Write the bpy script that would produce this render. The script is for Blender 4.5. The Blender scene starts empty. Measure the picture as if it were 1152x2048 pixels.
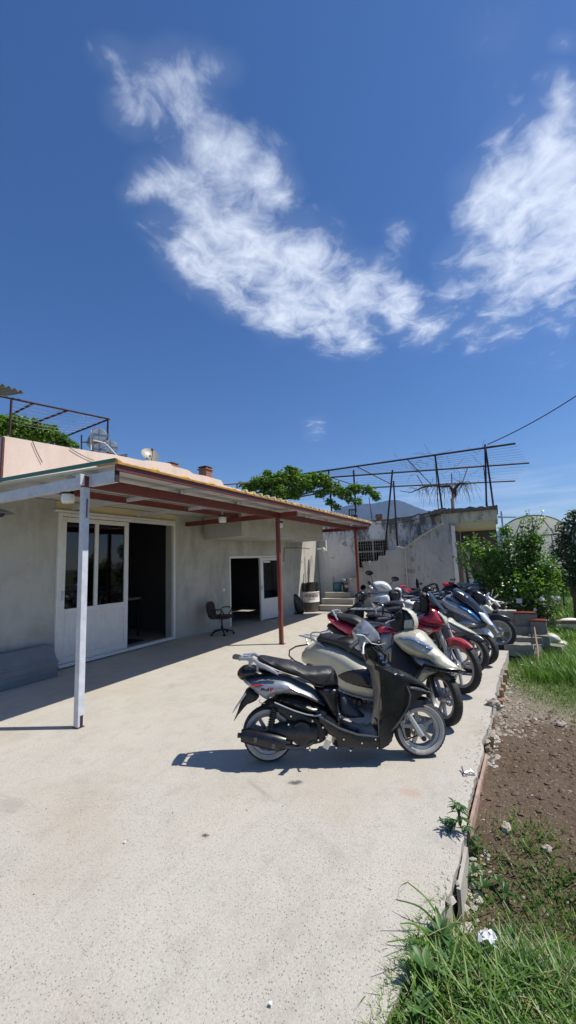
import bpy, bmesh, math, random
from math import sin, cos, pi, radians, sqrt, hypot, atan2
from mathutils import Vector, Matrix
from mathutils.geometry import delaunay_2d_cdt
import numpy as np
random.seed(7); rng = np.random.default_rng(7)
C = bpy.context.scene.collection
scene = bpy.context.scene

# ------------------------------------------------------------------ camera
CAMH = 1.6; FPX = 800.0
cam_rot = Matrix.Rotation(radians(27.6), 3, 'Z') @ Matrix.Rotation(pi/2 + radians(7.1), 3, 'X') @ Matrix.Rotation(radians(-2.05), 3, 'Z')
cd = bpy.data.cameras.new('camera'); cam = bpy.data.objects.new('camera', cd); C.objects.link(cam)
cam.matrix_world = Matrix.Translation((0, 0, CAMH)) @ cam_rot.to_4x4()
cd.sensor_fit = 'HORIZONTAL'; cd.sensor_width = 36; cd.lens = FPX/1152*36
cd.clip_start = 0.05; cd.clip_end = 20000
scene.camera = cam

# ------------------------------------------------------------------ light
SUN_AZ = radians(25.2)          # mathematical angle from +X
SUN_EL = radians(58.2)
world = bpy.data.worlds.new('World'); scene.world = world; world.use_nodes = True
sun_d = bpy.data.lights.new('sun', 'SUN'); sun_d.energy = 4.6; sun_d.angle = radians(0.5); sun_d.color = (1.0, 0.94, 0.84)
sun = bpy.data.objects.new('sun', sun_d); C.objects.link(sun)
sdir = Vector((cos(SUN_AZ)*cos(SUN_EL), sin(SUN_AZ)*cos(SUN_EL), sin(SUN_EL)))
sun.rotation_euler = sdir.to_track_quat('Z', 'Y').to_euler(); sun.location = sdir*50
scene.view_settings.view_transform = 'Standard'; scene.view_settings.look = 'None'
scene.view_settings.exposure = 0.33; scene.view_settings.gamma = 1.0

def build_world():
    nt = world.node_tree; nt.nodes.clear(); N = nt.nodes.new; L = nt.links.new
    out = N('ShaderNodeOutputWorld'); bg = N('ShaderNodeBackground'); L(bg.outputs[0], out.inputs[0])
    sky = N('ShaderNodeTexSky'); sky.sky_type = 'NISHITA'; sky.sun_disc = False
    sky.sun_elevation = SUN_EL; sky.sun_rotation = pi/2 - SUN_AZ
    sky.air_density = 1.0; sky.dust_density = 0.15; sky.ozone_density = 3.0; sky.altitude = 100
    hsv = N('ShaderNodeHueSaturation'); hsv.inputs['Saturation'].default_value = 1.22; hsv.inputs['Hue'].default_value = .508; hsv.inputs['Value'].default_value = 1.0
    L(sky.outputs[0], hsv.inputs['Color'])
    tc = N('ShaderNodeTexCoord'); sep = N('ShaderNodeSeparateXYZ'); L(tc.outputs['Generated'], sep.inputs[0])
    def M(op, a, b=None, c=None, clamp=False):
        n = N('ShaderNodeMath'); n.operation = op; n.use_clamp = clamp
        for i, v in enumerate((a, b, c)):
            if v is None: continue
            if isinstance(v, (int, float)): n.inputs[i].default_value = v
            else: L(v, n.inputs[i])
        return n.outputs[0]
    zc = M('MAXIMUM', sep.outputs[2], 0.03)
    u = M('DIVIDE', sep.outputs[0], zc); v = M('DIVIDE', sep.outputs[1], zc)
    cmb = N('ShaderNodeCombineXYZ'); L(u, cmb.inputs[0]); L(v, cmb.inputs[1])
    P = cmb.outputs[0]
    # warp
    nw = N('ShaderNodeTexNoise'); nw.inputs['Scale'].default_value = 5.0; nw.inputs['Detail'].default_value = 3; L(P, nw.inputs['Vector'])
    sub = N('ShaderNodeVectorMath'); sub.operation = 'SUBTRACT'; L(nw.outputs['Color'], sub.inputs[0]); sub.inputs[1].default_value = (.5, .5, .5)
    scl = N('ShaderNodeVectorMath'); scl.operation = 'SCALE'; L(sub.outputs[0], scl.inputs[0]); scl.inputs['Scale'].default_value = 0.13
    add = N('ShaderNodeVectorMath'); add.operation = 'ADD'; L(P, add.inputs[0]); L(scl.outputs[0], add.inputs[1]); PW = add.outputs[0]
    # cloud masses on a flat layer: (cx, cy, half length, half width, angle, weight)
    blobs = CLOUDS
    tot = None
    for (cx, cy, a, b, ang, w) in blobs:
        mp = N('ShaderNodeMapping'); mp.vector_type = 'TEXTURE'; mp.inputs['Location'].default_value = (cx, cy, 0)
        mp.inputs['Rotation'].default_value = (0, 0, radians(ang)); mp.inputs['Scale'].default_value = (a, b, 1)
        L(PW, mp.inputs['Vector']); g = N('ShaderNodeTexGradient'); g.gradient_type = 'SPHERICAL'; L(mp.outputs[0], g.inputs[0])
        t = M('MULTIPLY', g.outputs['Fac'], w)
        tot = t if tot is None else M('ADD', tot, t)
    n1 = N('ShaderNodeTexNoise'); n1.inputs['Scale'].default_value = 9.5; n1.inputs['Detail'].default_value = 10; n1.inputs['Roughness'].default_value = .64; n1.inputs['Distortion'].default_value = .5
    mpn = N('ShaderNodeMapping'); mpn.inputs['Rotation'].default_value = (0, 0, radians(20)); mpn.inputs['Scale'].default_value = (1.05, .95, 1); L(P, mpn.inputs[0])
    L(mpn.outputs[0], n1.inputs['Vector'])
    n2 = N('ShaderNodeTexNoise'); n2.inputs['Scale'].default_value = 3.5; n2.inputs['Detail'].default_value = 5; L(mpn.outputs[0], n2.inputs['Vector'])
    d = M('SUBTRACT', n1.outputs['Fac'], .5); d2 = M('SUBTRACT', n2.outputs['Fac'], .5)
    core = M('ADD', M('ADD', M('MINIMUM', tot, 1.15), M('MULTIPLY', d, 2.0)), M('MULTIPLY', d2, 1.1))
    gate = M('MULTIPLY', tot, 6.0, clamp=True)
    mr = N('ShaderNodeMapRange'); mr.interpolation_type = 'SMOOTHSTEP'; L(core, mr.inputs[0]); mr.inputs[1].default_value = .14; mr.inputs[2].default_value = 1.70
    cl = M('MULTIPLY', M('MULTIPLY', mr.outputs[0], gate), .9)
    soft = M('MULTIPLY', M('MULTIPLY', tot, M('ADD', n2.outputs['Fac'], .0)), .22, clamp=True)
    cl = M('MAXIMUM', cl, soft)
    # thin streaks low down
    mps = N('ShaderNodeMapping'); mps.inputs['Scale'].default_value = (2.2, 2.2, 26); L(tc.outputs['Generated'], mps.inputs[0])
    ns = N('ShaderNodeTexNoise'); ns.inputs['Scale'].default_value = 1.6; ns.inputs['Detail'].default_value = 7; ns.inputs['Roughness'].default_value = .6; L(mps.outputs[0], ns.inputs['Vector'])
    ms = N('ShaderNodeMapRange'); L(ns.outputs['Fac'], ms.inputs[0]); ms.inputs[1].default_value = .45; ms.inputs[2].default_value = .8
    ml = N('ShaderNodeMapRange'); ml.interpolation_type = 'SMOOTHSTEP'; L(sep.outputs[2], ml.inputs[0]); ml.inputs[1].default_value = .23; ml.inputs[2].default_value = .06
    low = M('MULTIPLY', M('MULTIPLY', ms.outputs[0], ml.outputs[0]), .75)
    fac = M('MAXIMUM', cl, low)
    mx = N('ShaderNodeMix'); mx.data_type = 'RGBA'; L(fac, mx.inputs[0]); L(hsv.outputs[0], mx.inputs[6]); mx.inputs[7].default_value = CLOUD_COL
    L(mx.outputs[2], bg.inputs[0]); bg.inputs[1].default_value = SKY_STR
SKY_STR = 0.092
HAZE = 0.00022
CLOUD_COL = (8.4, 9.0, 10.0, 1)
def _uv(px, py): v = cam_rot @ Vector(((px-576)/FPX, -(py-1024)/FPX, -1.0)); return np.array([v.x/v.z, v.y/v.z])
CLOUDS = []
for (px, py, r_, w_) in [(235,130,50,.45),(290,160,75,.55),(370,165,80,.8),(450,170,55,.5),(262,225,60,.85),(365,240,75,.75),(425,290,70,.75),(330,350,75,.8),(420,350,80,.65),(520,350,85,.85),(562,385,50,.6),(292,380,45,.5),
        (380,430,120,.22),(460,430,90,.35),(370,480,75,.75),(350,520,50,.4),(420,545,80,.7),(470,600,60,.55),(450,510,95,.75),(540,490,95,.75),(620,500,75,.7),(540,580,95,.7),(630,600,100,.8),(560,640,65,.7),(690,560,75,.6),(745,550,50,.55),(680,660,75,1.0),(730,690,40,.8),(765,610,65,.85),(800,600,50,.6),(825,645,60,.8),(862,672,45,.5),
        (900,592,50,.6),(830,575,28,.4),(800,468,34,.55),(960,655,60,.55),(1020,650,45,.5),(945,405,70,.7),(1000,370,85,.8),(1060,320,95,.9),(1130,280,90,.95),(1115,190,55,.8),(1137,90,36,.75),(1000,460,90,.75),(1080,430,105,.9),(1150,400,100,.9),(1000,540,75,.65),(1080,520,95,.75),
        (1150,520,90,.7),(930,530,60,.6),(990,590,60,.65),(1060,600,60,.4),(1130,600,90,.45),(990,50,80,.2),(780,520,40,.4),(1100,660,170,.16),(885,655,40,.35),(940,690,36,.3),(1115,655,30,.35),(630,860,30,.55),(690,660,150,.1),(1020,200,120,.12)]:
    c0 = _uv(px, py); J = np.stack([_uv(px+2, py)-c0, _uv(px, py+2)-c0], 1)/2; U_, S_, _v = np.linalg.svd(J)
    CLOUDS.append((float(c0[0]), float(c0[1]), float(S_[0]*r_*1.12), float(S_[1]*r_*1.12), math.degrees(atan2(U_[1, 0], U_[0, 0])), w_))
build_world()

# ------------------------------------------------------------------ calibration helpers (photo bearing -> point on a real plane)
def ray(px, py): return cam_rot @ Vector(((px-576)/FPX, -(py-1024)/FPX, -1.0))
def at(px, py, ax, val):
    v = ray(px, py); o = Vector((0, 0, CAMH)); t = (val-o[ax])/v[ax]; return o + v*t
def gr(px, py, z=0.0): return at(px, py, 2, z)

# ------------------------------------------------------------------ materials
MATS = {}
def mat(name, col, rough=.6, metal=0., var=.12, scale=8., bump=0., bscale=60., coat=0., dirt=0., dirtcol=(.30,.26,.21), spec=.5, rv=.1, stretch=(1,1,1)):
    if name in MATS: return MATS[name]
    m = bpy.data.materials.new(name); m.use_nodes = True; nt = m.node_tree; N = nt.nodes.new; L = nt.links.new
    b = nt.nodes['Principled BSDF']; b.inputs['Metallic'].default_value = metal; b.inputs['Specular IOR Level'].default_value = spec
    if coat: b.inputs['Coat Weight'].default_value = coat; b.inputs['Coat Roughness'].default_value = .06
    tc = N('ShaderNodeTexCoord'); mp = N('ShaderNodeMapping'); mp.inputs['Scale'].default_value = stretch; L(tc.outputs['Object'], mp.inputs[0])
    n = N('ShaderNodeTexNoise'); n.inputs['Scale'].default_value = scale; n.inputs['Detail'].default_value = 6; n.inputs['Roughness'].default_value = .6; L(mp.outputs[0], n.inputs['Vector'])
    r = N('ShaderNodeMapRange'); L(n.outputs['Fac'], r.inputs[0]); r.inputs[1].default_value = .3; r.inputs[2].default_value = .7; r.inputs[3].default_value = 0; r.inputs[4].default_value = 1
    mx = N('ShaderNodeMix'); mx.data_type = 'RGBA'; L(r.outputs[0], mx.inputs[0])
    mx.inputs[6].default_value = (*[max(0, c*(1-var)) for c in col], 1); mx.inputs[7].default_value = (*[min(1, c*(1+var)) for c in col], 1)
    last = mx.outputs[2]
    if dirt:
        n3 = N('ShaderNodeTexNoise'); n3.inputs['Scale'].default_value = scale*2.7; n3.inputs['Detail'].default_value = 8; n3.inputs['Roughness'].default_value = .7; L(mp.outputs[0], n3.inputs['Vector'])
        r3 = N('ShaderNodeMapRange'); L(n3.outputs['Fac'], r3.inputs[0]); r3.inputs[1].default_value = .42; r3.inputs[2].default_value = .75; r3.inputs[4].default_value = dirt
        m3 = N('ShaderNodeMix'); m3.data_type = 'RGBA'; L(r3.outputs[0], m3.inputs[0]); L(last, m3.inputs[6]); m3.inputs[7].default_value = (*dirtcol, 1); last = m3.outputs[2]
    L(last, b.inputs['Base Color'])
    rr = N('ShaderNodeMapRange'); L(n.outputs['Fac'], rr.inputs[0]); rr.inputs[1].default_value = .3; rr.inputs[2].default_value = .7
    rr.inputs[3].default_value = max(.03, rough-rv); rr.inputs[4].default_value = min(1, rough+rv); L(rr.outputs[0], b.inputs['Roughness'])
    if bump:
        nb = N('ShaderNodeTexNoise'); nb.inputs['Scale'].default_value = bscale; nb.inputs['Detail'].default_value = 5; L(tc.outputs['Object'], nb.inputs['Vector'])
        bp = N('ShaderNodeBump'); bp.inputs['Strength'].default_value = bump; bp.inputs['Distance'].default_value = .01; L(nb.outputs['Fac'], bp.inputs['Height']); L(bp.outputs[0], b.inputs['Normal'])
    MATS[name] = m; return m

def custom(name):
    m = bpy.data.materials.new(name); m.use_nodes = True; nt = m.node_tree; MATS[name] = m
    return m, nt, nt.nodes.new, nt.links.new, nt.nodes['Principled BSDF']
def ramp(N, L, src, stops):
    r = N('ShaderNodeValToRGB'); L(src, r.inputs[0]); e = r.color_ramp.elements
    while len(e) < len(stops): e.new(.5)
    for k, (p, c) in enumerate(stops): e[k].position = p; e[k].color = (*c, 1) if len(c) == 3 else c
    return r.outputs[0]
def noise(N, L, src, scale, detail=6, rough=.6, dist=0., stretch=None):
    if stretch:
        mp = N('ShaderNodeMapping'); mp.inputs['Scale'].default_value = stretch; L(src, mp.inputs[0]); src = mp.outputs[0]
    n = N('ShaderNodeTexNoise'); n.inputs['Scale'].default_value = scale; n.inputs['Detail'].default_value = detail; n.inputs['Roughness'].default_value = rough; n.inputs['Distortion'].default_value = dist
    L(src, n.inputs['Vector']); return n.outputs['Fac']
def mixc(N, L, fac, a, b, mode='MIX'):
    m = N('ShaderNodeMix'); m.data_type = 'RGBA'; m.blend_type = mode
    for i, v in ((0, fac), (6, a), (7, b)):
        if isinstance(v, (tuple, list)): m.inputs[i].default_value = (*v, 1) if len(v) == 3 else v
        elif isinstance(v, (int, float)): m.inputs[i].default_value = v
        else: L(v, m.inputs[i])
    return m.outputs[2]
def mrange(N, L, src, a, b, c=0., d=1., smooth=False):
    r = N('ShaderNodeMapRange'); L(src, r.inputs[0])
    if smooth: r.interpolation_type = 'SMOOTHSTEP'
    for i, v in enumerate((a, b, c, d)): r.inputs[i+1].default_value = v
    return r.outputs[0]
def math2(N, L, op, a, b):
    n = N('ShaderNodeMath'); n.operation = op
    for i, v in enumerate((a, b)):
        if isinstance(v, (int, float)): n.inputs[i].default_value = v
        else: L(v, n.inputs[i])
    return n.outputs[0]

def make_concrete():
    m, nt, N, L, b = custom('concrete_yard')
    g = N('ShaderNodeNewGeometry').outputs['Position']
    big = noise(N, L, g, .55, 6, .6, .6); mid = noise(N, L, g, 2.6, 7, .65, .5, (1, .6, 1)); fine = noise(N, L, g, 85, 4, .7)
    brush = noise(N, L, g, 5.5, 9, .75, .15, (1.2, .8, 1)); grit = noise(N, L, g, 210, 3, .6)
    c = ramp(N, L, big, [(.3, (.41, .39, .34)), (.5, (.475, .455, .405)), (.7, (.435, .415, .37))])
    c = mixc(N, L, mrange(N, L, mid, .35, .75, 0, .6), c, (.53, .495, .435))
    c = mixc(N, L, mrange(N, L, brush, .50, .74, 0, .55), c, (.30, .28, .245))
    c = mixc(N, L, mrange(N, L, grit, .52, .72, 0, .45), c, (.22, .195, .16))
    c = mixc(N, L, mrange(N, L, fine, .46, .68, 0, .5), c, (.26, .23, .19))
    sep = N('ShaderNodeSeparateXYZ'); L(g, sep.inputs[0])
    # exposed aggregate, coarser where the surface is worn (near the road end)
    worn = math2(N, L, 'MULTIPLY', mrange(N, L, sep.outputs[1], 4.0, 2.0, .18, 1), mrange(N, L, noise(N, L, g, 1.7, 4), .32, .6, .45, 1))
    mpv = N('ShaderNodeMapping'); mpv.inputs['Scale'].default_value = (1, 1, 1); L(g, mpv.inputs[0])
    vo = N('ShaderNodeTexVoronoi'); vo.inputs['Scale'].default_value = 88; L(mpv.outputs[0], vo.inputs['Vector'])
    vs = math2(N, L, 'MULTIPLY', mrange(N, L, vo.outputs['Distance'], .36, .20, 0, 1), worn)
    seps = N('ShaderNodeSeparateColor'); L(vo.outputs['Color'], seps.inputs[0])
    pit = math2(N, L, 'MULTIPLY', vs, mrange(N, L, seps.outputs[0], .58, .70, 0, .85)); lite = math2(N, L, 'MULTIPLY', vs, mrange(N, L, seps.outputs[0], .35, .25, 0, .6))
    c = mixc(N, L, pit, c, (.17, .145, .12)); c = mixc(N, L, lite, c, (.62, .58, .51))
    tan = noise(N, L, g, .9, 5, .6, .3); c = mixc(N, L, mrange(N, L, tan, .5, .68, 0, .4), c, (.40, .345, .265))
    dk = noise(N, L, g, 1.6, 9, .78, .2); c = mixc(N, L, mrange(N, L, dk, .54, .70, 0, .5), c, (.29, .27, .24))
    # patches: oil drips and rust marks with a shape of their own
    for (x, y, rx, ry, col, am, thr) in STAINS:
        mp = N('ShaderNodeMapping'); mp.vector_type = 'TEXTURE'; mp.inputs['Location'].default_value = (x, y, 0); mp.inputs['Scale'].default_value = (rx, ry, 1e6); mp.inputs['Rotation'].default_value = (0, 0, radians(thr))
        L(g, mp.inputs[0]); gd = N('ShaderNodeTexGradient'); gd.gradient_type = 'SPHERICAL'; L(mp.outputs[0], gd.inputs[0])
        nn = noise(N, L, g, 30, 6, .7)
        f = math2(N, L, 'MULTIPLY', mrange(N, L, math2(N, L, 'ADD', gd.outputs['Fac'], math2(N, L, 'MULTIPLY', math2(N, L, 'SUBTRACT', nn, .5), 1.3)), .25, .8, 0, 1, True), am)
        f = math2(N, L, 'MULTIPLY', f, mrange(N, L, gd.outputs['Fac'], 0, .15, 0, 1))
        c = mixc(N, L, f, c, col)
    L(c, b.inputs['Base Color']); b.inputs['Roughness'].default_value = .92; b.inputs['Specular IOR Level'].default_value = .25
    h = math2(N, L, 'ADD', math2(N, L, 'MULTIPLY', vs, -.5), math2(N, L, 'ADD', math2(N, L, 'MULTIPLY', fine, .55), math2(N, L, 'MULTIPLY', brush, .35)))
    bp = N('ShaderNodeBump'); bp.inputs['Strength'].default_value = .5; bp.inputs['Distance'].default_value = .006; L(h, bp.inputs['Height']); L(bp.outputs[0], b.inputs['Normal'])
    return m
def _s(px, py): p = gr(px, py); return p.x, p.y
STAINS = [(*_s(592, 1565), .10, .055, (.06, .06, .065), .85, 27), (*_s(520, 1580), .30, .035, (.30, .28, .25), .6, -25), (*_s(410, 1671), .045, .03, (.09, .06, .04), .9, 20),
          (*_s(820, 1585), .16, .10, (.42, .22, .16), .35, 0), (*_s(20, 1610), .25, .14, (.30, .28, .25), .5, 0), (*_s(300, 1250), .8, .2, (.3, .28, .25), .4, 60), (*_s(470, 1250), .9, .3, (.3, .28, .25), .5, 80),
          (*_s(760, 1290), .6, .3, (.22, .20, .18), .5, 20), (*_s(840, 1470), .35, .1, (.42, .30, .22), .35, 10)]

def make_plaster(name, c1, c2, c3, topz=None, patch=0.5, dark=(.05, .048, .045), darkamt=0., yellow=0.):
    m, nt, N, L, b = custom(name)
    g = N('ShaderNodeNewGeometry').outputs['Position']
    a = noise(N, L, g, 1.1, 6, .65, .4); s = noise(N, L, g, 2.4, 8, .7, .2, (1, 1, .22)); f = noise(N, L, g, 26, 5, .7)
    c = ramp(N, L, a, [(.3, c1), (.55, c2), (.75, c3)])
    c = mixc(N, L, mrange(N, L, s, .5, .75, 0, patch), c, tuple(x*.66 for x in c1))
    c = mixc(N, L, mrange(N, L, f, .55, .8, 0, .28), c, tuple(x*.6 for x in c1))
    if darkamt:
        sep = N('ShaderNodeSeparateXYZ'); L(g, sep.inputs[0])
        st = noise(N, L, g, 4.2, 10, .78, .25, (1, 1, .32)); bl = noise(N, L, g, .8, 4, .5)
        thr = mrange(N, L, sep.outputs[2], topz-1.2, topz, .0, .20)
        thr = math2(N, L, 'ADD', thr, mrange(N, L, bl, .4, .7, -.03, .10))
        q = math2(N, L, 'ADD', st, thr)
        c = mixc(N, L, mrange(N, L, q, .60, .74, 0, darkamt), c, dark)
        pk = noise(N, L, g, 2.1, 8, .7, .6)
        c = mixc(N, L, mrange(N, L, pk, .60, .64, 0, .75), c, (.21, .195, .17))
    L(c, b.inputs['Base Color']); b.inputs['Roughness'].default_value = .9; b.inputs['Specular IOR Level'].default_value = .2
    bp = N('ShaderNodeBump'); bp.inputs['Strength'].default_value = .45; bp.inputs['Distance'].default_value = .012
    L(math2(N, L, 'ADD', math2(N, L, 'MULTIPLY', f, .35), s), bp.inputs['Height']); L(bp.outputs[0], b.inputs['Normal'])
    return m

def make_leaf(name, cols, trans=.45, rough=.45):
    m, nt, N, L, b = custom(name)
    gi = N('ShaderNodeNewGeometry'); tc = N('ShaderNodeTexCoord')
    k = noise(N, L, tc.outputs['Object'], 2.2, 2)
    r = math2(N, L, 'ADD', math2(N, L, 'MULTIPLY', gi.outputs['Random Per Island'], .75), math2(N, L, 'MULTIPLY', mrange(N, L, k, .3, .7), .25))
    n = len(cols); c = ramp(N, L, r, [(i/(n-1), cc) for i, cc in enumerate(cols)])
    L(c, b.inputs['Base Color']); b.inputs['Roughness'].default_value = rough; b.inputs['Specular IOR Level'].default_value = .4
    tr = N('ShaderNodeBsdfTranslucent'); tcx = mixc(N, L, 1., c, (1.6, 1.7, .6), 'MULTIPLY'); L(tcx, tr.inputs[0])
    ms = N('ShaderNodeMixShader'); ms.inputs[0].default_value = trans*.6; out = nt.nodes['Material Output']
    L(b.outputs[0], ms.inputs[1]); L(tr.outputs[0], ms.inputs[2]); L(ms.outputs[0], out.inputs[0])
    return m

def make_glass(name, tint=(.5, .55, .55), rough=.02, trans=.55, spec=1.):
    m = bpy.data.materials.new(name); m.use_nodes = True; nt = m.node_tree; nt.nodes.clear(); N = nt.nodes.new; L = nt.links.new; MATS[name] = m
    out = N('ShaderNodeOutputMaterial'); t = N('ShaderNodeBsdfTransparent'); t.inputs[0].default_value = (*[c*trans for c in tint], 1)
    g = N('ShaderNodeBsdfGlossy'); g.inputs['Roughness'].default_value = rough; fr = N('ShaderNodeFresnel'); fr.inputs[0].default_value = 1.5
    mx = N('ShaderNodeMixShader'); L(math2(N, L, 'MULTIPLY', fr.outputs[0], spec), mx.inputs[0]); L(t.outputs[0], mx.inputs[1]); L(g.outputs[0], mx.inputs[2]); L(mx.outputs[0], out.inputs[0])
    return m

M_ = dict(
 concrete=make_concrete(),
 wall=make_plaster('grey_render_wall', (.36, .345, .30), (.50, .485, .43), (.42, .40, .35), patch=.75),
 whitewash=make_plaster('old_whitewash', (.66, .65, .63), (.80, .79, .76), (.52, .51, .48), topz=2.9, patch=.6, darkamt=.85),
 stair=make_plaster('bare_render', (.37, .36, .33), (.48, .465, .43), (.42, .405, .37), topz=3.0, patch=.75, darkamt=.8),
 pink=make_plaster('pink_paint', (.58, .45, .37), (.66, .53, .45), (.62, .48, .40), patch=.5),
 cream=make_plaster('cream_paint', (.52, .43, .24), (.60, .51, .30), (.56, .46, .27), patch=.3),
 fadedcream=make_plaster('faded_cream_paint', (.50, .47, .36), (.56, .52, .40), (.44, .41, .33), patch=.4, topz=3.1, darkamt=.5),
 step=make_plaster('rough_cement', (.34, .32, .27), (.44, .41, .36), (.38, .35, .30), patch=.5),
 block=make_plaster('concrete_block', (.19, .18, .15), (.28, .265, .225), (.22, .205, .17), patch=.5),
 crust=make_plaster('weathered_roof_edge', (.08, .07, .06), (.15, .13, .11), (.05, .045, .04), patch=.6),
 redpaint=mat('red_oxide_paint', (.17, .032, .022), .5, 0, .25, 9, .1, 80, dirt=.35, dirtcol=(.12, .05, .035)),
 brownpaint=mat('brown_fascia_paint', (.13, .03, .02), .45, 0, .2, 9),
 greypaint=mat('pale_grey_paint', (.53, .56, .62), .5, 0, .12, 7, .1, 60, dirt=.28, dirtcol=(.25, .2, .18)),
 whitesheet=mat('white_sheet', (.60, .60, .56), .5, 0, .06, 3, dirt=.15),
 ochre=mat('ochre_tile_trim', (.60, .33, .075), .55, 0, .25, 9, .2, 40, dirt=.5, dirtcol=(.20, .12, .05)),
 greentrim=mat('green_trim', (.02, .15, .11), .45, 0, .2, 9),
 upvc=mat('white_door_frame', (.74, .73, .69), .35, 0, .06, 6, dirt=.15),
 galv=mat('galvanised_sheet', (.20, .225, .255), .42, .35, .12, 4, 0, 30, dirt=.12),
 steel=mat('steel', (.55, .55, .55), .3, 1, .15, 20),
 chrome=mat('chrome', (.75, .75, .76), .14, 1, .06, 20, rv=.05),
 alloy=mat('alloy_grey', (.36, .36, .375), .38, .55, .1, 20, dirt=.25, dirtcol=(.2, .17, .13)),
 darkalloy=mat('dark_alloy', (.10, .10, .105), .4, .6, .15, 20, dirt=.3, dirtcol=(.13, .1, .07)),
 rust=mat('rusty_pipe', (.04, .018, .018), .7, .2, .3, 15),
 rubber=mat('tyre_rubber', (.018, .018, .019), .75, 0, .3, 20, .3, 120, dirt=.55, dirtcol=(.075, .068, .058)),
 whitewall=mat('dusty_white_sidewall', (.40, .40, .375), .65, 0, .12, 18, dirt=.55, dirtcol=(.22, .205, .18)),
 black=mat('black_plastic', (.008, .008, .010), .30, 0, .3, 10, coat=.15, rv=.06, dirt=.05, dirtcol=(.07, .065, .06)),
 matt=mat('matt_black_plastic', (.016, .016, .018), .55, 0, .3, 12, .1, 90, dirt=.25, dirtcol=(.045, .04, .036)),
 seat=mat('black_vinyl', (.020, .020, .022), .42, 0, .25, 9, .25, 180, rv=.08, dirt=.25, dirtcol=(.06, .056, .05)),
 navy=mat('navy_vinyl', (.022, .026, .042), .5, 0, .25, 9, .2, 180, dirt=.3, dirtcol=(.06, .056, .05)),
 silver=mat('silver_blue_paint', (.27, .30, .35), .36, .30, .06, 7, coat=.5, rv=.05, dirt=.2, dirtcol=(.22, .205, .18)),
 silver2=mat('silver_paint', (.44, .455, .47), .32, .3, .06, 7, coat=.6, rv=.05),
 gold=mat('champagne_paint', (.50, .485, .385), .33, .2, .07, 6, coat=.45, rv=.05, dirt=.18, dirtcol=(.3, .27, .2)),
 red=mat('red_paint', (.50, .013, .045), .26, .1, .1, 7, coat=.8, rv=.05, dirt=.12),
 redfade=mat('faded_red_plastic', (.42, .035, .05), .45, 0, .12, 7, coat=.2),
 white=mat('white_paint', (.72, .73, .73), .32, 0, .05, 7, coat=.5, dirt=.18),
 cowlcream=mat('cream_plastic', (.55, .53, .43), .38, 0, .1, 7, coat=.3, dirt=.2),
 greyblk=mat('dark_grey_paint', (.085, .088, .095), .34, .3, .1, 7, coat=.4),
 blue=mat('metallic_blue_paint', (.018, .11, .33), .25, .4, .12, 7, coat=.9),
 orange=mat('orange_lens', (.75, .17, .02), .25, 0, .1, 20, coat=.5),
 redlens=mat('red_lens', (.45, .02, .02), .2, 0, .1, 20, coat=.6),
 lens=mat('headlight_lens', (.24, .30, .45), .12, .55, .35, 45, coat=1., rv=.04),
 clearlens=mat('clear_headlight_lens', (.56, .55, .46), .16, .0, .25, 45, coat=1., rv=.04),
 smoke=mat('smoked_windscreen', (.022, .027, .035), .14, 0, .2, 6, coat=.8, rv=.04),
 engine=mat('oily_engine_metal', (.05, .05, .052), .5, .5, .4, 35, .4, 60, dirt=.4, dirtcol=(.10, .08, .06)),
 castalu=mat('cast_aluminium', (.42, .42, .41), .5, .5, .2, 25, .2, 60, dirt=.4, dirtcol=(.14, .12, .1)),
 mirror=mat('mirror_glass', (.55, .62, .72), .04, 1, .02, 5, rv=.01),
 label=mat('foil_sticker', (.62, .60, .50), .4, .2, .2, 40),
 drumwhite=mat('white_drum_band', (.72, .71, .68), .45, 0, .08, 9, dirt=.3, dirtcol=(.35, .3, .24)),
 drumblack=mat('black_drum_paint', (.02, .018, .018), .3, .1, .3, 9, coat=.3),
 drumrust=mat('scuffed_drum_base', (.06, .055, .045), .6, .1, .5, 9, dirt=.6, dirtcol=(.17, .14, .09)),
 letter=mat('red_lettering', (.27, .025, .025), .5, 0, .1, 9),
 bluebucket=mat('teal_plastic', (.01, .13, .20), .4, 0, .15, 9, dirt=.2),
 fabric=mat('brown_fabric', (.04, .026, .024), .9, 0, .2, 30, .3, 250),
 brick=mat('red_brick', (.26, .10, .065), .85, 0, .35, 12, .3, 60, dirt=.4, dirtcol=(.36, .3, .24)),
 tank=mat('dull_tank_steel', (.40, .42, .42), .35, .85, .15, 8, dirt=.25),
 wood=mat('weathered_wood', (.27, .19, .12), .8, 0, .35, 14, .3, 60, stretch=(1, 1, .3)),
 bark=mat('bark', (.10, .07, .05), .9, 0, .3, 20, .4, 60),
 stone=mat('pale_stone', (.42, .37, .30), .9, 0, .3, 14, .5, 60),
 dish=mat('satellite_dish_paint', (.19, .18, .155), .5, .2, .15, 6, dirt=.35),
 film=mat('greenhouse_film', (.70, .69, .64), .5, 0, .12, .8, 0, dirt=.2, stretch=(3, 3, 1)),
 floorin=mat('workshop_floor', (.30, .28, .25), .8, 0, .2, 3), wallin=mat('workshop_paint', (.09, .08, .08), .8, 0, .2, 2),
 lampglass=mat('white_lamp_glass', (.78, .78, .75), .25, 0, .03, 9, coat=.4),
 paper=mat('white_litter', (.80, .80, .82), .6, 0, .05, 9),
 petal=mat('white_petals', (.82, .80, .78), .6, 0, .08, 20),
 drygrass=mat('dry_stems', (.38, .30, .17), .8, 0, .3, 9),
 wire=mat('black_cable', (.015, .015, .017), .6),
 greybar=mat('flaking_window_bars', (.30, .29, .25), .7, 0, .3, 20, dirt=.3, dirtcol=(.12, .06, .04)),
 skyblue=mat('bright_blue_plastic', (.02, .22, .50), .35),
 pane=make_glass('dark_window_pane', (.30, .33, .34), .03, .35, 1.6),
)
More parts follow.
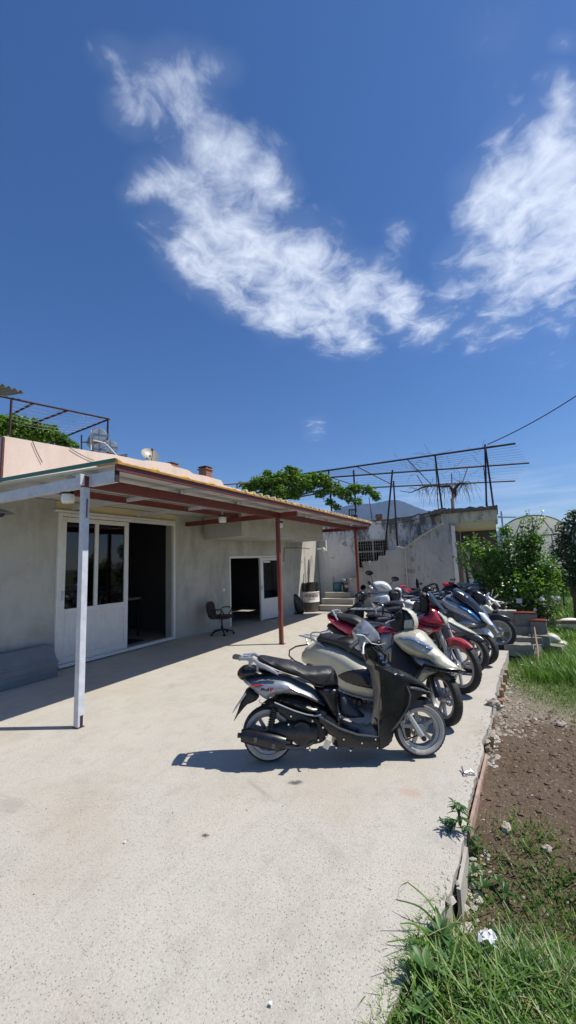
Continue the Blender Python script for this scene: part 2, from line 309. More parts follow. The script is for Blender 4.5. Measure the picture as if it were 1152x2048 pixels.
def _film():
    nt = M_['film'].node_tree; N = nt.nodes.new; L = nt.links.new; b = nt.nodes['Principled BSDF']; t = N('ShaderNodeBsdfTranslucent'); t.inputs[0].default_value = (.85, .84, .78, 1); m = N('ShaderNodeMixShader'); m.inputs[0].default_value = .6
    L(b.outputs[0], m.inputs[1]); L(t.outputs[0], m.inputs[2]); L(m.outputs[0], nt.nodes['Material Output'].inputs[0])
_film()
M_['leaf'] = make_leaf('bush_leaves', [(.04, .095, .016), (.08, .165, .024), (.15, .27, .045), (.28, .40, .10)], .7, .32)
M_['vine'] = make_leaf('vine_leaves', [(.035, .08, .01), (.07, .15, .018), (.12, .22, .025), (.19, .30, .04)], .6)
M_['darkleaf'] = make_leaf('dark_leaves', [(.02, .05, .018), (.04, .085, .025), (.075, .13, .035), (.13, .07, .05)], .35)
M_['grass'] = make_leaf('grass_blades', [(.045, .11, .015), (.085, .18, .025), (.14, .26, .04), (.26, .32, .10)], .5)
M_['weed'] = make_leaf('weed_leaves', [(.03, .09, .018), (.055, .13, .03), (.08, .17, .045)], .45)
M_['broad'] = make_leaf('broad_weed_leaves', [(.05, .12, .03), (.08, .17, .045), (.12, .21, .06)], .35)

# ------------------------------------------------------------------ mesh helpers
class MB:
    def __init__(s): s.v = []; s.f = []; s.sm = []
    def add(s, vs, fs, smooth=False):
        o = len(s.v); s.v += [tuple(p) for p in vs]; s.f += [tuple(i+o for i in f) for f in fs]; s.sm += [smooth]*len(fs); return s
    def box(s, a, b):
        x0, y0, z0 = [min(a[i], b[i]) for i in range(3)]; x1, y1, z1 = [max(a[i], b[i]) for i in range(3)]
        return s.add([(x0,y0,z0),(x1,y0,z0),(x1,y1,z0),(x0,y1,z0),(x0,y0,z1),(x1,y0,z1),(x1,y1,z1),(x0,y1,z1)],
                     [(0,3,2,1),(4,5,6,7),(0,1,5,4),(1,2,6,5),(2,3,7,6),(3,0,4,7)])
    def obox(s, c, size, R):          # oriented box
        hx, hy, hz = [q/2 for q in size]; c = Vector(c)
        P = [c + R @ Vector((x*hx, y*hy, z*hz)) for z in (-1, 1) for x, y in ((-1,-1),(1,-1),(1,1),(-1,1))]
        return s.add(P, [(0,3,2,1),(4,5,6,7),(0,1,5,4),(1,2,6,5),(2,3,7,6),(3,0,4,7)])
    def beam(s, a, b, w, h, up=Vector((0,0,1))):
        a = Vector(a); b = Vector(b); d = (b-a); l = d.length; d.normalize(); sx = d.cross(up); 
        if sx.length < 1e-4: sx = d.cross(Vector((1,0,0)))
        sx.normalize(); uz = sx.cross(d); R = Matrix((d, sx, uz)).transposed(); return s.obox((a+b)/2, (l, w, h), R)
    def tube(s, pts, r, seg=8, cap=True):
        pts = [Vector(p) for p in pts]; n = len(pts); rs = r if isinstance(r, (list, tuple)) else [r]*n
        vs = []; up = None
        for i, p in enumerate(pts):
            d = (pts[min(i+1, n-1)] - pts[max(i-1, 0)])
            if d.length < 1e-9: d = Vector((0,0,1))
            d.normalize()
            if up is None:
                up = Vector((0,0,1)) if abs(d.z) < .9 else Vector((1,0,0))
            x = d.cross(up); 
            if x.length < 1e-5: x = d.cross(Vector((.3,1,.2)))
            x.normalize(); y = x.cross(d); up = y
            for k in range(seg):
                a = 2*pi*k/seg; vs.append(p + (x*cos(a) + y*sin(a))*rs[i])
        fs = [(i*seg+k, i*seg+(k+1)%seg, (i+1)*seg+(k+1)%seg, (i+1)*seg+k) for i in range(n-1) for k in range(seg)]
        s.add(vs, fs, True)
        if cap:
            o = len(vs)-seg; s.add(vs[:seg], [tuple(range(seg))]); s.add(vs[o:], [tuple(reversed(range(seg)))])
        return s
    def lathe(s, prof, c, ax='y', seg=32, close=True, smooth=True):
        vs = []; n = len(prof)
        for k in range(seg):
            a = 2*pi*k/seg
            for r, h in prof:
                if ax == 'y': vs.append((c[0]+r*cos(a), c[1]+h, c[2]+r*sin(a)))
                elif ax == 'z': vs.append((c[0]+r*cos(a), c[1]+r*sin(a), c[2]+h))
                else: vs.append((c[0]+h, c[1]+r*cos(a), c[2]+r*sin(a)))
        m = n if close else n-1
        fs = [(k*n+i, k*n+(i+1)%n, ((k+1)%seg)*n+(i+1)%n, ((k+1)%seg)*n+i) for k in range(seg) for i in range(m)]
        return s.add(vs, fs, smooth)
    def disc(s, c, r, h, ax='y', seg=20):  # closed cylinder centred at c with thickness h
        return s.lathe([(0, -h/2), (r, -h/2), (r, h/2), (0, h/2)], c, ax, seg, False, False)
    def prism(s, pts, off):           # pts: 3D polygon, off: extrusion vector
        n = len(pts); off = Vector(off); P = [Vector(p) for p in pts]; Q = [p+off for p in P]
        return s.add(P+Q, [tuple(range(n)), tuple(reversed(range(n, 2*n)))] + [(i, i+n, (i+1)%n+n, (i+1)%n) for i in range(n)])
    def build(s, name, material, parent=None, bevel=0., mtx=None):
        me = bpy.data.meshes.new(name); me.from_pydata(s.v, [], s.f); me.update()
        if mtx is not None: me.transform(mtx)
        bm = bmesh.new(); bm.from_mesh(me); bmesh.ops.recalc_face_normals(bm, faces=bm.faces) if len(bm.faces) < 60000 else None
        bm.to_mesh(me); bm.free()
        me.polygons.foreach_set('use_smooth', s.sm)
        if any(s.sm) and len(s.f) < 20000: me.set_sharp_from_angle(angle=radians(42))
        o = bpy.data.objects.new(name, me); C.objects.link(o); me.materials.append(M_[material] if isinstance(material, str) else material)
        if parent: o.parent = parent
        if bevel:
            b = o.modifiers.new('b', 'BEVEL'); b.width = bevel; b.segments = 2; b.limit_method = 'ANGLE'; b.angle_limit = radians(40)
        return o

def catmull(pts, n=4, closed=True):
    out = []; m = len(pts)
    for i in range(m if closed else m-1):
        if closed: p0, p1, p2, p3 = pts[i-1], pts[i], pts[(i+1)%m], pts[(i+2)%m]
        else: p0, p1, p2, p3 = pts[max(i-1, 0)], pts[i], pts[i+1], pts[min(i+2, m-1)]
        for k in range(n):
            t = k/n; out.append(tuple(.5*((2*b)+(-a+c)*t+(2*a-5*b+4*c-d)*t*t+(-a+3*b-3*c+d)*t**3) for a, b, c, d in zip(p0, p1, p2, p3)))
    if not closed: out.append(tuple(pts[-1]))
    return out
def lut(tab):
    xs = [a for a, _ in tab]; ys = [b for _, b in tab]; return lambda u: float(np.interp(u, xs, ys))

def inflate(mb, poly, hw, r=None, y0=0., s=None, smooth=3, side=0, keel=0.):
    """a rounded solid with the side outline poly (u, z) and half width hw (number or f(u)); side: -1/+1 keeps it on one side (inner face flat)."""
    P = catmull(poly, smooth) if smooth else list(poly)
    A = np.array(P); ar = abs(np.sum(A[:, 0]*np.roll(A[:, 1], -1)-A[:, 1]*np.roll(A[:, 0], -1)))/2
    if s is None: s = max(.008, min(.035, sqrt(ar)/11))
    B = []
    for i in range(len(P)):
        a = A[i]; b = A[(i+1) % len(P)]; l = np.hypot(*(b-a)); k = max(1, int(round(l/s)))
        for j in range(k): B.append(a+(b-a)*j/k)
    B = np.array(B); nb = len(B); D = np.roll(B, -1, 0)-B
    mn = B.min(0); mxx = B.max(0)
    gx = np.arange(mn[0]+s/2, mxx[0], s); gz = np.arange(mn[1]+s/2, mxx[1], s)
    G = np.array([(x, z) for i, x in enumerate(gx) for z in (gz+(s/2 if i % 2 else 0))])
    def dist(Q):
        t = np.clip(((Q[:, None]-B[None])*D[None]).sum(2)/np.maximum((D*D).sum(1), 1e-12)[None], 0, 1)
        return np.sqrt((((B[None]+t[..., None]*D[None])-Q[:, None])**2).sum(2)).min(1)
    inside = np.zeros(len(G), bool)
    j = nb-1
    for i in range(nb):
        c = ((B[i, 1] > G[:, 1]) != (B[j, 1] > G[:, 1])) & (G[:, 0] < (B[j, 0]-B[i, 0])*(G[:, 1]-B[i, 1])/(B[j, 1]-B[i, 1]+1e-12)+B[i, 0]); inside ^= c; j = i
    G = G[inside]; dg = dist(G) if len(G) else np.zeros(0); G = G[dg > s*.45]
    pts = [Vector((float(a), float(b))) for a, b in list(B)+list(G)]
    vo, eo, fo, *_ = delaunay_2d_cdt(pts, [(i, (i+1) % nb) for i in range(nb)], [], 1, 1e-6)
    V = np.array([(v.x, v.y) for v in vo]); d = dist(V); dm = d.max()
    f = hw if callable(hw) else (lambda u: hw)
    H = np.array([f(u) for u in V[:, 0]]); rr = r if r else min(dm, float(np.mean(H)))
    t = np.clip(d/min(rr, dm*1.02), 0, 1); prof = np.sqrt(np.clip(1-(1-t)**2, 0, 1)); edge = .12
    h = H*(edge+(1-edge)*prof)
    n = len(V); lo = h if side <= 0 else np.zeros(n); hi = h if side >= 0 else np.zeros(n)
    if side > 0: lo = -(np.full(n, .0)); 
    vs = [(V[i, 0], y0-lo[i], V[i, 1]) for i in range(n)]+[(V[i, 0], y0+hi[i], V[i, 1]) for i in range(n)]
    fs = [tuple(F) for F in fo]+[tuple(x+n for x in reversed(F)) for F in fo]
    ec = {}
    for F in fo:
        for i in range(len(F)):
            a, b = F[i], F[(i+1) % len(F)]; ec[(a, b)] = 1
    for (a, b) in list(ec):
        if (b, a) not in ec: fs.append((b, a, a+n, b+n))
    mb.add(vs, fs, True); return mb

def empty(name, loc=(0,0,0), rz=0., rx=0., label=None, cat=None, group=None):
    o = bpy.data.objects.new(name, None); C.objects.link(o); o.location = loc; o.rotation_euler = (rx, 0, rz); o.empty_display_size = .1
    tag(o, label, cat, group); return o
def tag(o, label=None, cat=None, group=None, kind=None):
    if label: o['label'] = label
    if cat: o['category'] = cat
    if group: o['group'] = group
    if kind: o['kind'] = kind
    return o
def copy_tree(o, parent=None):
    c = o.copy(); C.objects.link(c)
    if parent: c.parent = parent
    for ch in list(o.children): copy_tree(ch, c)
    return c

# ================================================================== SETTING
def fbm(x, y, seed=0, octs=5, base=1.):
    x = np.asarray(x, float); y = np.asarray(y, float); r = np.random.default_rng(seed); out = np.zeros(np.broadcast(x, y).shape); a = 1.; f = base
    for o in range(octs):
        for k in range(3):
            th = r.uniform(0, 2*pi); ph = r.uniform(0, 2*pi, 2); out = out + a*np.sin((x*cos(th)+y*sin(th))*f*r.uniform(.8, 1.3)+ph[0])*np.cos((x*-sin(th)+y*cos(th))*f*r.uniform(.8, 1.3)+ph[1])/2
        a *= .55; f *= 2.1
    return out
EDGE = [(-2, -.75), (.9, -.52), (1.5, -.50), (2.0, -.42), (2.21, -.346), (2.6, -.335), (3.05, -.32), (3.5, -.285), (4.0, -.262), (4.54, -.233), (5.4, -.19), (6.23, -.148), (7.3, -.06), (8.3, .01), (9.4, .10), (12, .3), (16, .6)]
def edge_x(y): return np.interp(y, [a for a, _ in EDGE], [b for _, b in EDGE])
def ground_z(x, y):
    x = np.asarray(x, float); y = np.asarray(y, float)
    base = np.interp(y, [-5, 1.2, 2.0, 2.25, 2.6, 2.9, 4.3, 4.7, 9, 20, 3000], [-.02, -.02, -.04, -.15, -.14, -.06, -.065, -.13, -.22, -.35, -2.0])
    near = np.clip(1-np.hypot(x-1, y-3)/9, 0, 1)
    d = fbm(x, y, 3, 3, 1.3)*.022*near + fbm(x, y, 5, 5, 7.)*.012*np.clip(near*2, 0, 1)
    lo = (x < edge_x(y)-.04) & (y < 16)
    z = base+d
    return np.where(lo, -.5, z)

# ground: one sheet reaching the horizon, fine near the slab
gx = np.unique(np.concatenate([-np.geomspace(1, 4000, 30), np.arange(-1, 2.6, .035), 2.6+np.geomspace(.05, 4000, 46)]))
gy = np.unique(np.concatenate([-np.geomspace(.5, 200, 8), np.arange(0., 6.6, .035), 6.6+np.geomspace(.06, 6000, 60)]))
X, Y = np.meshgrid(gx, gy); Z = ground_z(X, Y)
nx = len(gx); ny = len(gy)
mb = MB(); mb.v = list(map(tuple, np.stack([X.ravel(), Y.ravel(), Z.ravel()], 1))); mb.f = [(j*nx+i, j*nx+i+1, (j+1)*nx+i+1, (j+1)*nx+i) for j in range(ny-1) for i in range(nx-1)]; mb.sm = [True]*len(mb.f)
def make_ground_mat():
    m, nt, N, L, b = custom('garden_soil')
    g = N('ShaderNodeNewGeometry').outputs['Position']; sep = N('ShaderNodeSeparateXYZ'); L(g, sep.inputs[0])
    a = noise(N, L, g, 2.2, 6, .6); f = noise(N, L, g, 34, 6, .72); w = noise(N, L, g, .9, 5, .6)
    soil = ramp(N, L, f, [(.3, (.065, .042, .028)), (.52, (.125, .088, .06)), (.72, (.20, .15, .105))])
    soil = mixc(N, L, mrange(N, L, a, .4, .7, 0, .5), soil, (.15, .115, .085))
    vo = N('ShaderNodeTexVoronoi'); vo.inputs['Scale'].default_value = 55; L(g, vo.inputs['Vector']); sc = N('ShaderNodeSeparateColor'); L(vo.outputs['Color'], sc.inputs[0])
    peb = math2(N, L, 'MULTIPLY', mrange(N, L, vo.outputs['Distance'], .32, .24), mrange(N, L, sc.outputs[0], .72, .76))
    soil = mixc(N, L, peb, soil, (.34, .29, .23))
    pale = ramp(N, L, f, [(.3, (.20, .17, .13)), (.6, (.33, .29, .23)), (.75, (.44, .40, .33))])
    # rubble strip along the slab, turf further out
    yy = math2(N, L, 'ADD', sep.outputs[1], math2(N, L, 'MULTIPLY', math2(N, L, 'SUBTRACT', w, .5), 1.6))
    xx = sep.outputs[0]
    far = mrange(N, L, yy, 4.7, 5.3, 0, 1, True); near = mrange(N, L, yy, 2.4, 2.1, 0, 1, True)
    soil = mixc(N, L, math2(N, L, 'MULTIPLY', far, .7), soil, pale)
    turf = ramp(N, L, f, [(.3, (.035, .06, .015)), (.6, (.07, .11, .025)), (.8, (.16, .16, .07))])
    t2 = math2(N, L, 'MULTIPLY', mrange(N, L, yy, 5.2, 6.6, 0, 1, True), .85)
    soil = mixc(N, L, t2, soil, turf); soil = mixc(N, L, math2(N, L, 'MULTIPLY', near, .75), soil, turf)
    L(soil, b.inputs['Base Color']); b.inputs['Roughness'].default_value = .95; b.inputs['Specular IOR Level'].default_value = .15
    bp = N('ShaderNodeBump'); bp.inputs['Strength'].default_value = .9; bp.inputs['Distance'].default_value = .02
    L(math2(N, L, 'ADD', f, math2(N, L, 'MULTIPLY', peb, .5)), bp.inputs['Height']); L(bp.outputs[0], b.inputs['Normal'])
    return m
g_o = mb.build('ground', make_ground_mat()); tag(g_o, kind='structure')

# concrete yard slab with a ragged outer edge
ys = np.arange(-2, 16, .04); ex = edge_x(ys)+.003*rng.standard_normal(len(ys))+.014*fbm(ys*0, ys, 11, 4, 6.)
ring = [(-14., -2., 0)]+[(float(x), float(y), 0.) for x, y in zip(ex, ys)]+[(-14., 16., 0)]
mb = MB(); n = len(ring)
mb.v = ring+[(x+(.0 if x < -5 else -.012), y, -.45) for x, y, _ in ring]
mb.f = [tuple(range(n))]+[(i+n, (i+1) % n+n, (i+1) % n, i) for i in range(n)]; mb.sm = [False]*len(mb.f)
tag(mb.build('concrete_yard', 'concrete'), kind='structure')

# mountain
def mountain():
    D = 1500.; prof = [(-44, 1.5), (-36, 3.0), (-30, 4.3), (-25, 5.2), (-23, 5.8), (-20.5, 7.3), (-18.7, 7.7), (-16.5, 7.9), (-14.5, 8.2), (-13, 8.0), (-11.8, 7.7), (-10, 7.1), (-8, 6.3), (-6.5, 5.5), (-4, 4.2), (-1, 3.2), (3, 2.6), (8, 2.2), (14, 2.4), (22, 1.6), (34, 2.0), (50, 1.2)]
    az = np.arange(-44, 50, .25); el = np.interp(az, *zip(*prof)); mb = MB(); rows = 22; vs = []
    for k in range(rows+1):
        t = k/rows
        for a, e in zip(az, el):
            r = D*(1-.42*(1-t)); top = D*math.tan(radians(e)); z = -5+(top+5)*(t**1.15)
            p = fbm(np.array(a*.6+t*.7), np.array(t*5-a*.2), 21, 5, 1.1); z += float(p)*16*t*(1-t*.55) ; rr = r+float(p)*35*(1-t)
            vs.append((rr*sin(radians(a)), rr*cos(radians(a)), max(z, -6)))
    m = len(az); mb.add(vs, [(k*m+i, k*m+i+1, (k+1)*m+i+1, (k+1)*m+i) for k in range(rows) for i in range(m-1)], True)
    top = [vs[rows*m+i] for i in range(m)]; back = [(x*1.5, y*1.5, -5) for x, y, z in top]   # far slope
    mb.add(top+back, [(i, i+1, m+i+1, m+i) for i in range(m-1)], True)
    mm = mat('mountain_rock_and_scrub', (.028, .042, .045), .95, 0, .6, .03)
    tag(mb.build('mountain', mm), kind='structure')
mountain()

# ------------------------------------------------------------------ workshop building
house = empty('workshop_building', (-6.5, 6, 0), label='low grey rendered workshop with pink parapet and two doorways under the canopy', cat='building')
HI = house.matrix_world
def hpart(mb, name, m, **k):
    o = mb.build(name, m, **k); o.parent = house; o.matrix_parent_inverse = Matrix.Translation(Vector((6.5, -6, 0))); return o
PB = Vector((-6.45, 6.9, 0)); PC = Vector((-5.77, 10.77, 0)); PD = Vector((-5.76, 13.28, 0))
def wall_seg(mb, p0, p1, z0, z1, th, holes=()):
    p0 = Vector(p0); p1 = Vector(p1); d = p1-p0; Ln = d.length; d.normalize(); nrm = Vector((-d.y, d.x, 0))
    R = Matrix((d, nrm, Vector((0, 0, 1)))).transposed()
    def piece(s0, s1, a, b):
        if s1-s0 < 1e-3 or b-a < 1e-3: return
        c = p0+d*((s0+s1)/2)+nrm*(th/2); mb.obox((c.x, c.y, (a+b)/2), (s1-s0, th, b-a), R)
    s = 0.
    for (a, b, c, e) in sorted(holes):
        piece(s, a, z0, z1); piece(a, b, z0, c); piece(a, b, e, z1); s = b
    piece(s, Ln, z0, z1); return d, nrm
mb = MB()
wall_seg(mb, (-6.5, -1.5, 0), (-6.5, 6.9, 0), 0, 2.76, .25, [(5.60, 8.32, .0, 2.60)])
d2s0, d2s1 = 1.60, 3.72
dB, nB = wall_seg(mb, (-6.5, 6.9, 0), PC, 0, 2.76, .25, [(d2s0, d2s1, 0, 1.80)])
wall_seg(mb, PC, PD, 0, 2.76, .25)
hpart(mb, 'wall', 'wall')
# cream lintel band over the wide door
mb = MB(); mb.box((-6.62, 4.06, 2.60), (-6.485, 6.84, 2.755)); hpart(mb, 'lintel_band', 'cream')
# overhanging bay under the canopy
mb = MB(); base = [Vector((-6.25, 7.55, 2.2)), Vector((-4.98, 7.30, 2.2)), Vector((-4.70, 11.2, 2.2)), Vector((-5.74, 11.2, 2.2))]
mb.prism(base, (0, 0, .54)); hpart(mb, 'overhanging_bay', 'wall')
# pink parapet
mb = MB(); par = [(3.22, 2.81), (3.22, 3.65), (4.2, 3.715), (4.9, 3.77), (5.15, 3.80), (5.9, 3.83), (6.1, 3.88), (6.7, 3.93), (6.78, 3.89), (7.3, 3.89), (7.5, 3.83), (7.9, 3.86), (8.6, 3.85), (8.7, 3.74), (12.9, 3.66), (12.9, 2.81)]
mb.prism([(-6.72, y, z) for y, z in par], (.22, 0, 0)); mb.box((-13, 3.222, 2.81), (-6.73, 3.44, 3.64)); hpart(mb, 'parapet', 'pink')
mb = MB(); mb.box((-6.506, 3.19, 2.82), (-6.46, 3.217, 3.62)); hpart(mb, 'downpipe', 'brownpaint')
mb = MB(); mb.box((-13, 3.45, 3.10), (-6.73, 12.9, 3.2)); hpart(mb, 'flat_roof', 'step')
mb = MB(); mb.box((-13, 13.0, 0), (-6.0, 13.2, 3.0)); mb.box((-13.2, -1.5, 0), (-13.0, 13.2, 3.0)); hpart(mb, 'rear_wall', 'wall')
# dark interior
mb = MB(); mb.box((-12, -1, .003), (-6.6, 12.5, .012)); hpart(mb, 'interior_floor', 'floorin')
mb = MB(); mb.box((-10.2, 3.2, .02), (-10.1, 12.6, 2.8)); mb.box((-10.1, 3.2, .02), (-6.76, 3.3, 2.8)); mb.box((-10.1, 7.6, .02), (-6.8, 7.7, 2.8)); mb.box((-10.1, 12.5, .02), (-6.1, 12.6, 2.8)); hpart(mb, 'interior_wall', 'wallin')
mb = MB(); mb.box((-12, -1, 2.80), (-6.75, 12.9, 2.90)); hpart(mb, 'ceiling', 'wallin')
# wide sliding door with glazed leaf at left, open at right
def door1():
    fr = MB(); x0, x1 = -6.53, -6.455
    fr.box((x0, 4.10, .02), (x1, 4.165, 2.56)); fr.box((x0, 6.76, .02), (x1, 6.82, 2.60)); fr.box((x0, 4.166, 2.50), (x1, 6.759, 2.56)); fr.box((x0, 4.166, .02), (x1+.02, 6.759, .075))
    f = hpart(fr, 'door_frame', 'upvc', bevel=.006)
    fr = MB(); fr.box((-6.60, 4.03, 2.565), (-6.44, 6.755, 2.60)); hpart(fr, 'door_track', 'upvc')
    lf = MB(); a, b = -6.525, -6.47
    lf.box((a, 4.17, .08), (b, 4.25, 2.49)); lf.box((a, 5.45, .08), (b, 5.54, 2.49)); lf.box((a, 4.251, 2.41), (b, 5.449, 2.49)); lf.box((a, 4.251, .08), (b, 5.449, .18)); lf.box((a, 4.251, .86), (b, 5.449, .95)); lf.box((a, 4.80, .951), (b, 4.87, 2.409))
    d = hpart(lf, 'sliding_door', 'upvc', bevel=.005)
    def sub(mb, nm, m, **k):
        o = mb.build(nm, m, **k); o.parent = d; return o
    p = MB(); p.box((-6.505, 4.251, .181), (-6.49, 5.449, .859))
    for k in range(12): p.box((-6.492, 4.27+k*.099, .19), (-6.487, 4.275+k*.099+.085, .85))
    sub(p, 'door_panel', 'upvc')
    p = MB(); p.box((-6.502, 4.251, .951), (-6.496, 4.799, 2.409)); sub(p, 'pane', 'pane')
    p = MB(); p.box((-6.502, 4.871, .951), (-6.496, 5.449, 2.409)); sub(p, 'pane', 'pane')
    p = MB(); p.box((-6.47, 4.195, 1.1), (-6.45, 4.225, 1.25)); sub(p, 'handle', 'greypaint')
door1()
def door2():
    p0 = Vector((-6.5, 6.9, 0)); d, n = dB, nB; R = Matrix((d, n, Vector((0,0,1)))).transposed()
    def bx(mb, s0, s1, z0, z1, t0, t1):
        c = p0+d*((s0+s1)/2)+n*((t0+t1)/2); mb.obox((c.x, c.y, (z0+z1)/2), (s1-s0, t1-t0, z1-z0), R)
    a, b = d2s0, d2s1; m_ = a+1.18
    fr = MB(); bx(fr, a, a+.05, 0.01, 1.8, -.02, .05); bx(fr, b-.05, b, .01, 1.8, -.02, .05); bx(fr, a+.051, b-.051, 1.74, 1.8, -.02, .05); bx(fr, m_, m_+.06, .01, 1.739, -.02, .05)
    f = hpart(fr, 'door_frame', 'upvc', bevel=.005)
    lf = MB(); s0, s1 = m_+.061, b-.051; bx(lf, s0, s0+.07, .03, 1.73, -.01, .035); bx(lf, s1-.07, s1, .03, 1.73, -.01, .035); bx(lf, s0+.071, s1-.071, 1.66, 1.73, -.01, .035); bx(lf, s0+.071, s1-.071, .03, .10, -.01, .035); bx(lf, s0+.071, s1-.071, .52, .60, -.01, .035)
    dd = hpart(lf, 'fixed_door', 'upvc', bevel=.005)
    def sub(mb, nm, m):
        o = mb.build(nm, m); o.parent = dd; return o
    p = MB(); bx(p, s0+.071, s1-.071, .101, .519, .005, .02); sub(p, 'door_panel', 'upvc')
    p = MB(); bx(p, s0+.071, s1-.071, .601, 1.659, .008, .013); sub(p, 'pane', 'pane')
    p = MB(); bx(p, s0+.10, s0+.38, 1.60, 1.65, .002, .006); sub(p, 'paper_notice', 'upvc')
    p = MB(); bx(p, m_+.02, m_+.04, .85, .97, -.05, -.021); o = p.build('handle', 'greypaint'); o.parent = f
    p = MB(); bx(p, a-.22, a-.15, .92, .99, -.014, -.001); hpart(p, 'light_switch', 'upvc', bevel=.004)
    p = MB(); pts = [p0+d*s-n*.012+Vector((0, 0, z)) for s, z in ((b+.12, 1.6), (b+.14, 1.85), (b+.16, 2.02), (b+.9, 2.03), (b+1.5, 2.0))]; p.tube(pts, .009, 6); hpart(p, 'wall_cable', 'wire')
door2()
# drum side pipe on the sunlit wall
mb = MB(); q = PC.lerp(PD, .52); mb.tube([(q.x+.03, q.y, .02), (q.x+.03, q.y, 1.75)], .012, 6); hpart(mb, 'downpipe', 'wall')
mb = MB(); q = PC.lerp(PD, .72); mb.tube([(q.x+.05, q.y, 1.50), (q.x+.05, q.y, 1.78)], .018, 6); hpart(mb, 'drain_stub', 'greypaint')

# inside the open doors
t = empty('workbench', (-7.9, 6.35, 0), label='dark low workbench just visible in the open wide doorway', cat='workbench')
mb = MB(); mb.box((-.35, -.5, .86), (.35, .5, .90)); mb.build('bench_top', 'wood', t)
for sx in (-.3, .3):
    for sy in (-.45, .45): MB().box((sx-.02, sy-.02, .012), (sx+.02, sy+.02, .859)).build('leg', 'rust', t)
mb = MB(); mb.box((-7.75, 5.85, .014), (-7.0, 6.45, .03)); tag(mb.build('door_mat', 'matt'), 'dark rubber mat on the floor inside the wide doorway', 'mat')

# ------------------------------------------------------------------ canopy
can = empty('canopy', (-3.95, 6, 0), label='long sheet metal canopy on red and grey steel frame along the workshop', cat='canopy')
def cpart(mb, name, m, **k):
    o = mb.build(name, m, **k); o.parent = can; o.matrix_parent_inverse = Matrix.Translation(Vector((3.95, -6, 0))); return o
mb = MB(); XE = -3.48
mb.prism([(XE-.02, 2.82, 2.668), (-6.48, 2.82, 2.765), (-6.48, 2.82, 2.80), (XE-.02, 2.82, 2.69)], (0, 9.3, 0)); roof = cpart(mb, 'roof_sheet', 'whitesheet')
mb = MB()
for k in range(8): y = 3.9+k*1.1; mb.prism([(-6.45, y, 2.757), (XE-.06, y, 2.66), (XE-.06, y, 2.667), (-6.45, y, 2.762)], (0, .012, 0))
cpart(mb, 'sheet_joint', 'greypaint')
mb = MB(); mb.box((XE-.015, 2.80, 2.615), (XE+.015, 12.15, 2.692)); cpart(mb, 'fascia', 'brownpaint')
mb = MB(); mb.prism([(XE, 2.785, 2.703), (-6.6, 2.785, 2.80), (-6.6, 2.785, 2.84), (XE, 2.785, 2.745)], (0, .033, 0)); cpart(mb, 'edge_trim', 'greentrim')
# tile-shaped ochre eave trim
mb = MB(); vs = []; fs = []; yv = np.arange(2.79, 12.16, .02); prof_h = lambda y: .004+.030*max(0, cos((y-2.80)*2*pi/.52))**8+.004*cos(y*60)
for y in yv:
    h = prof_h(y)
    for (x, z) in ((XE+.04, 2.680), (XE+.045, 2.698+h*.5), (XE+.025, 2.708+h), (XE-.35, 2.722+h), (XE-.35, 2.712)): vs.append((x, y, z))
n5 = 5
for i in range(len(yv)-1):
    for k in range(n5): fs.append((i*n5+k, (i+1)*n5+k, (i+1)*n5+(k+1) % n5, i*n5+(k+1) % n5))
mb.add(vs, fs, True); mb.add(vs[:5], [tuple(range(5))]); mb.add(vs[-5:], [tuple(reversed(range(5)))]); cpart(mb, 'tile_trim', 'ochre')
mb = MB()
for k in range(31):
    y = 5.2+k*.225; mb.lathe([(.0, -.05), (.028, -.05), (.032, 0), (.028, .05), (0, .05)], (XE-.0, y, 2.724), 'x', 8, False)
tag(cpart(mb, 'ridge_caps', 'fadedcream'), kind='stuff')
mb = MB(); mb.box((-3.985, 2.76, 2.49), (-3.915, 12.11, 2.61)); cpart(mb, 'red_beam', 'redpaint', bevel=.004)
mb = MB(); mb.box((-5.13, 2.97, 2.60), (-5.07, 12.1, 2.69)); cpart(mb, 'purlin', 'redpaint')
mb = MB(); mb.box((-4.47, 2.97, 2.61), (-4.43, 12.1, 2.685)); cpart(mb, 'purlin', 'greypaint')
mb = MB(); mb.box((-6.49, 2.80, 2.495), (-3.99, 2.86, 2.625)); mb.box((-3.91, 2.80, 2.495), (-3.50, 2.86, 2.625)); mb.box((-3.989, 2.70, 2.50), (-3.911, 2.755, 2.62)); cpart(mb, 'end_beam', 'greypaint', bevel=.004)
mb = MB(); mb.box((-3.497, 2.803, 2.498), (-3.49, 2.857, 2.622)); cpart(mb, 'beam_end_cap', 'rust')
for y in (7.11, 11.95):
    mb = MB(); mb.box((-3.91, y-.035, 2.50), (-3.52, y+.035, 2.60)); mb.box((-6.4, y-.035, 2.50), (-3.99, y+.035, 2.60)); cpart(mb, 'rafter', 'redpaint', bevel=.004)
for y in (4.3, 5.7, 8.5, 9.9, 11.3):
    mb = MB(); mb.box((-3.91, y-.02, 2.615), (-3.52, y+.02, 2.662)); mb.box((-6.4, y-.02, 2.615), (-3.99, y+.02, 2.668)); cpart(mb, 'batten', 'greypaint')
wp = MB(); wp.box((-3.995, 2.76, .012), (-3.925, 2.83, 2.487)); p = cpart(wp, 'post', 'greypaint', bevel=.004); p['label'] = 'white painted steel post with rusted foot'; MB().box((-3.924, 2.79, 2.15), (-3.9215, 2.805, 2.36)).build('red_mark', 'redpaint', p); MB().box((-3.924, 2.785, .012), (-3.9215, 2.815, .12)).build('rust_scar', 'rust', p)
wr = MB(); wr.box((-4.0, 2.755, .004), (-3.92, 2.835, .011)); r_ = wr.build('rust_patch', 'redpaint', p)
for (x, y) in ((-3.965, 7.11), (-3.95, 12.05)):
    mb = MB(); mb.box((x-.035, y-.035, .004), (x+.035, y+.035, 2.488)); o = cpart(mb, 'post', 'redpaint', bevel=.004); o['label'] = 'red oxide steel post'; MB().box((x-.07, y-.07, .0), (x+.07, y+.07, .0035)).build('base_plate', 'rust', o)

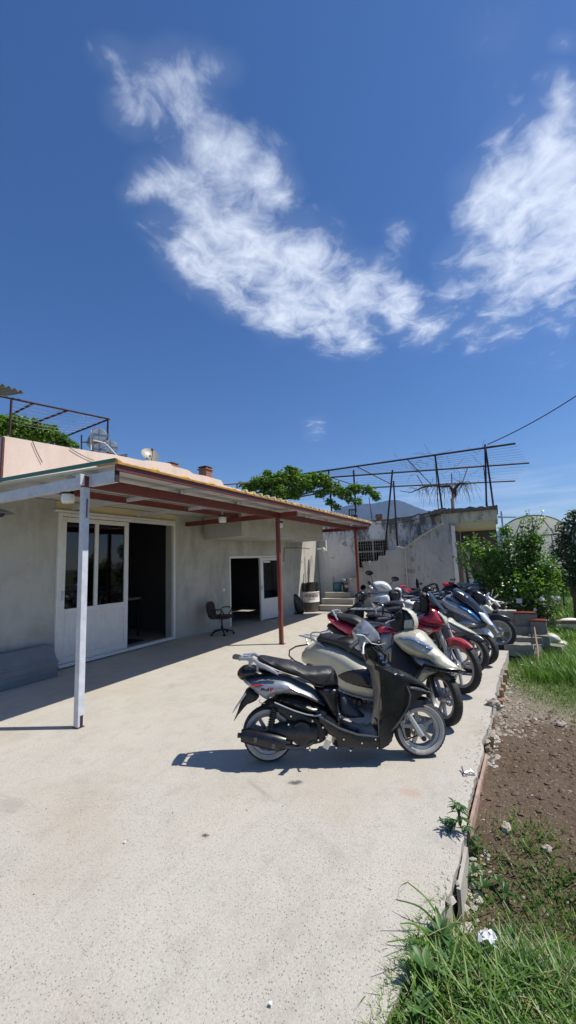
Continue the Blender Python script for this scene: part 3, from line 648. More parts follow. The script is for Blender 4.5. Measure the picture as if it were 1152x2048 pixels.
# lamps under the canopy
def lamp(px, py, z, label, s=1.):
    p = at(px, py, 2, z) if not isinstance(px, tuple) else Vector(px)
    t = empty('canopy_lamp', (p.x, p.y, 2.70), label=label, cat='ceiling lamp', group='jar lamps under the canopy')
    h = 2.70-z
    MB().lathe([(0, 0), (.045*s, 0), (.045*s, -.02), (.015, -.03), (.015, -h+.09), (0, -h+.09)], (0, 0, 0), 'z', 16, False).build('lamp_mount', 'greypaint', t)
    MB().lathe([(0, -h+.09), (.072*s, -h+.088), (.075*s, -h+.07), (.072*s, -h+.055), (0, -h+.055)], (0, 0, 0), 'z', 20, False).build('lamp_collar', 'black', t)
    MB().lathe([(.066*s, -h+.054), (.074*s, -h+.02), (.072*s, -h-.03), (.06*s, -h-.05), (0, -h-.055)], (0, 0, 0), 'z', 20, False).build('lamp_glass', 'lampglass', t)
lamp(136, 998, 2.42, 'white jar lamp hanging left of the white post top')
lamp(445, 1040, 2.42, 'white jar lamp above the office chair')
lamp(560, 1051, 2.42, 'white jar lamp beside the top of the middle red post')
# camera dome and horn on the wall end
t = empty('security_camera', (-5.12, 12.2, 1.95), label='white dome camera on the wall end above the drum', cat='camera')
MB().tube([(-.2, 0, .02), (0, 0, .03)], .03, 10).build('bracket', 'upvc', t); MB().lathe([(0, -.07), (.05, -.055), (.075, 0), (.06, .06), (0, .08)], (0, 0, 0), 'z', 18, False).build('dome', 'lampglass', t)
p = at(2, 1026, 0, -6.1)
t = empty('wall_lamp', p, label='grey metal shade lamp at the left edge of the photo', cat='wall lamp')
MB().lathe([(0, .05), (.03, .05), (.16, 0), (.15, -.01), (0, -.01)], (0, 0, 0), 'z', 20, False).build('lamp_shade', 'galv', t); MB().tube([(-.38, 0, .05), (0, 0, .05)], .012, 8).build('bracket', 'galv', t)
MB().lathe([(0, -.011), (.05, -.011), (.03, -.05), (0, -.06)], (0, 0, 0), 'z', 14, False).build('bulb_holder', 'matt', t)
# air vent box near the wall end
p = at(646, 1090, 1, 12.6)
t = empty('wall_vent', (p.x, p.y, p.z), label='small grey louvred box high on the wall end beside the dome camera', cat='vent')
MB().box((-.12, -.06, -.22), (.12, .06, .16)).build('vent_box', 'stair', t, bevel=.01); mb = MB()
for k in range(6): mb.box((-.10, -.075, -.18+k*.055), (.10, -.061, -.15+k*.055))
mb.build('louvre', 'greypaint', t)

# ------------------------------------------------------------------ grey sheet-metal trough
t = empty('metal_trough', (-6.12, 3.0, 0), label='long grey galvanised box trough against the wall left of the wide door', cat='trough')
prof = [(-6.47, .004), (-6.115, .004), (-6.115, .215), (-6.14, .235), (-6.14, .262), (-6.16, .262), (-6.28, .46), (-6.47, .46)]
mb = MB(); mb.prism([(x+6.12, -4.2, z) for x, z in prof], (0, 5.15, 0)); mb.build('trough_body', 'galv', t, bevel=.004)
mb = MB(); mb.box((.006, -4.2, .20), (.014, .955, .232)); mb.build('rim', 'galv', t)
for zz_ in (.07, .14): MB().box((.006, -4.2, zz_), (.011, .945, zz_+.008)).build('rib', 'galv', t)
mb = MB(); mb.prism([(.01, .952, .0), (.01, .952, .06), (-.35, .952, .05), (-.35, .952, .0)], (0, .02, 0)); mb.build('mortar_foot', 'step', t)

# ------------------------------------------------------------------ office chair
def office_chair():
    t = empty('office_chair', (-5.80, 7.62, 0), rz=radians(12), label='brown swivel office chair standing against the grey wall', cat='office chair')
    for k in range(5):
        a = 2*pi*k/5+.3; e = Vector((cos(a), sin(a), 0)); mb = MB(); mb.tube([e*.03+Vector((0, 0, .11)), e*.15+Vector((0, 0, .095)), e*.26+Vector((0, 0, .07))], [.022, .018, .014], 8); L_ = mb.build('base_arm', 'matt', t)
        MB().lathe([(0, -.012), (.027, -.012), (.027, .012), (0, .012)], tuple(e*.265+Vector((0, 0, .03))), 'y', 12, False).build('castor', 'black', L_)
    MB().tube([(0, 0, .09), (0, 0, .2), (0, 0, .201), (0, 0, .36)], [.03, .03, .018, .018], 12).build('column', 'matt', t)
    mb = MB(); inflate(mb, [(-.22, -.2), (0, -.22), (.2, -.2), (.23, 0), (.2, .2), (0, .22), (-.22, .2), (-.24, 0)], .035)
    mb.build('seat', 'fabric', t, mtx=Matrix.Translation((0, 0, .40)) @ Matrix.Rotation(pi/2, 4, 'X'))
    mb = MB(); inflate(mb, [(-.17, -.15), (0, -.17), (.17, -.15), (.2, .02), (.15, .18), (0, .2), (-.15, .18), (-.2, .02)], .035)
    mb.build('backrest', 'fabric', t, mtx=Matrix.Translation((-.27, 0, .55)) @ Matrix.Rotation(radians(-12), 4, 'Y') @ Matrix.Rotation(pi/2, 4, 'Z'))
    MB().tube([(-.05, 0, .37), (-.2, 0, .36), (-.29, 0, .42), (-.31, 0, .55)], .014, 8).build('back_support', 'matt', t)
    for s in (-1, 1):
        mb = MB(); mb.tube([(.0, s*.2, .38), (.05, s*.27, .42), (.12, s*.28, .54), (.08, s*.28, .59), (-.08, s*.28, .59), (-.16, s*.28, .55), (-.08, s*.27, .42), (-.02, s*.2, .38)], .013, 8); mb.build('armrest', 'black', t)
    MB().tube([(.02, -.1, .37), (.05, -.25, .30)], .006, 6).build('lever', 'matt', t)
office_chair()

# ------------------------------------------------------------------ drum, bag, steps, buckets
t = empty('oil_drum', (-5.56, 12.0, 0), label='black and white oil drum with red lettering beside the concrete steps', cat='oil drum')
rd = .285
MB().lathe([(0, .0), (rd, .0), (rd+.006, .02), (rd, .04), (rd, .30), (0, .30)], (0, 0, 0), 'z', 36, False).build('drum_base', 'drumrust', t)
MB().lathe([(rd+.002, .301), (rd+.012, .305), (rd+.003, .32), (rd+.003, .60), (rd+.012, .612), (rd+.003, .625), (0, .625)], (0, 0, 0), 'z', 36, False).build('drum_band', 'drumwhite', t)
MB().lathe([(rd-.012, .626), (rd-.012, .87), (rd+.004, .89), (rd-.0, .905), (rd-.03, .90), (rd-.03, .66), (0, .66)], (0, 0, 0), 'z', 36, False).build('drum_top', 'drumblack', t)
def curved_text(txt, size, z, rr, mid, parent, m, name):
    cu = bpy.data.curves.new('t', 'FONT'); cu.body = txt; cu.size = size; cu.align_x = 'CENTER'; cu.align_y = 'CENTER'; cu.extrude = .001; cu.offset = .0035 if size > .06 else .0; cu.space_character = 1.06
    o = bpy.data.objects.new('t', cu); C.objects.link(o); dg = bpy.context.evaluated_depsgraph_get(); me = bpy.data.meshes.new_from_object(o.evaluated_get(dg)); bpy.data.objects.remove(o)
    for v in me.vertices:
        a = mid+v.co.x/rr; v.co = Vector((cos(a)*(rr+v.co.z), sin(a)*(rr+v.co.z), z+v.co.y))
    o = bpy.data.objects.new(name, me); C.objects.link(o); me.materials.append(M_[m]); o.parent = parent; return o
ma = atan2(0-12.0, 0+5.56)
curved_text('HONDA', .125, .50, rd+.006, ma+.1, t, 'letter', 'lettering')
mb = MB()
for k in range(12):
    an = ma+.1+(k-5.5)*.062; c = Vector((cos(an), sin(an), 0)); w = Vector((-sin(an), cos(an), 0)); p = c*(rd+.005)+Vector((0, 0, .40)); hh = .011 if k % 3 else .008; mb.add([p-w*.006-Vector((0, 0, hh)), p+w*.006-Vector((0, 0, hh)), p+w*.006+Vector((0, 0, hh)), p-w*.006+Vector((0, 0, hh))], [(0, 1, 2, 3)])
mb.build('worn_small_print', 'greyblk', t)

t = empty('motorcycle_fairing', (-5.60, 11.35, 0), label='black curved fairing leaning on the wall beside the drum', cat='motorcycle part')
mb = MB(); inflate(mb, [(-.10, .0), (.12, .02), (.17, .27), (.07, .56), (-.06, .66), (-.16, .56), (-.13, .27)], .08)
mb.build('shell', 'black', t, mtx=Matrix.Rotation(radians(20), 4, 'Z') @ Matrix.Rotation(radians(-16), 4, 'Y'))
mb = MB(); inflate(mb, [(-.04, .3), (.03, .28), (.02, .46), (-.04, .46)], .085); mb.build('vent_slot', 'greyblk', t, mtx=Matrix.Rotation(radians(20), 4, 'Z') @ Matrix.Rotation(radians(-16), 4, 'Y'))
mb = MB(); mb.tube([(-.2, -.05, .02), (-.1, -.18, .02), (.08, -.2, .02), (.1, -.08, .02)], .018, 8); mb.build('strap', 'matt', t)

st = empty('concrete_steps', (-4.75, 12.3, 0), label='three rough concrete steps between the drum and the old wall', cat='steps')
for k, (z0, z1, yf, xr) in enumerate([(.004, .19, 12.02, -4.15), (.19, .37, 12.28, -4.22), (.37, .55, 12.55, -4.4)]):
    mb = MB(); mb.box((-5.28, yf, z0), (xr, 13.25, z1-.02)); w = mb.build('riser', 'step', st); w.matrix_parent_inverse = Matrix.Translation((4.75, -12.3, 0))
    mb = MB(); mb.box((-5.283, yf-.035, z1-.02), (xr+.01, 13.25, z1)) ; w = mb.build('tread', 'concrete', st, bevel=.006); w.matrix_parent_inverse = Matrix.Translation((4.75, -12.3, 0))
t = empty('plastic_barrel', (-4.95, 12.95, .55), label='teal plastic barrel on top of the concrete steps', cat='barrel')
MB().lathe([(0, 0), (.16, 0), (.19, .04), (.19, .26), (.2, .28), (.17, .31), (0, .31)], (0, 0, 0), 'z', 24, False).build('barrel_body', 'bluebucket', t); MB().tube([(-.2, .1, 0), (-.2, .1, .5)], .035, 10).build('drain_pipe', 'wall', t)
t = empty('plastic_barrel', (-4.62, 12.85, .55), label='dark navy bucket beside the teal barrel on the steps', cat='bucket')
MB().lathe([(0, 0), (.13, 0), (.16, .25), (.17, .26), (.14, .26), (0, .25)], (0, 0, 0), 'z', 20, False).build('bucket_body', 'navy', t)
t = empty('plastic_crate', (-2.75, 12.5, 0), label='blue plastic crate at the foot of the stair wall', cat='crate')
mb = MB(); mb.box((-.2, -.15, .004), (.2, .15, .5)); mb.build('crate_body', 'blue', t, bevel=.02); mb = MB(); mb.box((-.22, -.17, .5), (.22, .17, .54)); mb.build('rim', 'blue', t)
# ================================================================== OLD WHITEWASHED BUILDING
old = empty('old_building', (-2.5, 13.3, 0), label='old whitewashed flat-roofed building with barred window and outside stair', cat='building')
def opart(mb, name, m, **k):
    o = mb.build(name, m, **k); o.parent = old; o.matrix_parent_inverse = Matrix.Translation(Vector((2.5, -13.3, 0))); return o
wx0, wx1, wz0, wz1 = -4.33, -3.22, 1.05, 2.25
mb = MB(); ye = 13.3
wall_seg(mb, (-1.3, ye, 0), (-6.3, ye, 0), 0, 2.80, .3, [(-1.3-wx1, -1.3-wx0, wz0, wz1)])
for v in range(len(mb.v)): pass
# thickness runs towards -y for this direction, so shift back
mb.v = [(x, y+.3, z) for x, y, z in mb.v]
opart(mb, 'wall', 'whitewash')
# uneven weathered parapet crest
mb = MB(); xs = np.arange(-6.3, -1.3, .12); tp = np.interp(xs, [-6.3, -5.5, -3.6, -2.5, -1.8, -1.3], [2.86, 2.86, 2.87, 2.90, 3.02, 3.10])+.012*rng.standard_normal(len(xs))
pts = [(float(xs[0]), ye-.01, 2.80)]+[(float(x), ye-.01, float(z)) for x, z in zip(xs, tp)]+[(float(xs[-1]), ye-.01, 2.80)]
mb.prism(pts, (0, .3, 0)); opart(mb, 'parapet', 'whitewash')
mb = MB(); v = []
for x, z in zip(xs, tp): v += [(x, ye-.03+.01*rng.standard_normal(), z-.012), (x, ye+.30, z-.012), (x, ye+.30, z+.02), (x, ye-.03+.01*rng.standard_normal(), z+.022)]
mb.add(v, [(i*4+k, (i+1)*4+k, (i+1)*4+(k+1) % 4, i*4+(k+1) % 4) for i in range(len(xs)-1) for k in range(4)]); opart(mb, 'coping', 'crust')
# projecting balcony slab at the right with crumbling edge
BX0, BX1, BY = -1.50, .02, 12.95
mb = MB(); mb.box((BX0, BY, 2.58), (BX1, 14.6, 2.90)); opart(mb, 'balcony_slab', 'fadedcream')
mb = MB(); mb.box((BX0+.06, BY+.05, 2.40), (BX1-.06, 14.6, 2.58)); opart(mb, 'balcony_beam', 'cream')
mb = MB(); xs2 = np.arange(BX0-.35, BX1+.06, .05); vv = []
for x in xs2:
    t1 = 3.0+.035*float(fbm(x, 0, 31, 4, 9))+.02*rng.random(); b1 = 2.895-.02*rng.random(); yf = BY-.05-.03*rng.random()
    vv += [(x, yf, b1), (x, 14.6, b1), (x, 14.6, t1), (x, yf+.02, t1)]
mb.add(vv, [(i*4+k, (i+1)*4+k, (i+1)*4+(k+1) % 4, i*4+(k+1) % 4) for i in range(len(xs2)-1) for k in range(4)]); mb.add(vv[:4], [(0, 1, 2, 3)]); mb.add(vv[-4:], [(3, 2, 1, 0)]); opart(mb, 'crumbling_roof_edge', 'crust')
mb = MB(); mb.box((-6.3, 13.6, 2.78), (-.02, 18, 2.86)); mb.box((-1.19, 15.4, 0), (-.05, 15.5, 2.78)); opart(mb, 'flat_roof', 'crust')
# stair flank wall with stepped top, in front of the window
SY = 12.75
def sp(px, py): p = at(px, py, 1, SY); return (p.x, SY, p.z)
top = [(683, 1169), (697, 1168), (697, 1157), (711, 1156), (713, 1138), (727, 1136), (728, 1124), (742, 1123), (756, 1121), (757, 1112), (771, 1111), (772, 1101), (790, 1100), (793, 1092), (809, 1096), (812, 1092), (846, 1066), (882, 1047), (905, 1047)]
pts = [sp(*q) for q in top]; xr = sp(905, 1200)[0]; pts = [(pts[0][0], SY, .0)]+pts+[(pts[-1][0], SY, 0.)]
mb = MB(); mb.prism(pts, (0, .22, 0)); opart(mb, 'stair_wall', 'stair')
mb = MB(); a = sp(806, 1099); b = sp(846, 1070); c = sp(886, 1047)
for p, q in ((a, b), (b, c)): mb.beam((p[0], SY-.03, p[2]), (q[0], SY-.03, q[2]), .06, .05)
opart(mb, 'stair_string', 'fadedcream')
def zz(px, py): return sp(px, py)
mb = MB(); p = sp(811, 1100); mb.box((p[0]-.02, SY-.06, 0.004), (p[0]+.02, SY-.01, p[2])); opart(mb, 'drain_channel', 'fadedcream')
mb = MB(); p = sp(904, 1052); mb.box((p[0]-.03, SY-.04, 0.004), (p[0]+.07, SY-.002, p[2])); opart(mb, 'corner_strip', 'drumwhite')
# blocks poking from the stepped edge
for (px, py, s) in ((733, 1128, .16), (688, 1160, .07), (722, 1139, .12), (695, 1172, .10), (703, 1160, .09)):
    p = sp(px, py); mb = MB(); mb.obox((p[0], SY+.05, p[2]), (s*1.5, .24, s), Matrix.Rotation(rng.uniform(-.2, .2), 3, 'Y')); opart(mb, 'loose_block', 'step', bevel=.01)
# damp stains sit in the render of the flank wall; treads behind it
mb = MB()
for k in range(9): mb.box((-4.2+k*.3, SY+.23, .2+k*.25), (-3.9+k*.3, 13.28, .25+k*.25))
opart(mb, 'stair_treads', 'step')
# window grille
fr = MB(); y0, y1 = ye-.02, ye+.04; w = .05
fr.box((wx0, y0, wz0), (wx0+w, y1, wz1)); fr.box((wx1-w, y0, wz0), (wx1, y1, wz1)); fr.box((wx0+w, y0, wz1-w), (wx1-w, y1, wz1)); fr.box((wx0+w, y0, wz0), (wx1-w, y1, wz0+w)); mx_ = (wx0+wx1)/2-.02
fr.box((mx_, y0, wz0+w), (mx_+.05, y1, wz1-w)); fr.box((wx0+w, y0, 1.82), (mx_, y1, 1.87)); fr.box((mx_+.05, y0, 1.82), (wx1-w, y1, 1.87))
f = opart(fr, 'window_frame', 'fadedcream')
g = MB()
for k in range(5): x = wx0+w+.09+k*.083; g.box((x, y0-.02, wz0+w), (x+.014, y0-.004, wz1-w))
for k in range(5): x = mx_+.05+.07+k*.08; g.box((x, y0-.02, wz0+w), (x+.014, y0-.004, wz1-w))
for k in range(6): z = wz0+.13+k*.11; g.box((wx0+w, y0-.035, z), (mx_, y0-.021, z+.012))
for k in range(2): z = 2.0+k*.09; g.box((wx0+w, y0-.035, z), (wx1-w, y0-.021, z+.012))
gg = g.build('bars', 'greybar', f)
g = MB(); g.box((wx0+w, ye+.03, wz0+w), (wx1-w, ye+.035, wz1-w)); gg = g.build('pane', 'pane', f)
mb = MB(); mb.box((-6.2, 15.4, 0), (-1.3, 15.5, 2.77)); mb.box((-6.3, 13.61, 0), (-6.2, 15.4, 2.77)); mb.box((-1.3, 13.61, 0), (-1.2, 15.4, 2.77)); opart(mb, 'interior_wall', 'wallin')
# cable sagging along the old wall
mb = MB(); pts = [at(px, py, 1, 12.9) for px, py in ((750, 1048), (790, 1047), (830, 1040), (870, 1029), (885, 1024))]; mb.tube(pts, .012, 5); opart(mb, 'wall_cable', 'wire')

# things under the balcony
UY = 13.4
def leaner(px0, py0, px1, py1, w, m, label, name='leaning_board', y=UY):
    a = at(px0, py0, 1, y); b = at(px1, py1, 1, y+.1); mb = MB(); mb.beam((a.x, a.y, max(a.z, .0)), b, w, .03, Vector((0, 1, 0))); tag(mb.build(name, m, bevel=.004), label, 'board')
leaner(925, 1178, 917, 1085, .10, 'wood', 'brown weathered board leaning nearest the white corner strip under the balcony')
leaner(932, 1178, 924, 1095, .07, 'fadedcream', 'pale narrow board leaning under the balcony')
leaner(945, 1172, 932, 1100, .13, 'cowlcream', 'wide cream board leaning under the balcony left of the bush')
leaner(938, 1178, 934, 1120, .05, 'rust', 'dark rusty bar leaning among the boards under the balcony', 'leaning_bar')
t = empty('white_table', at(948, 1172, 1, 12.3), label='small white table top carrying a blue bottle by the balcony pillar', cat='table'); tz = t.location.z
MB().box((-.22, -.15, -.02), (.22, .15, 0)).build('table_top', 'white', t)
for sx in (-.18, .18):
    for sy in (-.12, .12): MB().box((sx-.012, sy-.012, -tz-.2), (sx+.012, sy+.012, -.021)).build('leg', 'greypaint', t)
b_ = t.location; t = empty('blue_bottle', (b_.x+.05, b_.y, b_.z), label='bright blue plastic bottle on the small white table', cat='bottle')
MB().lathe([(0, 0), (.045, 0), (.047, .12), (.04, .16), (0, .16)], (0, 0, 0), 'z', 14, False).build('bottle_body', 'skyblue', t); MB().lathe([(0, .161), (.016, .161), (.016, .19), (0, .19)], (0, 0, 0), 'z', 10, False).build('cap', 'white', t)

# ------------------------------------------------------------------ rooftop pergolas
def pipe(mb, a, b, r=.034): mb.tube([a, b], r, 6)
pg = empty('rooftop_pergola', (-2, 15, 2.9), label='rusty pipe pergola with bare wires on the old building roof', cat='pergola')
def ppart(mb, name, m): o = mb.build(name, m); o.parent = pg; o.matrix_parent_inverse = Matrix.Translation(Vector((2, -15, -2.9))); return o
PZ = 5.0
A1, A2 = at(655, 941, 2, PZ), at(1031, 887, 2, PZ); B1, B2 = at(560, 962, 2, PZ), at(1058, 926, 2, PZ); D1, D2 = at(700, 977, 2, PZ), at(1030, 962, 2, PZ)
A1 = A1+(A1-A2)*.32
for a, b in ((A1, A2), (B1, B2), (D1, D2)):
    mb = MB(); pipe(mb, a, b); ppart(mb, 'rail', 'rust')
def post(px0, py0, px1, py1, y0, y1, r=.032):
    mb = MB(); pipe(mb, at(px0, py0, 1, y0), at(px1, py1, 1, y1), r); ppart(mb, 'post', 'rust')
YA = A2.y
post(870, 910, 885, 1024, YA, 14.2); post(870, 910, 877, 1022, YA, 13.9, .014); post(970, 889, 987, 1013, YA, 13.6); post(970, 889, 973, 1013, YA, 14.4); post(967, 930, 975, 1013, YA+.3, 14.4, .014)
post(657, 939, 664, 1030, YA, 14.0); post(707, 940, 712, 1025, YA+.4, 14.6); post(738, 995, 745, 1045, 15, 14.2, .016)
post(785, 940, 769, 1108, 13.2, 13.1, .03); post(787, 962, 795, 1092, 13.15, 13.1, .028); post(903, 947, 906, 1016, 16, 14.5, .02)
post(936, 933, 922, 975, 16, 15, .02); post(834, 950, 854, 984, 16, 15, .018)
def lerp3(a, b, t): return Vector(a).lerp(Vector(b), t)
mb = MB()
for k in range(1, 8):
    t = k/8
    a = lerp3(A1, B1, t) if False else lerp3(A1+(A2-A1)*.12, B1, t); b = lerp3(A2, B2, t); mid = (a+b)/2+Vector((0, 0, -.06)); mb.tube([a, mid, b], .0035, 4, False)
for k in range(1, 6):
    t = k/6; a = lerp3(B1, D1, t); b = lerp3(B2, D2, t); mid = (a+b)/2+Vector((0, 0, -.06)); mb.tube([a, mid, b], .0035, 4, False)
ppart(mb, 'wires', 'rust')
for fr_ in (.18, .38, .60):
    mb = MB(); pipe(mb, lerp3(A1, A2, fr_), lerp3(D1, D2, max(0, fr_-.1)), .018); ppart(mb, 'cross_bar', 'rust')

# bare vine on the roof edge
def bare_vine():
    t = empty('bare_vine', (0, 0, 0), label='leafless gnarled vine with drooping twigs on the roof pergola', cat='vine')
    Y0 = 15.; P = lambda px, py, dy=0.: at(px, py, 1, Y0+dy)
    mb = MB(); mb.tube([P(906, 1018, -.5), P(905, 1000, -.3), P(908, 985, 0), P(900, 972), P(885, 973), P(868, 971), P(850, 973), P(838, 978), P(822, 985, .2), P(800, 982, .3)], [.055, .05, .055, .05, .045, .04, .035, .025, .016, .010], 9)
    mb.tube([P(905, 985), P(914, 972), P(922, 966), P(935, 968)], [.06, .05, .04, .02], 8); mb.tube([P(903, 1000, -.2), P(911, 992), P(912, 980)], [.04, .035, .03], 7); mb.build('trunk', 'bark', t)
    mb = MB(); r = random.Random(4)
    for k in range(95):
        q = r.choice([(850, 973), (868, 971), (885, 972), (900, 971), (915, 970), (925, 967), (835, 978), (935, 968)]); px, py = q[0]+r.uniform(-9, 9), q[1]+r.uniform(-3, 3)
        pts = [P(px, py, r.uniform(-.2, .3))]; dx = r.uniform(-4, 4); dy = r.uniform(-3, 3)
        for i in range(5): px += dx+r.uniform(-2, 2); py += dy; dy += r.uniform(1., 3.6); pts.append(P(px, py, r.uniform(-.2, .3)))
        mb.tube(pts, [.008, .007, .006, .005, .004, .003], 4, False)
    mb.build('twigs', 'bark', t)
    mb = MB()
    for k in range(46):
        px, py = r.uniform(800, 960), r.uniform(905, 960); pts = [P(px, py, 1)]; dx = r.uniform(-6, 6); dy = r.uniform(-6, 6)
        for i in range(5): px += dx+r.uniform(-3, 3); py += dy+r.uniform(-3, 3); pts.append(P(px, py, 1+r.uniform(-.1, .1)))
        mb.tube(pts, .005, 4, False)
    mb.build('tendrils', 'bark', t)
bare_vine()
# overhead cable
mb = MB(); a = at(975, 889, 1, YA); e = Vector((6.5, 21, 12.2)); b = ray(1160, 764); e = Vector((0, 0, CAMH))+b*(11/b.y) if False else at(1290, 690, 1, 14.)
def sag(a, b, s, n=16): return [Vector(a).lerp(Vector(b), i/n)-Vector((0, 0, s*4*(i/n)*(1-i/n))) for i in range(n+1)]
mb.tube(sag(a, e, .22), .016, 5); tag(mb.build('power_cable', 'wire'), 'black cable rising from the pergola post to the right edge', 'cable')

# roof tank (black drum) and small chimney on the old roof
p = at(705, 1034, 1, 13.9)
t = empty('roof_drum', (p.x, p.y, 2.86), label='black drum with wire cage on the old roof behind the canopy end', cat='drum'); MB().lathe([(0, 0), (.19, 0), (.19, .28), (.2, .30), (.2, .33), (0, .33)], (0, 0, 0), 'z', 20, False).build('drum_body', 'drumblack', t)
MB().lathe([(.201, .18), (.206, .18), (.206, .22), (.201, .22)], (0, 0, 0), 'z', 20).build('pale_band', 'stair', t)
mb = MB()
for k in range(6): a = k*pi/3; mb.tube([(cos(a)*.13, sin(a)*.13, .33), (cos(a)*.13, sin(a)*.13, .55)], .012, 5)
mb.lathe([(.12, .53), (.14, .53), (.14, .55), (.12, .55)], (0, 0, 0), 'z', 14); mb.build('cage', 'rust', t)
def chimney(p, w, h, label, parent_name='brick_chimney'):
    t = empty(parent_name, p, label=label, cat='chimney')
    MB().box((-w/2, -w/2, 0), (w/2, w/2, h)).build('stack', 'brick', t, bevel=.006); MB().box((-w/2-.03, -w/2-.03, h), (w/2+.03, w/2+.03, h+.035)).build('cap_slab', 'brick', t)
    mb = MB()
    for sx in (-1, 1):
        for sy in (-1, 1): mb.box((sx*w*.42-.015, sy*w*.42-.015, h+.035), (sx*w*.42+.015, sy*w*.42+.015, h+.075))
    mb.box((-w/2-.02, -w/2-.02, h+.075), (w/2+.02, w/2+.02, h+.095)); mb.build('cowl', 'crust', t)
p = at(759, 1042, 1, 13.5); chimney((p.x, p.y, 2.86), .17, .14, 'tiny brick chimney on the old roof left of the leaning pipes')
p = at(411, 955, 0, -7.1); chimney((p.x, p.y, 3.5), .26, p.z-3.5+.20, 'tall square brick chimney above the pink parapet')
p = at(344, 932, 0, -6.9); chimney((p.x, p.y, 3.5), .20, p.z-3.5-.03, 'short dark brick chimney between the dish and the tall chimney')

# satellite dish
p = at(300, 915, 0, -6.9)
t = empty('satellite_dish', (p.x, p.y, p.z+.06), label='grey satellite dish on the pink parapet right of the tanks', cat='satellite dish')
v = -(p-Vector((0, 0, CAMH))).normalized(); v = (v+Vector((.3, .2, .95))).normalized(); q = v.to_track_quat('Z', 'Y').to_matrix().to_4x4()
mb = MB(); mb.lathe([(0, -.035), (.08, -.03), (.15, -.012), (.20, .008), (.202, .014), (.15, -.004), (.08, -.022), (0, -.027)], (0, 0, 0), 'z', 30, False); mb.build('reflector', 'dish', t, mtx=q)
mb = MB(); mb.tube([(0, -.19, 0), (0, -.1, .13), (0, 0, .18)], .008, 6); mb.build('feed_arm', 'rust', t, mtx=q)
mb = MB(); mb.lathe([(0, -.03), (.025, -.03), (.02, .03), (0, .03)], (0, 0, .18), 'z', 12, False); mb.build('feed_horn', 'matt', t, mtx=q)
MB().tube([(0, 0, -.45), (0, 0, -.05), (-.02, .02, 0)], .016, 8).build('mast', 'rust', t)

# water tanks
def tank(px, py, rp, label, ln=.75, X=-7.6):
    p = at(px, py, 0, X); dist = (p-Vector((0, 0, CAMH))).dot(cam_rot @ Vector((0, 0, -1))); r = rp*dist/FPX
    t = empty('water_tank', (p.x, p.y, p.z), rz=radians(152), label=label, cat='water tank', group='steel water tanks on the pink roof')
    MB().lathe([(0, 0), (r*.6, -.01), (r*.97, 0), (r, .03), (r, ln-.03), (r*.97, ln), (0, ln)], (0, 0, 0), 'x', 30, False).build('tank_body', 'tank', t)
    mb = MB(); mb.lathe([(r+.001, .02), (r+.008, .02), (r+.008, .05), (r+.001, .05)], (0, 0, 0), 'x', 30); mb.lathe([(r+.001, ln*.6), (r+.006, ln*.6), (r+.006, ln*.6+.02), (r+.001, ln*.6+.02)], (0, 0, 0), 'x', 30); mb.box((-.022, -.008, -r*.95), (-.008, .008, r*.95)); mb.box((-.022, -r*.95, -.008), (-.008, r*.95, .008)); mb.build('band', 'galv', t)
tank(199, 869, 14.5, 'upper steel water tank on the stand above the other two')
tank(200, 898, 13, 'lower left steel water tank under the upper one')
tank(221, 893, 14, 'lower right steel water tank nearest the dish')
sd = empty('tank_stand', at(200, 915, 0, -7.6), label='rusty steel stand and white pipes carrying the water tanks', cat='stand'); so = sd.location.copy()
mb = MB()
for a, b in (((163, 906), (163, 870)), ((183, 910), (183, 862)), ((163, 884), (215, 886)), ((235, 915), (254, 912)), ((215, 905), (252, 915)), ((228, 912), (254, 909))):
    pipe(mb, at(*a, 0, -7.5)-so, at(*b, 0, -7.5)-so, .016)
mb.build('frame', 'rust', sd); mb = MB()
mb.tube([q-so for q in (at(182, 900, 0, -7.4), at(182, 860, 0, -7.4), at(186, 880, 0, -7.35), at(210, 886, 0, -7.3), at(222, 898, 0, -7.2), at(238, 916, 0, -7.1))], .016, 6); mb.build('water_pipe', 'white', sd)

# left pergola
lp = empty('rooftop_pergola', (-8, 5, 3.6), label='rusty pergola frame with tin sheet and wires over the pink roof', cat='pergola')
def lpart(mb, name, m): o = mb.build(name, m); o.parent = lp; o.matrix_parent_inverse = Matrix.Translation(Vector((8, -5, -3.6))); return o
LZ = 5.1
a, b = at(10, 793, 2, LZ), at(219, 838, 2, LZ); c = at(60, 890, 2, LZ) if False else None
Q = lambda px, py, X=-8.: at(px, py, 0, X)
for s, e in (((-20, 788), (219, 838)), ((219, 838), (122, 876)), ((135, 821), (50, 853)), ((68, 806), (25, 828))):
    mb = MB(); pipe(mb, Q(*s), Q(*e) if s[0] == -20 else at(*e, 0, -9.3), .022); lpart(mb, 'rail', 'rust')
for s, e in (((216, 838), (214, 908)), ((23, 800), (19, 871))):
    mb = MB(); pipe(mb, Q(*s), Q(*e), .024); lpart(mb, 'post', 'rust')
mb = MB()
for k in range(9):
    t = k/9; s = Q(20, 800).lerp(at(15, 862, 0, -9.3), t); e = Q(216, 838).lerp(at(122, 876, 0, -9.3), t); mb.tube(sag(s, e, .05, 6), .004, 4, False)
lpart(mb, 'wires', 'steel')
mb = MB(); p0 = Q(-40, 782); n_ = 60; vv = []
for i in range(n_):
    t = i/(n_-1); y = 3.0+t*1.25; z = 5.05+.03*cos(i*pi/2.5); vv += [(-9.5, y, z+.25), (-7.9, y, z-.0), (-7.9, y, z+.006), (-9.5, y, z+.256)]
mb.add(vv, [(i*4+k, (i+1)*4+k, (i+1)*4+(k+1) % 4, i*4+(k+1) % 4) for i in range(n_-1) for k in range(4)], True); lpart(mb, 'tin_sheet', 'galv')
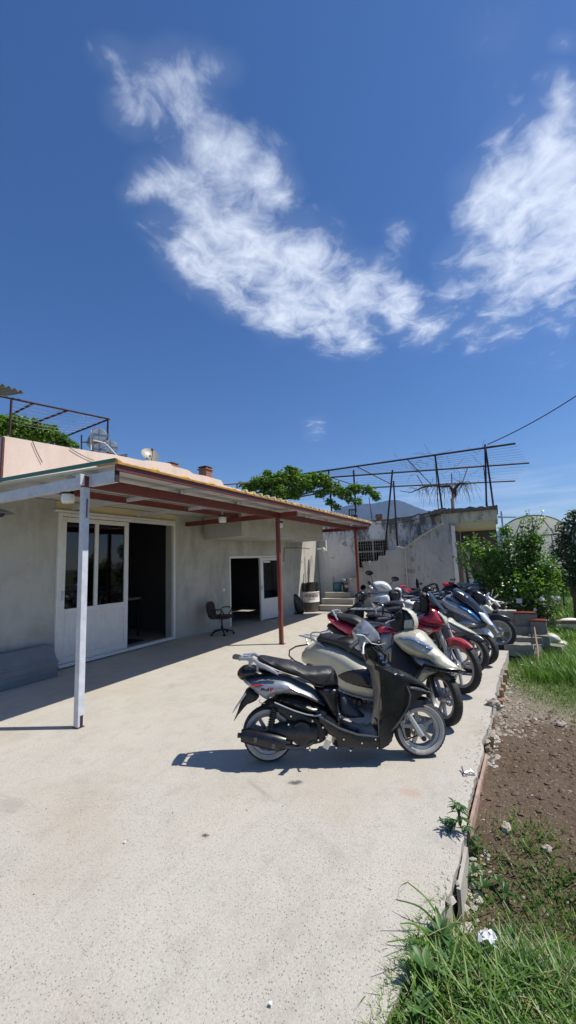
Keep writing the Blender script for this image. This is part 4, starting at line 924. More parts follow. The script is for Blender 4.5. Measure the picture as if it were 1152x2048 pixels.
for sgm, lab in (((65, 882, 85, 925), 'dark cable hanging nearer the left end of the pink parapet face'), ((140, 896, 188, 921), 'dark cable slanting down the pink parapet face below the tanks')):
    mb = MB(); mb.tube(sag(at(sgm[0], sgm[1], 0, -6.48), at(sgm[2], sgm[3], 0, -6.48), .02, 6), .006, 4, False); tag(mb.build('hanging_cable', 'wire'), lab, 'cable')
# rail behind the canopy
mb = MB(); pipe(mb, at(438, 970, 0, -6.9), at(500, 966, 0, -6.9), .02); pipe(mb, at(474, 967, 0, -6.9), at(474, 985, 0, -6.9), .02); tag(mb.build('roof_rail', 'rust'), 'short dark rail on the roof between the chimney and the green vine', 'railing')

# ------------------------------------------------------------------ greenhouse
gh = empty('greenhouse', (1.8, 30, 0), label='arched plastic film greenhouse behind the bush', cat='greenhouse')
def arch(x0, x1, z0, zt, n=20): return [(x0+(x1-x0)*i/n, z0+(zt-z0)*sqrt(max(0, 1-((i/n-.5)*2)**2))**1.0) for i in range(n+1)]
AR = arch(.1, 3.9, 2.7, 4.0); mb = MB()
vs = [(x-1.8, 0, z) for x, z in AR]+[(x-1.8, 26, z) for x, z in AR]; m = len(AR)
mb.add(vs, [(i, i+1, m+i+1, m+i) for i in range(m-1)], True); mb.build('roof_film', 'film', gh)
mb = MB(); mb.add([(x-1.8, 0, z) for x, z in AR], [tuple(range(m))]); mb.build('gable_film', 'film', gh)
mb = MB(); mb.add([(-1.7, -.01, -.6), (2.1, -.01, -.6), (2.1, -.01, 2.68), (-1.7, -.01, 2.68)], [(0, 1, 2, 3)]); mb.add([(-1.7, 0, -.6), (-1.7, 26, -.6), (-1.7, 26, 2.7), (-1.7, 0, 2.7)], [(0, 1, 2, 3)]); mb.add([(2.1, 0, -.6), (2.1, 26, -.6), (2.1, 26, 2.7), (2.1, 0, 2.7)], [(0, 1, 2, 3)]); mb.build('wall_film', 'film', gh)
mb = MB(); mb.tube([(x-1.8, -.03, z) for x, z in AR], .05, 6)
for x in (-1.7, -.75, .2, 1.15, 2.1): mb.tube([(x, -.04, -.6), (x, -.04, 2.7)], .035, 6)
mb.tube([(-1.7, -.05, 2.7), (2.1, -.05, 2.7)], .05, 6)
for x in (-.9, .2, 1.3): mb.tube([(x, -.05, 2.7), (.2+(x-.2)*.5, -.05, 3.8)], .03, 6)
mb.build('frame', 'galv', gh)
mb = MB(); p0 = Vector((-.1, 24, 3.4)); q = at(996, 1034, 1, 24); q2 = at(1032, 1034, 1, 24); mb.tube([q, q2], .05, 6); p = at(1003, 1030, 1, 24); mb.tube([(p.x, 24, -.5), (p.x, 24, p.z+.2)], .05, 6); tag(mb.build('roof_frame', 'greypaint'), 'pale pipe frame standing between the old building and the greenhouse', 'frame')
# ================================================================== VEHICLES
class Trace:
    """reads side outlines measured on the vehicle's own centre plane"""
    def __init__(s, ax, ay, heading, off=0.):
        s.A = gr(ax, ay); h = radians(heading); s.d = Vector((cos(h), sin(h), 0)); s.n = Vector((-sin(h), cos(h), 0)); s.h = h; s.off = off
    def p(s, px, py, y=0.):
        v = ray(px, py); o = Vector((0, 0, CAMH)); base = s.A+s.n*y; t = s.n.dot(base-o)/s.n.dot(v); q = o+v*t-s.A; return (q.dot(s.d), q.z)
    def poly(s, crop, pts, y=0.): x0, y0, k = crop; return [s.p(x0+a/k, y0+b/k, y) for a, b in pts]
CA = (440, 1200, 2.304); CC = (600, 1120, 2.504); CD = (800, 1140, 4.431); CE = (600, 1130, 5.236); CF = (440, 1290, 4.431); CG = (590, 1190, 5.76); CH = (780, 1170, 5.76); CI = (780, 1260, 6.4); CB = (640, 1260, 3.84)
def SPx(mb, poly, hw, **k): return inflate(mb, poly, hw, **k)

def wheel(parent, u, z, R, rimR, w, style='five', steer=0., pivot=None, tyre='rubber', rimmat='alloy', white=False, disc=True, name='wheel', ringcol=None):
    T = Matrix.Translation((u, 0, z)) @ Matrix.Rotation(steer, 4, 'Z')
    mb = MB(); mb.lathe([(0, -.045), (.035, -.045), (.04, -.02), (.04, .02), (.035, .045), (0, .045)], (0, 0, 0), 'y', 20, False)
    n = {'five': 5, 'three': 3, 'double': 5, 'six': 6}[style]; ri = rimR*.90
    for k in range(n):
        a = 2*pi*k/n+.35
        def spoke(a0, a1, w0, w1, t=.012):
            p0 = Vector((cos(a0)*.03, 0, sin(a0)*.03)); p1 = Vector((cos(a1)*ri, 0, sin(a1)*ri)); d = (p1-p0).normalized(); q = Vector((-d.z, 0, d.x))
            P = [p0-q*w0, p0+q*w0, (p0+p1)/2+q*(w0*.55+w1*.25), p1+q*w1, p1-q*w1, (p0+p1)/2-q*(w0*.55+w1*.25)]; P = [x-Vector((0, t, 0)) for x in P]; mb.prism(P, (0, 2*t, 0))
        if style == 'double': spoke(a-.05, a-.16, .008, .007); spoke(a+.05, a+.16, .008, .007)
        elif style == 'three': spoke(a, a-.28, .018, .012); spoke(a, a+.28, .018, .012)
        else: spoke(a, a+.12, .020, .013)
    o = mb.build(name, rimmat, parent, mtx=T)
    mb = MB(); mb.lathe([(ri-.006, -w*.30), (rimR, -w*.36), (rimR+.004, -w*.30), (rimR-.012, -w*.1), (rimR-.012, w*.1), (rimR+.004, w*.30), (rimR, w*.36), (ri-.006, w*.30), (ri-.012, 0)], (0, 0, 0), 'y', 56); mb.build('rim', ringcol or rimmat, o, mtx=T)
    mb = MB(); h = R-rimR
    mb.lathe([(rimR-.004, -w*.33), (rimR+h*.25, -w*.46), (rimR+h*.6, -w*.5), (rimR+h*.85, -w*.40), (R-.004, -w*.22), (R, 0), (R-.004, w*.22), (rimR+h*.85, w*.40), (rimR+h*.6, w*.5), (rimR+h*.25, w*.46), (rimR-.004, w*.33)], (0, 0, 0), 'y', 64)
    for k in range(44):    # tread grooves as raised lugs
        a = 2*pi*k/44
        for sg in (-1, 1):
            c = Vector((cos(a+sg*.03)*(R-.0115), sg*w*.20, sin(a+sg*.03)*(R-.0115))); d = Vector((-sin(a), 0, cos(a))); nrm = Vector((cos(a), 0, sin(a))); y = Vector((0, 1, 0)); d2 = (d*.55+y*sg).normalized()
            Rm = Matrix((d2, nrm, d2.cross(nrm))).transposed(); mb.obox(c, (w*.34, .0125, .013), Rm)
    mb.build('tyre', tyre, o, mtx=T)
    if white:
        mb = MB()
        for sg in (-1, 1): mb.lathe([(rimR+.003, sg*w*.40), (rimR+h*.25, sg*(w*.46+.002)), (rimR+h*.52, sg*(w*.50+.0025)), (rimR+h*.60, sg*(w*.49+.001)), (rimR+h*.3, sg*w*.40)], (0, 0, 0), 'y', 56)
        mb.build('white_sidewall', 'whitewall', o, mtx=T)
    if disc:
        mb = MB(); sgn = 1 if disc is True else disc; nh = 14; vs = []; 
        mb.lathe([(.055, .05*sgn), (.085, .05*sgn), (.085, .054*sgn), (.055, .054*sgn)], (0, 0, 0), 'y', 30)
        for k in range(10):
            a = 2*pi*k/10; mb.beam((cos(a)*.02, .052*sgn, sin(a)*.02), (cos(a+.5)*.06, .052*sgn, sin(a+.5)*.06), .004, .01, Vector((0, 1, 0)))
        mb.build('brake_disc', 'chrome', o, mtx=T)
    return o
def rotm(steer, u): return Matrix.Translation((u, 0, 0)) @ Matrix.Rotation(steer, 4, 'Z') @ Matrix.Translation((-u, 0, 0))
def fender(parent, u, z, r, w, a0, a1, m, mtx=None, name='front_fender', drop=.02):
    mb = MB(); n = 18; vs = []
    for i in range(n+1):
        a = radians(a0+(a1-a0)*i/n); tw = w*(.55+.45*sin(pi*i/n))
        for (y, dr) in ((-tw, -.045-drop), (-tw*.85, -.012), (-tw*.4, .006), (0, .01), (tw*.4, .006), (tw*.85, -.012), (tw, -.045-drop)):
            vs.append((u+cos(a)*(r+dr), y, z+sin(a)*(r+dr)))
        for (y, dr) in ((tw*.95, -.048-drop), (tw*.8, -.018), (0, .004), (-tw*.8, -.018), (-tw*.95, -.048-drop)):
            vs.append((u+cos(a)*(r+dr), y, z+sin(a)*(r+dr)))
    m_ = 12; mb.add(vs, [(i*m_+k, (i+1)*m_+k, (i+1)*m_+(k+1) % m_, i*m_+(k+1) % m_) for i in range(n) for k in range(m_)], True); mb.add(vs[:m_], [tuple(range(m_))]); mb.add(vs[-m_:], [tuple(reversed(range(m_)))])
    return mb.build(name, m, parent, mtx=mtx)
def mirror(parent, base, head, fw=(-1, 0, 0), r=(.065, .045), m='black', glass='mirror', mtx=None, stalk=.006):
    base = Vector(base); head = Vector(head); mb = MB(); mb.tube([base, base.lerp(head, .5)+Vector((.02, 0, .02)), head], stalk, 6); q = Vector(fw).normalized().to_track_quat('Z', 'Y').to_matrix().to_4x4(); T = Matrix.Translation(head) @ q
    vs = []; seg = 20
    for (s, h) in ((0, -.02), (.6, -.018), (.95, -.006), (1, .004)):
        for k in range(seg): a = 2*pi*k/seg; vs.append(T @ Vector((cos(a)*r[0]*s, sin(a)*r[1]*s, h)))
    mb.add(vs, [(i*seg+k, i*seg+(k+1) % seg, (i+1)*seg+(k+1) % seg, (i+1)*seg+k) for i in range(3) for k in range(seg)], True); o = mb.build('mirror', m, parent, mtx=mtx)
    g = MB(); g.add([T @ Vector((cos(2*pi*k/seg)*r[0]*.94, sin(2*pi*k/seg)*r[1]*.94, .004)) for k in range(seg)], [tuple(range(seg))]); g.build('mirror_glass', glass, o, mtx=mtx); return o
def handlebar(parent, u, z, w=.34, sweep=.06, rise=0., m='matt', mtx=None, lever='chrome', grips=True):
    mb = MB(); mb.tube([(u-sweep, -w, z+rise), (u-sweep*.4, -w*.6, z+rise), (u, -w*.25, z), (u, w*.25, z), (u-sweep*.4, w*.6, z+rise), (u-sweep, w, z+rise)], .011, 8); h = mb.build('handlebar', m, parent, mtx=mtx)
    for s in (-1, 1):
        a = Vector((u-sweep, s*w, z+rise)); b = Vector((u-sweep*.55, s*(w-.13), z+rise)); MB().tube([a+(a-b)*.12, a+(a-b)*.1, a+(a-b)*.09, a, b], [.012, .019, .017, .017, .017], 10).build('grip', 'seat', h, mtx=mtx)
        MB().tube([(u+.02, s*(w-.14), z+rise-.005), (u+.05, s*(w-.10), z+rise-.005), (u+.02, s*(w+.01), z+rise-.02), (u+.012, s*(w+.02), z+rise-.03)], [.007, .006, .006, .009], 6).build('brake_lever', lever, h, mtx=mtx)
        MB().box((u-.02, s*(w-.19)-.02, z+rise-.02), (u+.03, s*(w-.19)+.02, z+rise+.022)).build('switch_block', 'black', h, mtx=mtx, bevel=.004)
    return h
def engine(parent, u, z, kind='scooter', side=-1):
    mb = MB()
    if kind == 'scooter':
        mb.tube([(u-.26, -.06, z+.0), (u-.1, -.07, z+.01), (u+.12, -.06, z-.01)], [.055, .075, .07], 14); mb.tube([(u+.06, 0, z), (u+.24, 0, z+.06)], [.07, .055], 12)
        for k in range(7): mb.lathe([(.0, -.004), (.075, -.004), (.075, .004), (0, .004)], (u+.10+k*.018, 0, z+.02), 'x', 14, False)
        e = mb.build('engine', 'engine', parent)
        c = MB(); c.lathe([(0, -.13), (.045, -.13), (.06, -.122), (.085, -.12), (.092, -.10), (.09, -.06), (0, -.06)], (u, 0, z), 'y', 30, False)
        for k in range(12): a = 2*pi*k/12; c.beam((u+cos(a)*.02, -.131, z+sin(a)*.02), (u+cos(a+.4)*.058, -.128, z+sin(a+.4)*.058), .003, .006, Vector((0, 1, 0)))
        c.build('fan_cover', 'black', e)
        c = MB()
        for (a, b) in ((-.10, .08), (.09, .10), (.13, -.04), (-.13, -.02), (.06, -.11), (-.08, .14), (.17, .05)): c.lathe([(0, -.15), (.007, -.15), (.007, -.10), (0, -.10)], (u+a, 0, z+b), 'y', 8, False)
        c.build('bolts', 'chrome', e)
    else:
        mb.box((u-.16, -.12, z-.10), (u+.12, .12, z+.06)); 
        e = mb.build('engine', 'castalu', parent, bevel=.03)
        c = MB(); c.lathe([(0, -.15), (.07, -.148), (.085, -.135), (.09, -.11), (0, -.11)], (u-.04, 0, z-.01), 'y', 26, False); c.lathe([(0, -.145), (.05, -.143), (.06, -.12), (0, -.12)], (u+.08, 0, z-.03), 'y', 20, False); c.build('clutch_cover', 'castalu', e)
        c = MB()
        for k in range(9): c.obox((u+.02+.02*k*.35, 0, z+.09+k*.019), (.17-.004*k, .17, .007), Matrix.Rotation(radians(15), 3, 'Y'))
        c.box((u+.0, -.05, z+.06), (u+.10, .05, z+.25)); c.build('cylinder_fins', 'castalu', e)
    return e
def muffler(parent, pts, r, m='black', name='muffler', cap='darkalloy'):
    mb = MB(); mb.tube(pts, r, 22); o = mb.build(name, m, parent); MB().tube([Vector(pts[0])+(Vector(pts[0])-Vector(pts[1])).normalized()*.03, Vector(pts[0])], .018, 10).build('tail_pipe', 'engine', o); return o

# ------------------------------------------------------------------ the nearest scooter
def scooter_one():
    T = Trace(530, 1522, 27.2); u = T.poly
    t = empty('scooter', T.A, rz=T.h, rx=radians(-4), label='nearest scooter, black front and dark silver tail with white-wall tyres', cat='scooter', group='scooters and motorcycles parked in a row')
    def part(polys, hw, name, m, parent=t, mtx=None, **k):
        mb = MB()
        for P in (polys if isinstance(polys[0], list) else [polys]): inflate(mb, P, hw, **k)
        return mb.build(name, m, parent, mtx=mtx)
    rw = T.p(537, 1469.5); fw = T.p(840, 1462.5)
    wheel(t, rw[0], .213, .213, .150, .10, 'three', white=True, disc=False)
    wheel(t, fw[0], .213, .213, .150, .095, 'five', white=True, disc=1)
    # silver tail panel
    tail = u(CF, [(200, 320), (245, 295), (330, 280), (420, 272), (510, 265), (600, 280), (700, 325), (790, 370), (860, 420), (905, 480), (960, 530), (995, 575), (960, 570), (900, 530), (830, 495), (740, 460), (650, 440), (580, 430), (500, 440), (440, 470), (415, 488), (370, 465), (310, 420), (250, 370)])
    part(tail, lut([(-.3, .10), (0, .165), (.35, .175), (.8, .15)]), 'tail_panel', 'silver', r=.09)
    stripe = u(CF, [(272, 330), (330, 318), (420, 320), (520, 332), (535, 348), (470, 345), (400, 338), (330, 345), (290, 350)])
    ls = part(stripe, lut([(-.3, .155), (0, .1685), (.35, .1775)]), 'red_stripe', 'redlens', smooth=2, r=.02)
    part(u(CF, [(545, 345), (640, 362), (720, 385), (800, 425), (870, 470), (860, 478), (790, 440), (700, 402), (610, 378), (545, 358)]), .178, 'brown_stripe', 'brownpaint', smooth=2, r=.02)
    # script mark on the tail
    sc = MB(); y_ = -.172
    W = lambda pts: sc.tube([(a, y_, b) for a, b in u(CF, pts)], .0028, 4)
    W([(372, 378), (380, 350), (386, 348), (384, 372), (396, 350), (400, 352), (399, 374)]); W([(404, 372), (410, 362), (414, 372), (420, 360), (424, 374)]); W([(428, 378), (440, 345), (436, 374), (444, 370)]); W([(430, 358), (446, 356)])
    sc.build('script_lettering', 'black', t)
    sc = MB(); W2 = lambda pts: sc.tube([(a, y_, b) for a, b in u(CF, pts)], .004, 4); W2([(455, 378), (458, 350), (476, 348), (472, 362), (460, 364), (478, 378)]); sc.build('red_lettering', 'redlens', t)
    part(u(CF, [(150, 270), (155, 235), (190, 200), (230, 188), (300, 190), (380, 215), (470, 238), (520, 250), (510, 266), (420, 273), (330, 282), (245, 297), (200, 322), (165, 300)]), lut([(-.3, .06), (-.15, .12), (.3, .12)]), 'tail_cap', 'black', r=.06)
    part(u(CF, [(150, 262), (156, 236), (185, 205), (192, 215), (175, 250), (165, 285)]), .085, 'tail_light', 'redlens', r=.03)
    # dark panel under the silver
    part(u(CF, [(455, 480), (510, 445), (600, 437), (700, 450), (800, 485), (885, 520), (905, 560), (880, 590), (800, 585), (700, 555), (600, 520), (520, 490)]), lut([(0, .13), (.4, .17)]), 'side_panel', 'black', r=.05)
    mb = MB(); mb.tube([(a, -.168, b) for a, b in u(CF, [(490, 470), (560, 500), (660, 540), (760, 570), (840, 582), (885, 572)])], .005, 6); mb.build('side_trim', 'silver2', t)
    # seat
    part(u(CF, [(328, 128), (345, 105), (390, 103), (470, 118), (560, 135), (620, 145), (680, 170), (740, 190), (820, 200), (900, 196), (985, 200), (1030, 250), (1048, 310), (1045, 360), (960, 372), (860, 365), (780, 325), (700, 290), (600, 262), (500, 225), (420, 190), (350, 160)]), lut([(-.1, .10), (.2, .135), (.4, .145), (.62, .10)]), 'seat', 'seat', r=.055)
    mb = MB(); mb.tube([(a, -.128, b) for a, b in u(CF, [(430, 190), (540, 225), (650, 262), (760, 305), (850, 345), (900, 352), (960, 290), (985, 210)])], .0035, 5); mb.build('seat_seam', 'matt', t)
    # under seat body, floor, leg shield
    part(u(CF, [(840, 360), (1045, 355), (1040, 430), (1030, 480), (1040, 560), (1070, 690), (1000, 640), (930, 540), (880, 450)]), .13, 'under_seat_box', 'black', r=.05)
    part(u(CA, [(440, 470), (500, 500), (545, 545), (620, 575), (700, 582), (760, 560), (790, 580), (790, 625), (750, 668), (712, 673), (600, 668), (520, 665), (515, 620), (470, 590), (430, 520)]), lut([(.2, .14), (.6, .165), (1.0, .15)]), 'floor_board', 'black', r=.04)
    mb = MB(); mb.tube([(a, -.158, b) for a, b in u(CA, [(440, 505), (480, 530), (540, 565), (620, 592), (700, 600), (750, 595), (790, 560), (830, 500)])], .008, 6); mb.build('floor_edge_trim', 'greyblk', t)
    mb = MB()
    for a, b in u(CA, [(527, 648), (708, 648), (560, 612), (700, 612), (482, 600), (640, 628), (590, 660)]): mb.lathe([(0, -.166), (.006, -.166), (.006, -.15), (0, -.15)], (a, 0, b), 'y', 8, False)
    mb.build('screws', 'chrome', t)
    shield = u(CA, [(668, 262), (700, 258), (735, 285), (780, 310), (830, 335), (880, 365), (930, 405), (984, 436), (940, 440), (900, 455), (868, 490), (840, 535), (805, 590), (780, 632), (750, 664), (712, 672), (704, 560), (712, 470), (706, 380), (690, 320)])
    part(shield, lut([(.75, .13), (.85, .165), (1.0, .17), (1.15, .15), (1.3, .09), (1.42, .035)]), 'front_cowl', 'black', r=.022, smooth=2)
    part(u(CB, [(505, 292), (620, 315), (720, 362), (800, 412), (872, 488), (760, 432), (670, 408), (580, 372), (530, 330)]), lut([(.85, .172), (1.0, .178), (1.15, .155), (1.3, .095), (1.42, .04)]), 'hood_panel', 'black', r=.02, smooth=2)
    part(u(CB, [(640, 408), (680, 405), (760, 425), (845, 470), (870, 500), (800, 480), (720, 460), (660, 440)]), lut([(1.0, .176), (1.15, .158), (1.3, .098), (1.42, .05)]), 'nose_blade', 'greyblk', r=.02)
    mb = MB(); mb.tube([(a, -.162, b) for a, b in u(CB, [(440, 300), (445, 400), (432, 520), (420, 640), (425, 760)])], .005, 6); mb.tube([(a, y, b) for (a, b), y in zip(u(CB, [(640, 408), (662, 470), (650, 540), (600, 620), (540, 700), (480, 760)]), (-.150, -.158, -.165, -.168, -.166, -.160))], .006, 6); mb.build('panel_seam', 'greyblk', t)
    # boot trunk lying on the floor board
    bag = part(u(CA, [(545, 435), (565, 430), (600, 465), (640, 505), (670, 540), (640, 545), (590, 545), (552, 520)]), .06, 'folded_mat', 'navy', r=.05)
    # steering head + handlebar cowl
    part(u(CA, [(655, 215), (700, 205), (735, 215), (752, 262), (770, 300), (720, 320), (690, 310), (665, 262)]), .05, 'steering_cover', 'black', r=.04)
    mb = MB(); r = random.Random(2)
    for k in range(9):
        a = T.p(440+(690+r.uniform(0, 40))/2.304, 1200+215/2.304); b = T.p(440+(720+r.uniform(0, 60))/2.304, 1200+(285+r.uniform(0, 20))/2.304); y = r.uniform(-.09, .03)
        mb.tube([(a[0], y, a[1]), ((a[0]+b[0])/2+.03, y-.03, (a[1]+b[1])/2+.01), (b[0], y, b[1])], .0045, 5)
    mb.build('control_cables', 'wire', t)
    mb = MB()
    for k in range(3): a = T.p(440+(735+k*10)/2.304, 1200+(250+k*18)/2.304); mb.lathe([(0, -.02), (.014, -.02), (.014, .02), (0, .02)], (a[0], -.07, a[1]), 'x', 8, False)
    mb.build('cable_fittings', 'steel', t)
    hc = part(u(CA, [(614, 150), (640, 120), (668, 96), (690, 105), (715, 130), (738, 158), (748, 190), (725, 200), (690, 205), (655, 215), (645, 240), (625, 225), (622, 190)]), lut([(.6, .14), (.85, .13), (.95, .08)]), 'handlebar_cowl', 'silver', r=.025, smooth=1)
    part(u(CA, [(668, 158), (700, 155), (735, 172), (748, 192), (722, 198), (692, 190)]), lut([(.8, .142), (.95, .08)]), 'headlight', 'navy', r=.03, smooth=2)
    part(u(CA, [(640, 152), (665, 145), (690, 152), (668, 160)]), .148, 'turn_signal', 'lens', r=.02)
    mb = MB(); mb.tube([(a, -.145, b) for a, b in u(CA, [(622, 156), (655, 160), (690, 195), (722, 202), (748, 196)])], .004, 5); mb.build('cowl_trim', 'silver2', t)
    a = T.p(440+585/2.304, 1200+203/2.304); b = T.p(440+630/2.304, 1200+180/2.304)
    hb = MB(); hb.tube([(b[0]+.02, -.08, b[1]), (a[0]+.02, -.27, a[1])], .012, 8); hb.tube([(b[0]+.02, .08, b[1]), (a[0]+.02, .27, a[1])], .012, 8); H = hb.build('handlebar', 'matt', t)
    for s in (-1, 1):
        MB().tube([(a[0]-.02, s*.31, a[1]-.01), (a[0]-.018, s*.305, a[1]-.01), (a[0]-.016, s*.30, a[1]-.008), (b[0]-.02, s*.19, b[1]-.012)], [.014, .021, .018, .018], 12).build('grip', 'seat', H)
        p1 = T.p(440+655/2.304, 1200+190/2.304); p2 = T.p(440+640/2.304, 1200+232/2.304); MB().tube([(p1[0], s*.18, p1[1]), (p1[0]-.02, s*.22, p1[1]-.03), (p2[0]+.005, s*.25, p2[1]+.02), (p2[0], s*.26, p2[1])], [.008, .007, .007, .011], 8).build('brake_lever', 'white', H)
    # rack
    rk = MB(); o_ = lambda x, y: T.p(290*0+440+x/4.431, 1290+y/4.431)
    for s in (-1, 1):
        P = [o_(185, 118), o_(290, 112), o_(345, 150), o_(430, 190), o_(522, 240)]; Y_ = [.10, .12, .13, .14, .15]
        rk.tube([(p[0], s*y, p[1]) for p, y in zip(P, Y_)], [.012, .014, .016, .016, .010], 8)
        q0, q1 = o_(265, 150), o_(268, 190); rk.tube([(q0[0], s*.08, q0[1]+.03), (q1[0], s*.07, q1[1])], .012, 6); q0, q1 = o_(340, 165), o_(335, 220); rk.tube([(q0[0], s*.11, q0[1]+.01), (q1[0], s*.09, q1[1])], .013, 6)
    for x, y, w in ((180, 125, .10), (250, 122, .115), (330, 140, .12)): p = o_(x, y); rk.tube([(p[0], -w, p[1]), (p[0], w, p[1])], .010, 6)
    for s in (-.04, .04): p, q = o_(110, 112), o_(250, 122); rk.tube([(p[0]+.05, s, p[1]-.005), (q[0], s*1.6, q[1])], .009, 6)
    R_ = rk.build('rear_rack', 'silver', t)
    part(u(CF, [(106, 105), (120, 98), (180, 112), (186, 135), (130, 130), (112, 125)]), .105, 'rack_tip', 'matt', parent=R_, r=.015, smooth=2)
    # mud flap with plate
    part(u(CF, [(250, 385), (345, 440), (320, 500), (240, 535), (190, 590), (150, 640), (118, 685), (150, 600), (178, 520), (210, 440)]), .075, 'mud_flap', 'matt', r=.03, smooth=2)
    mb = MB(); P = u(CF, [(232, 415), (120, 580), (126, 584), (240, 422)]); mb.prism([(a, -.09, b) for a, b in P], (0, .18, 0)); mb.build('plate', 'whitesheet', t)
    mb = MB(); P = u(CF, [(360, 480), (345, 498), (360, 510), (400, 512)]); mb.tube([(a, -.05, b) for a, b in P], .004, 5); mb.build('wire', 'steel', t)
    # mechanicals
    e = T.p(440+375/2.304, 1200+597/2.304); engine(t, e[0], e[1])
    part(u(CA, [(195, 480), (240, 455), (300, 470), (400, 515), (470, 530), (500, 600), (480, 650), (430, 665), (380, 670), (330, 620), (300, 560), (240, 510), (190, 500)]), .07, 'crankcase', 'engine', r=.05)
    mf = T.poly(CF, [(205, 760), (260, 762), (400, 790), (520, 815), (585, 818)]); muffler(t, [(a, -.125-.0*i, b) for i, (a, b) in enumerate(mf)], [.045, .058, .064, .066, .05])
    mb = MB(); mb.tube([(a, y, b) for (a, b), y in zip(T.poly(CF, [(580, 850), (680, 870), (780, 850), (860, 810), (900, 780)]), (-.12, -.10, -.08, -.06, -.03))], .02, 10); mb.build('exhaust_pipe', 'darkalloy', t)
    mb = MB()
    for (x, y) in ((330, 775), (482, 825)): p = T.p(440+x/4.431, 1290+y/4.431); mb.box((p[0]-.012, -.195, p[1]-.016), (p[0]+.012, -.18, p[1]+.016)); mb.box((p[0]-.008, -.198, p[1]+.008), (p[0]+.008, -.194, p[1]+.014))
    mb.build('muffler_clamp', 'greyblk', t, bevel=.003)
    p = T.p(440+935/4.431, 1290+820/4.431); mb = MB(); mb.obox((p[0], -.16, p[1]), (.045, .008, .065), Matrix.Rotation(radians(28), 3, 'Y')); mb.build('sticker', 'label', t)
    mb = MB(); mb.tube([(rw[0]+.06, -.09, .42), (rw[0]+.02, -.09, .25)], .022, 10); mb.tube([(rw[0]+.06, .09, .42), (rw[0]+.02, .09, .25)], .022, 10)
    for k in range(8): a = k/8; mb.lathe([(.02, -.006), (.032, 0), (.02, .006)], (rw[0]+.055-.035*a, -.09, .41-.14*a), 'z', 12)
    mb.build('shock_absorber', 'engine', t)
    mb = MB(); mb.tube([(rw[0]+.4, .1, .2), (rw[0]+.3, .22, .02)], .012, 6); mb.build('side_stand', 'steel', t)
    # front end
    f0 = T.p(440+862/2.304, 1200+520/2.304); f1 = T.p(440+925/2.304, 1200+622/2.304)
    for s in (-1, 1):
        fo = MB(); fo.tube([(f0[0]-.03, s*.075, f0[1]+.05), f0 and (f0[0], s*.075, f0[1]), (f1[0], s*.075, f1[1])], [.018, .019, .021], 12); F = fo.build('fork_leg', 'silver2', t)
        MB().lathe([(0, s*.07), (.02, s*.07), (.02, s*.10), (.01, s*.105), (0, s*.105)], (f1[0], 0, f1[1]), 'y', 12, False).build('axle_nut', 'black', F)
    fender(t, fw[0], .213, .235, .065, 62, 150, 'black')
    mb = MB(); mb.tube([(f1[0]-.04, -.05, f1[1]+.01), (f1[0]-.14, -.06, f1[1]-.02), (f1[0]-.17, -.06, f1[1]+.08)], .006, 5); mb.box((f1[0]-.13, .03, f1[1]-.03), (f1[0]-.07, .07, f1[1]+.06)); mb.build('brake_caliper', 'black', t)
    return t
scooter_one()

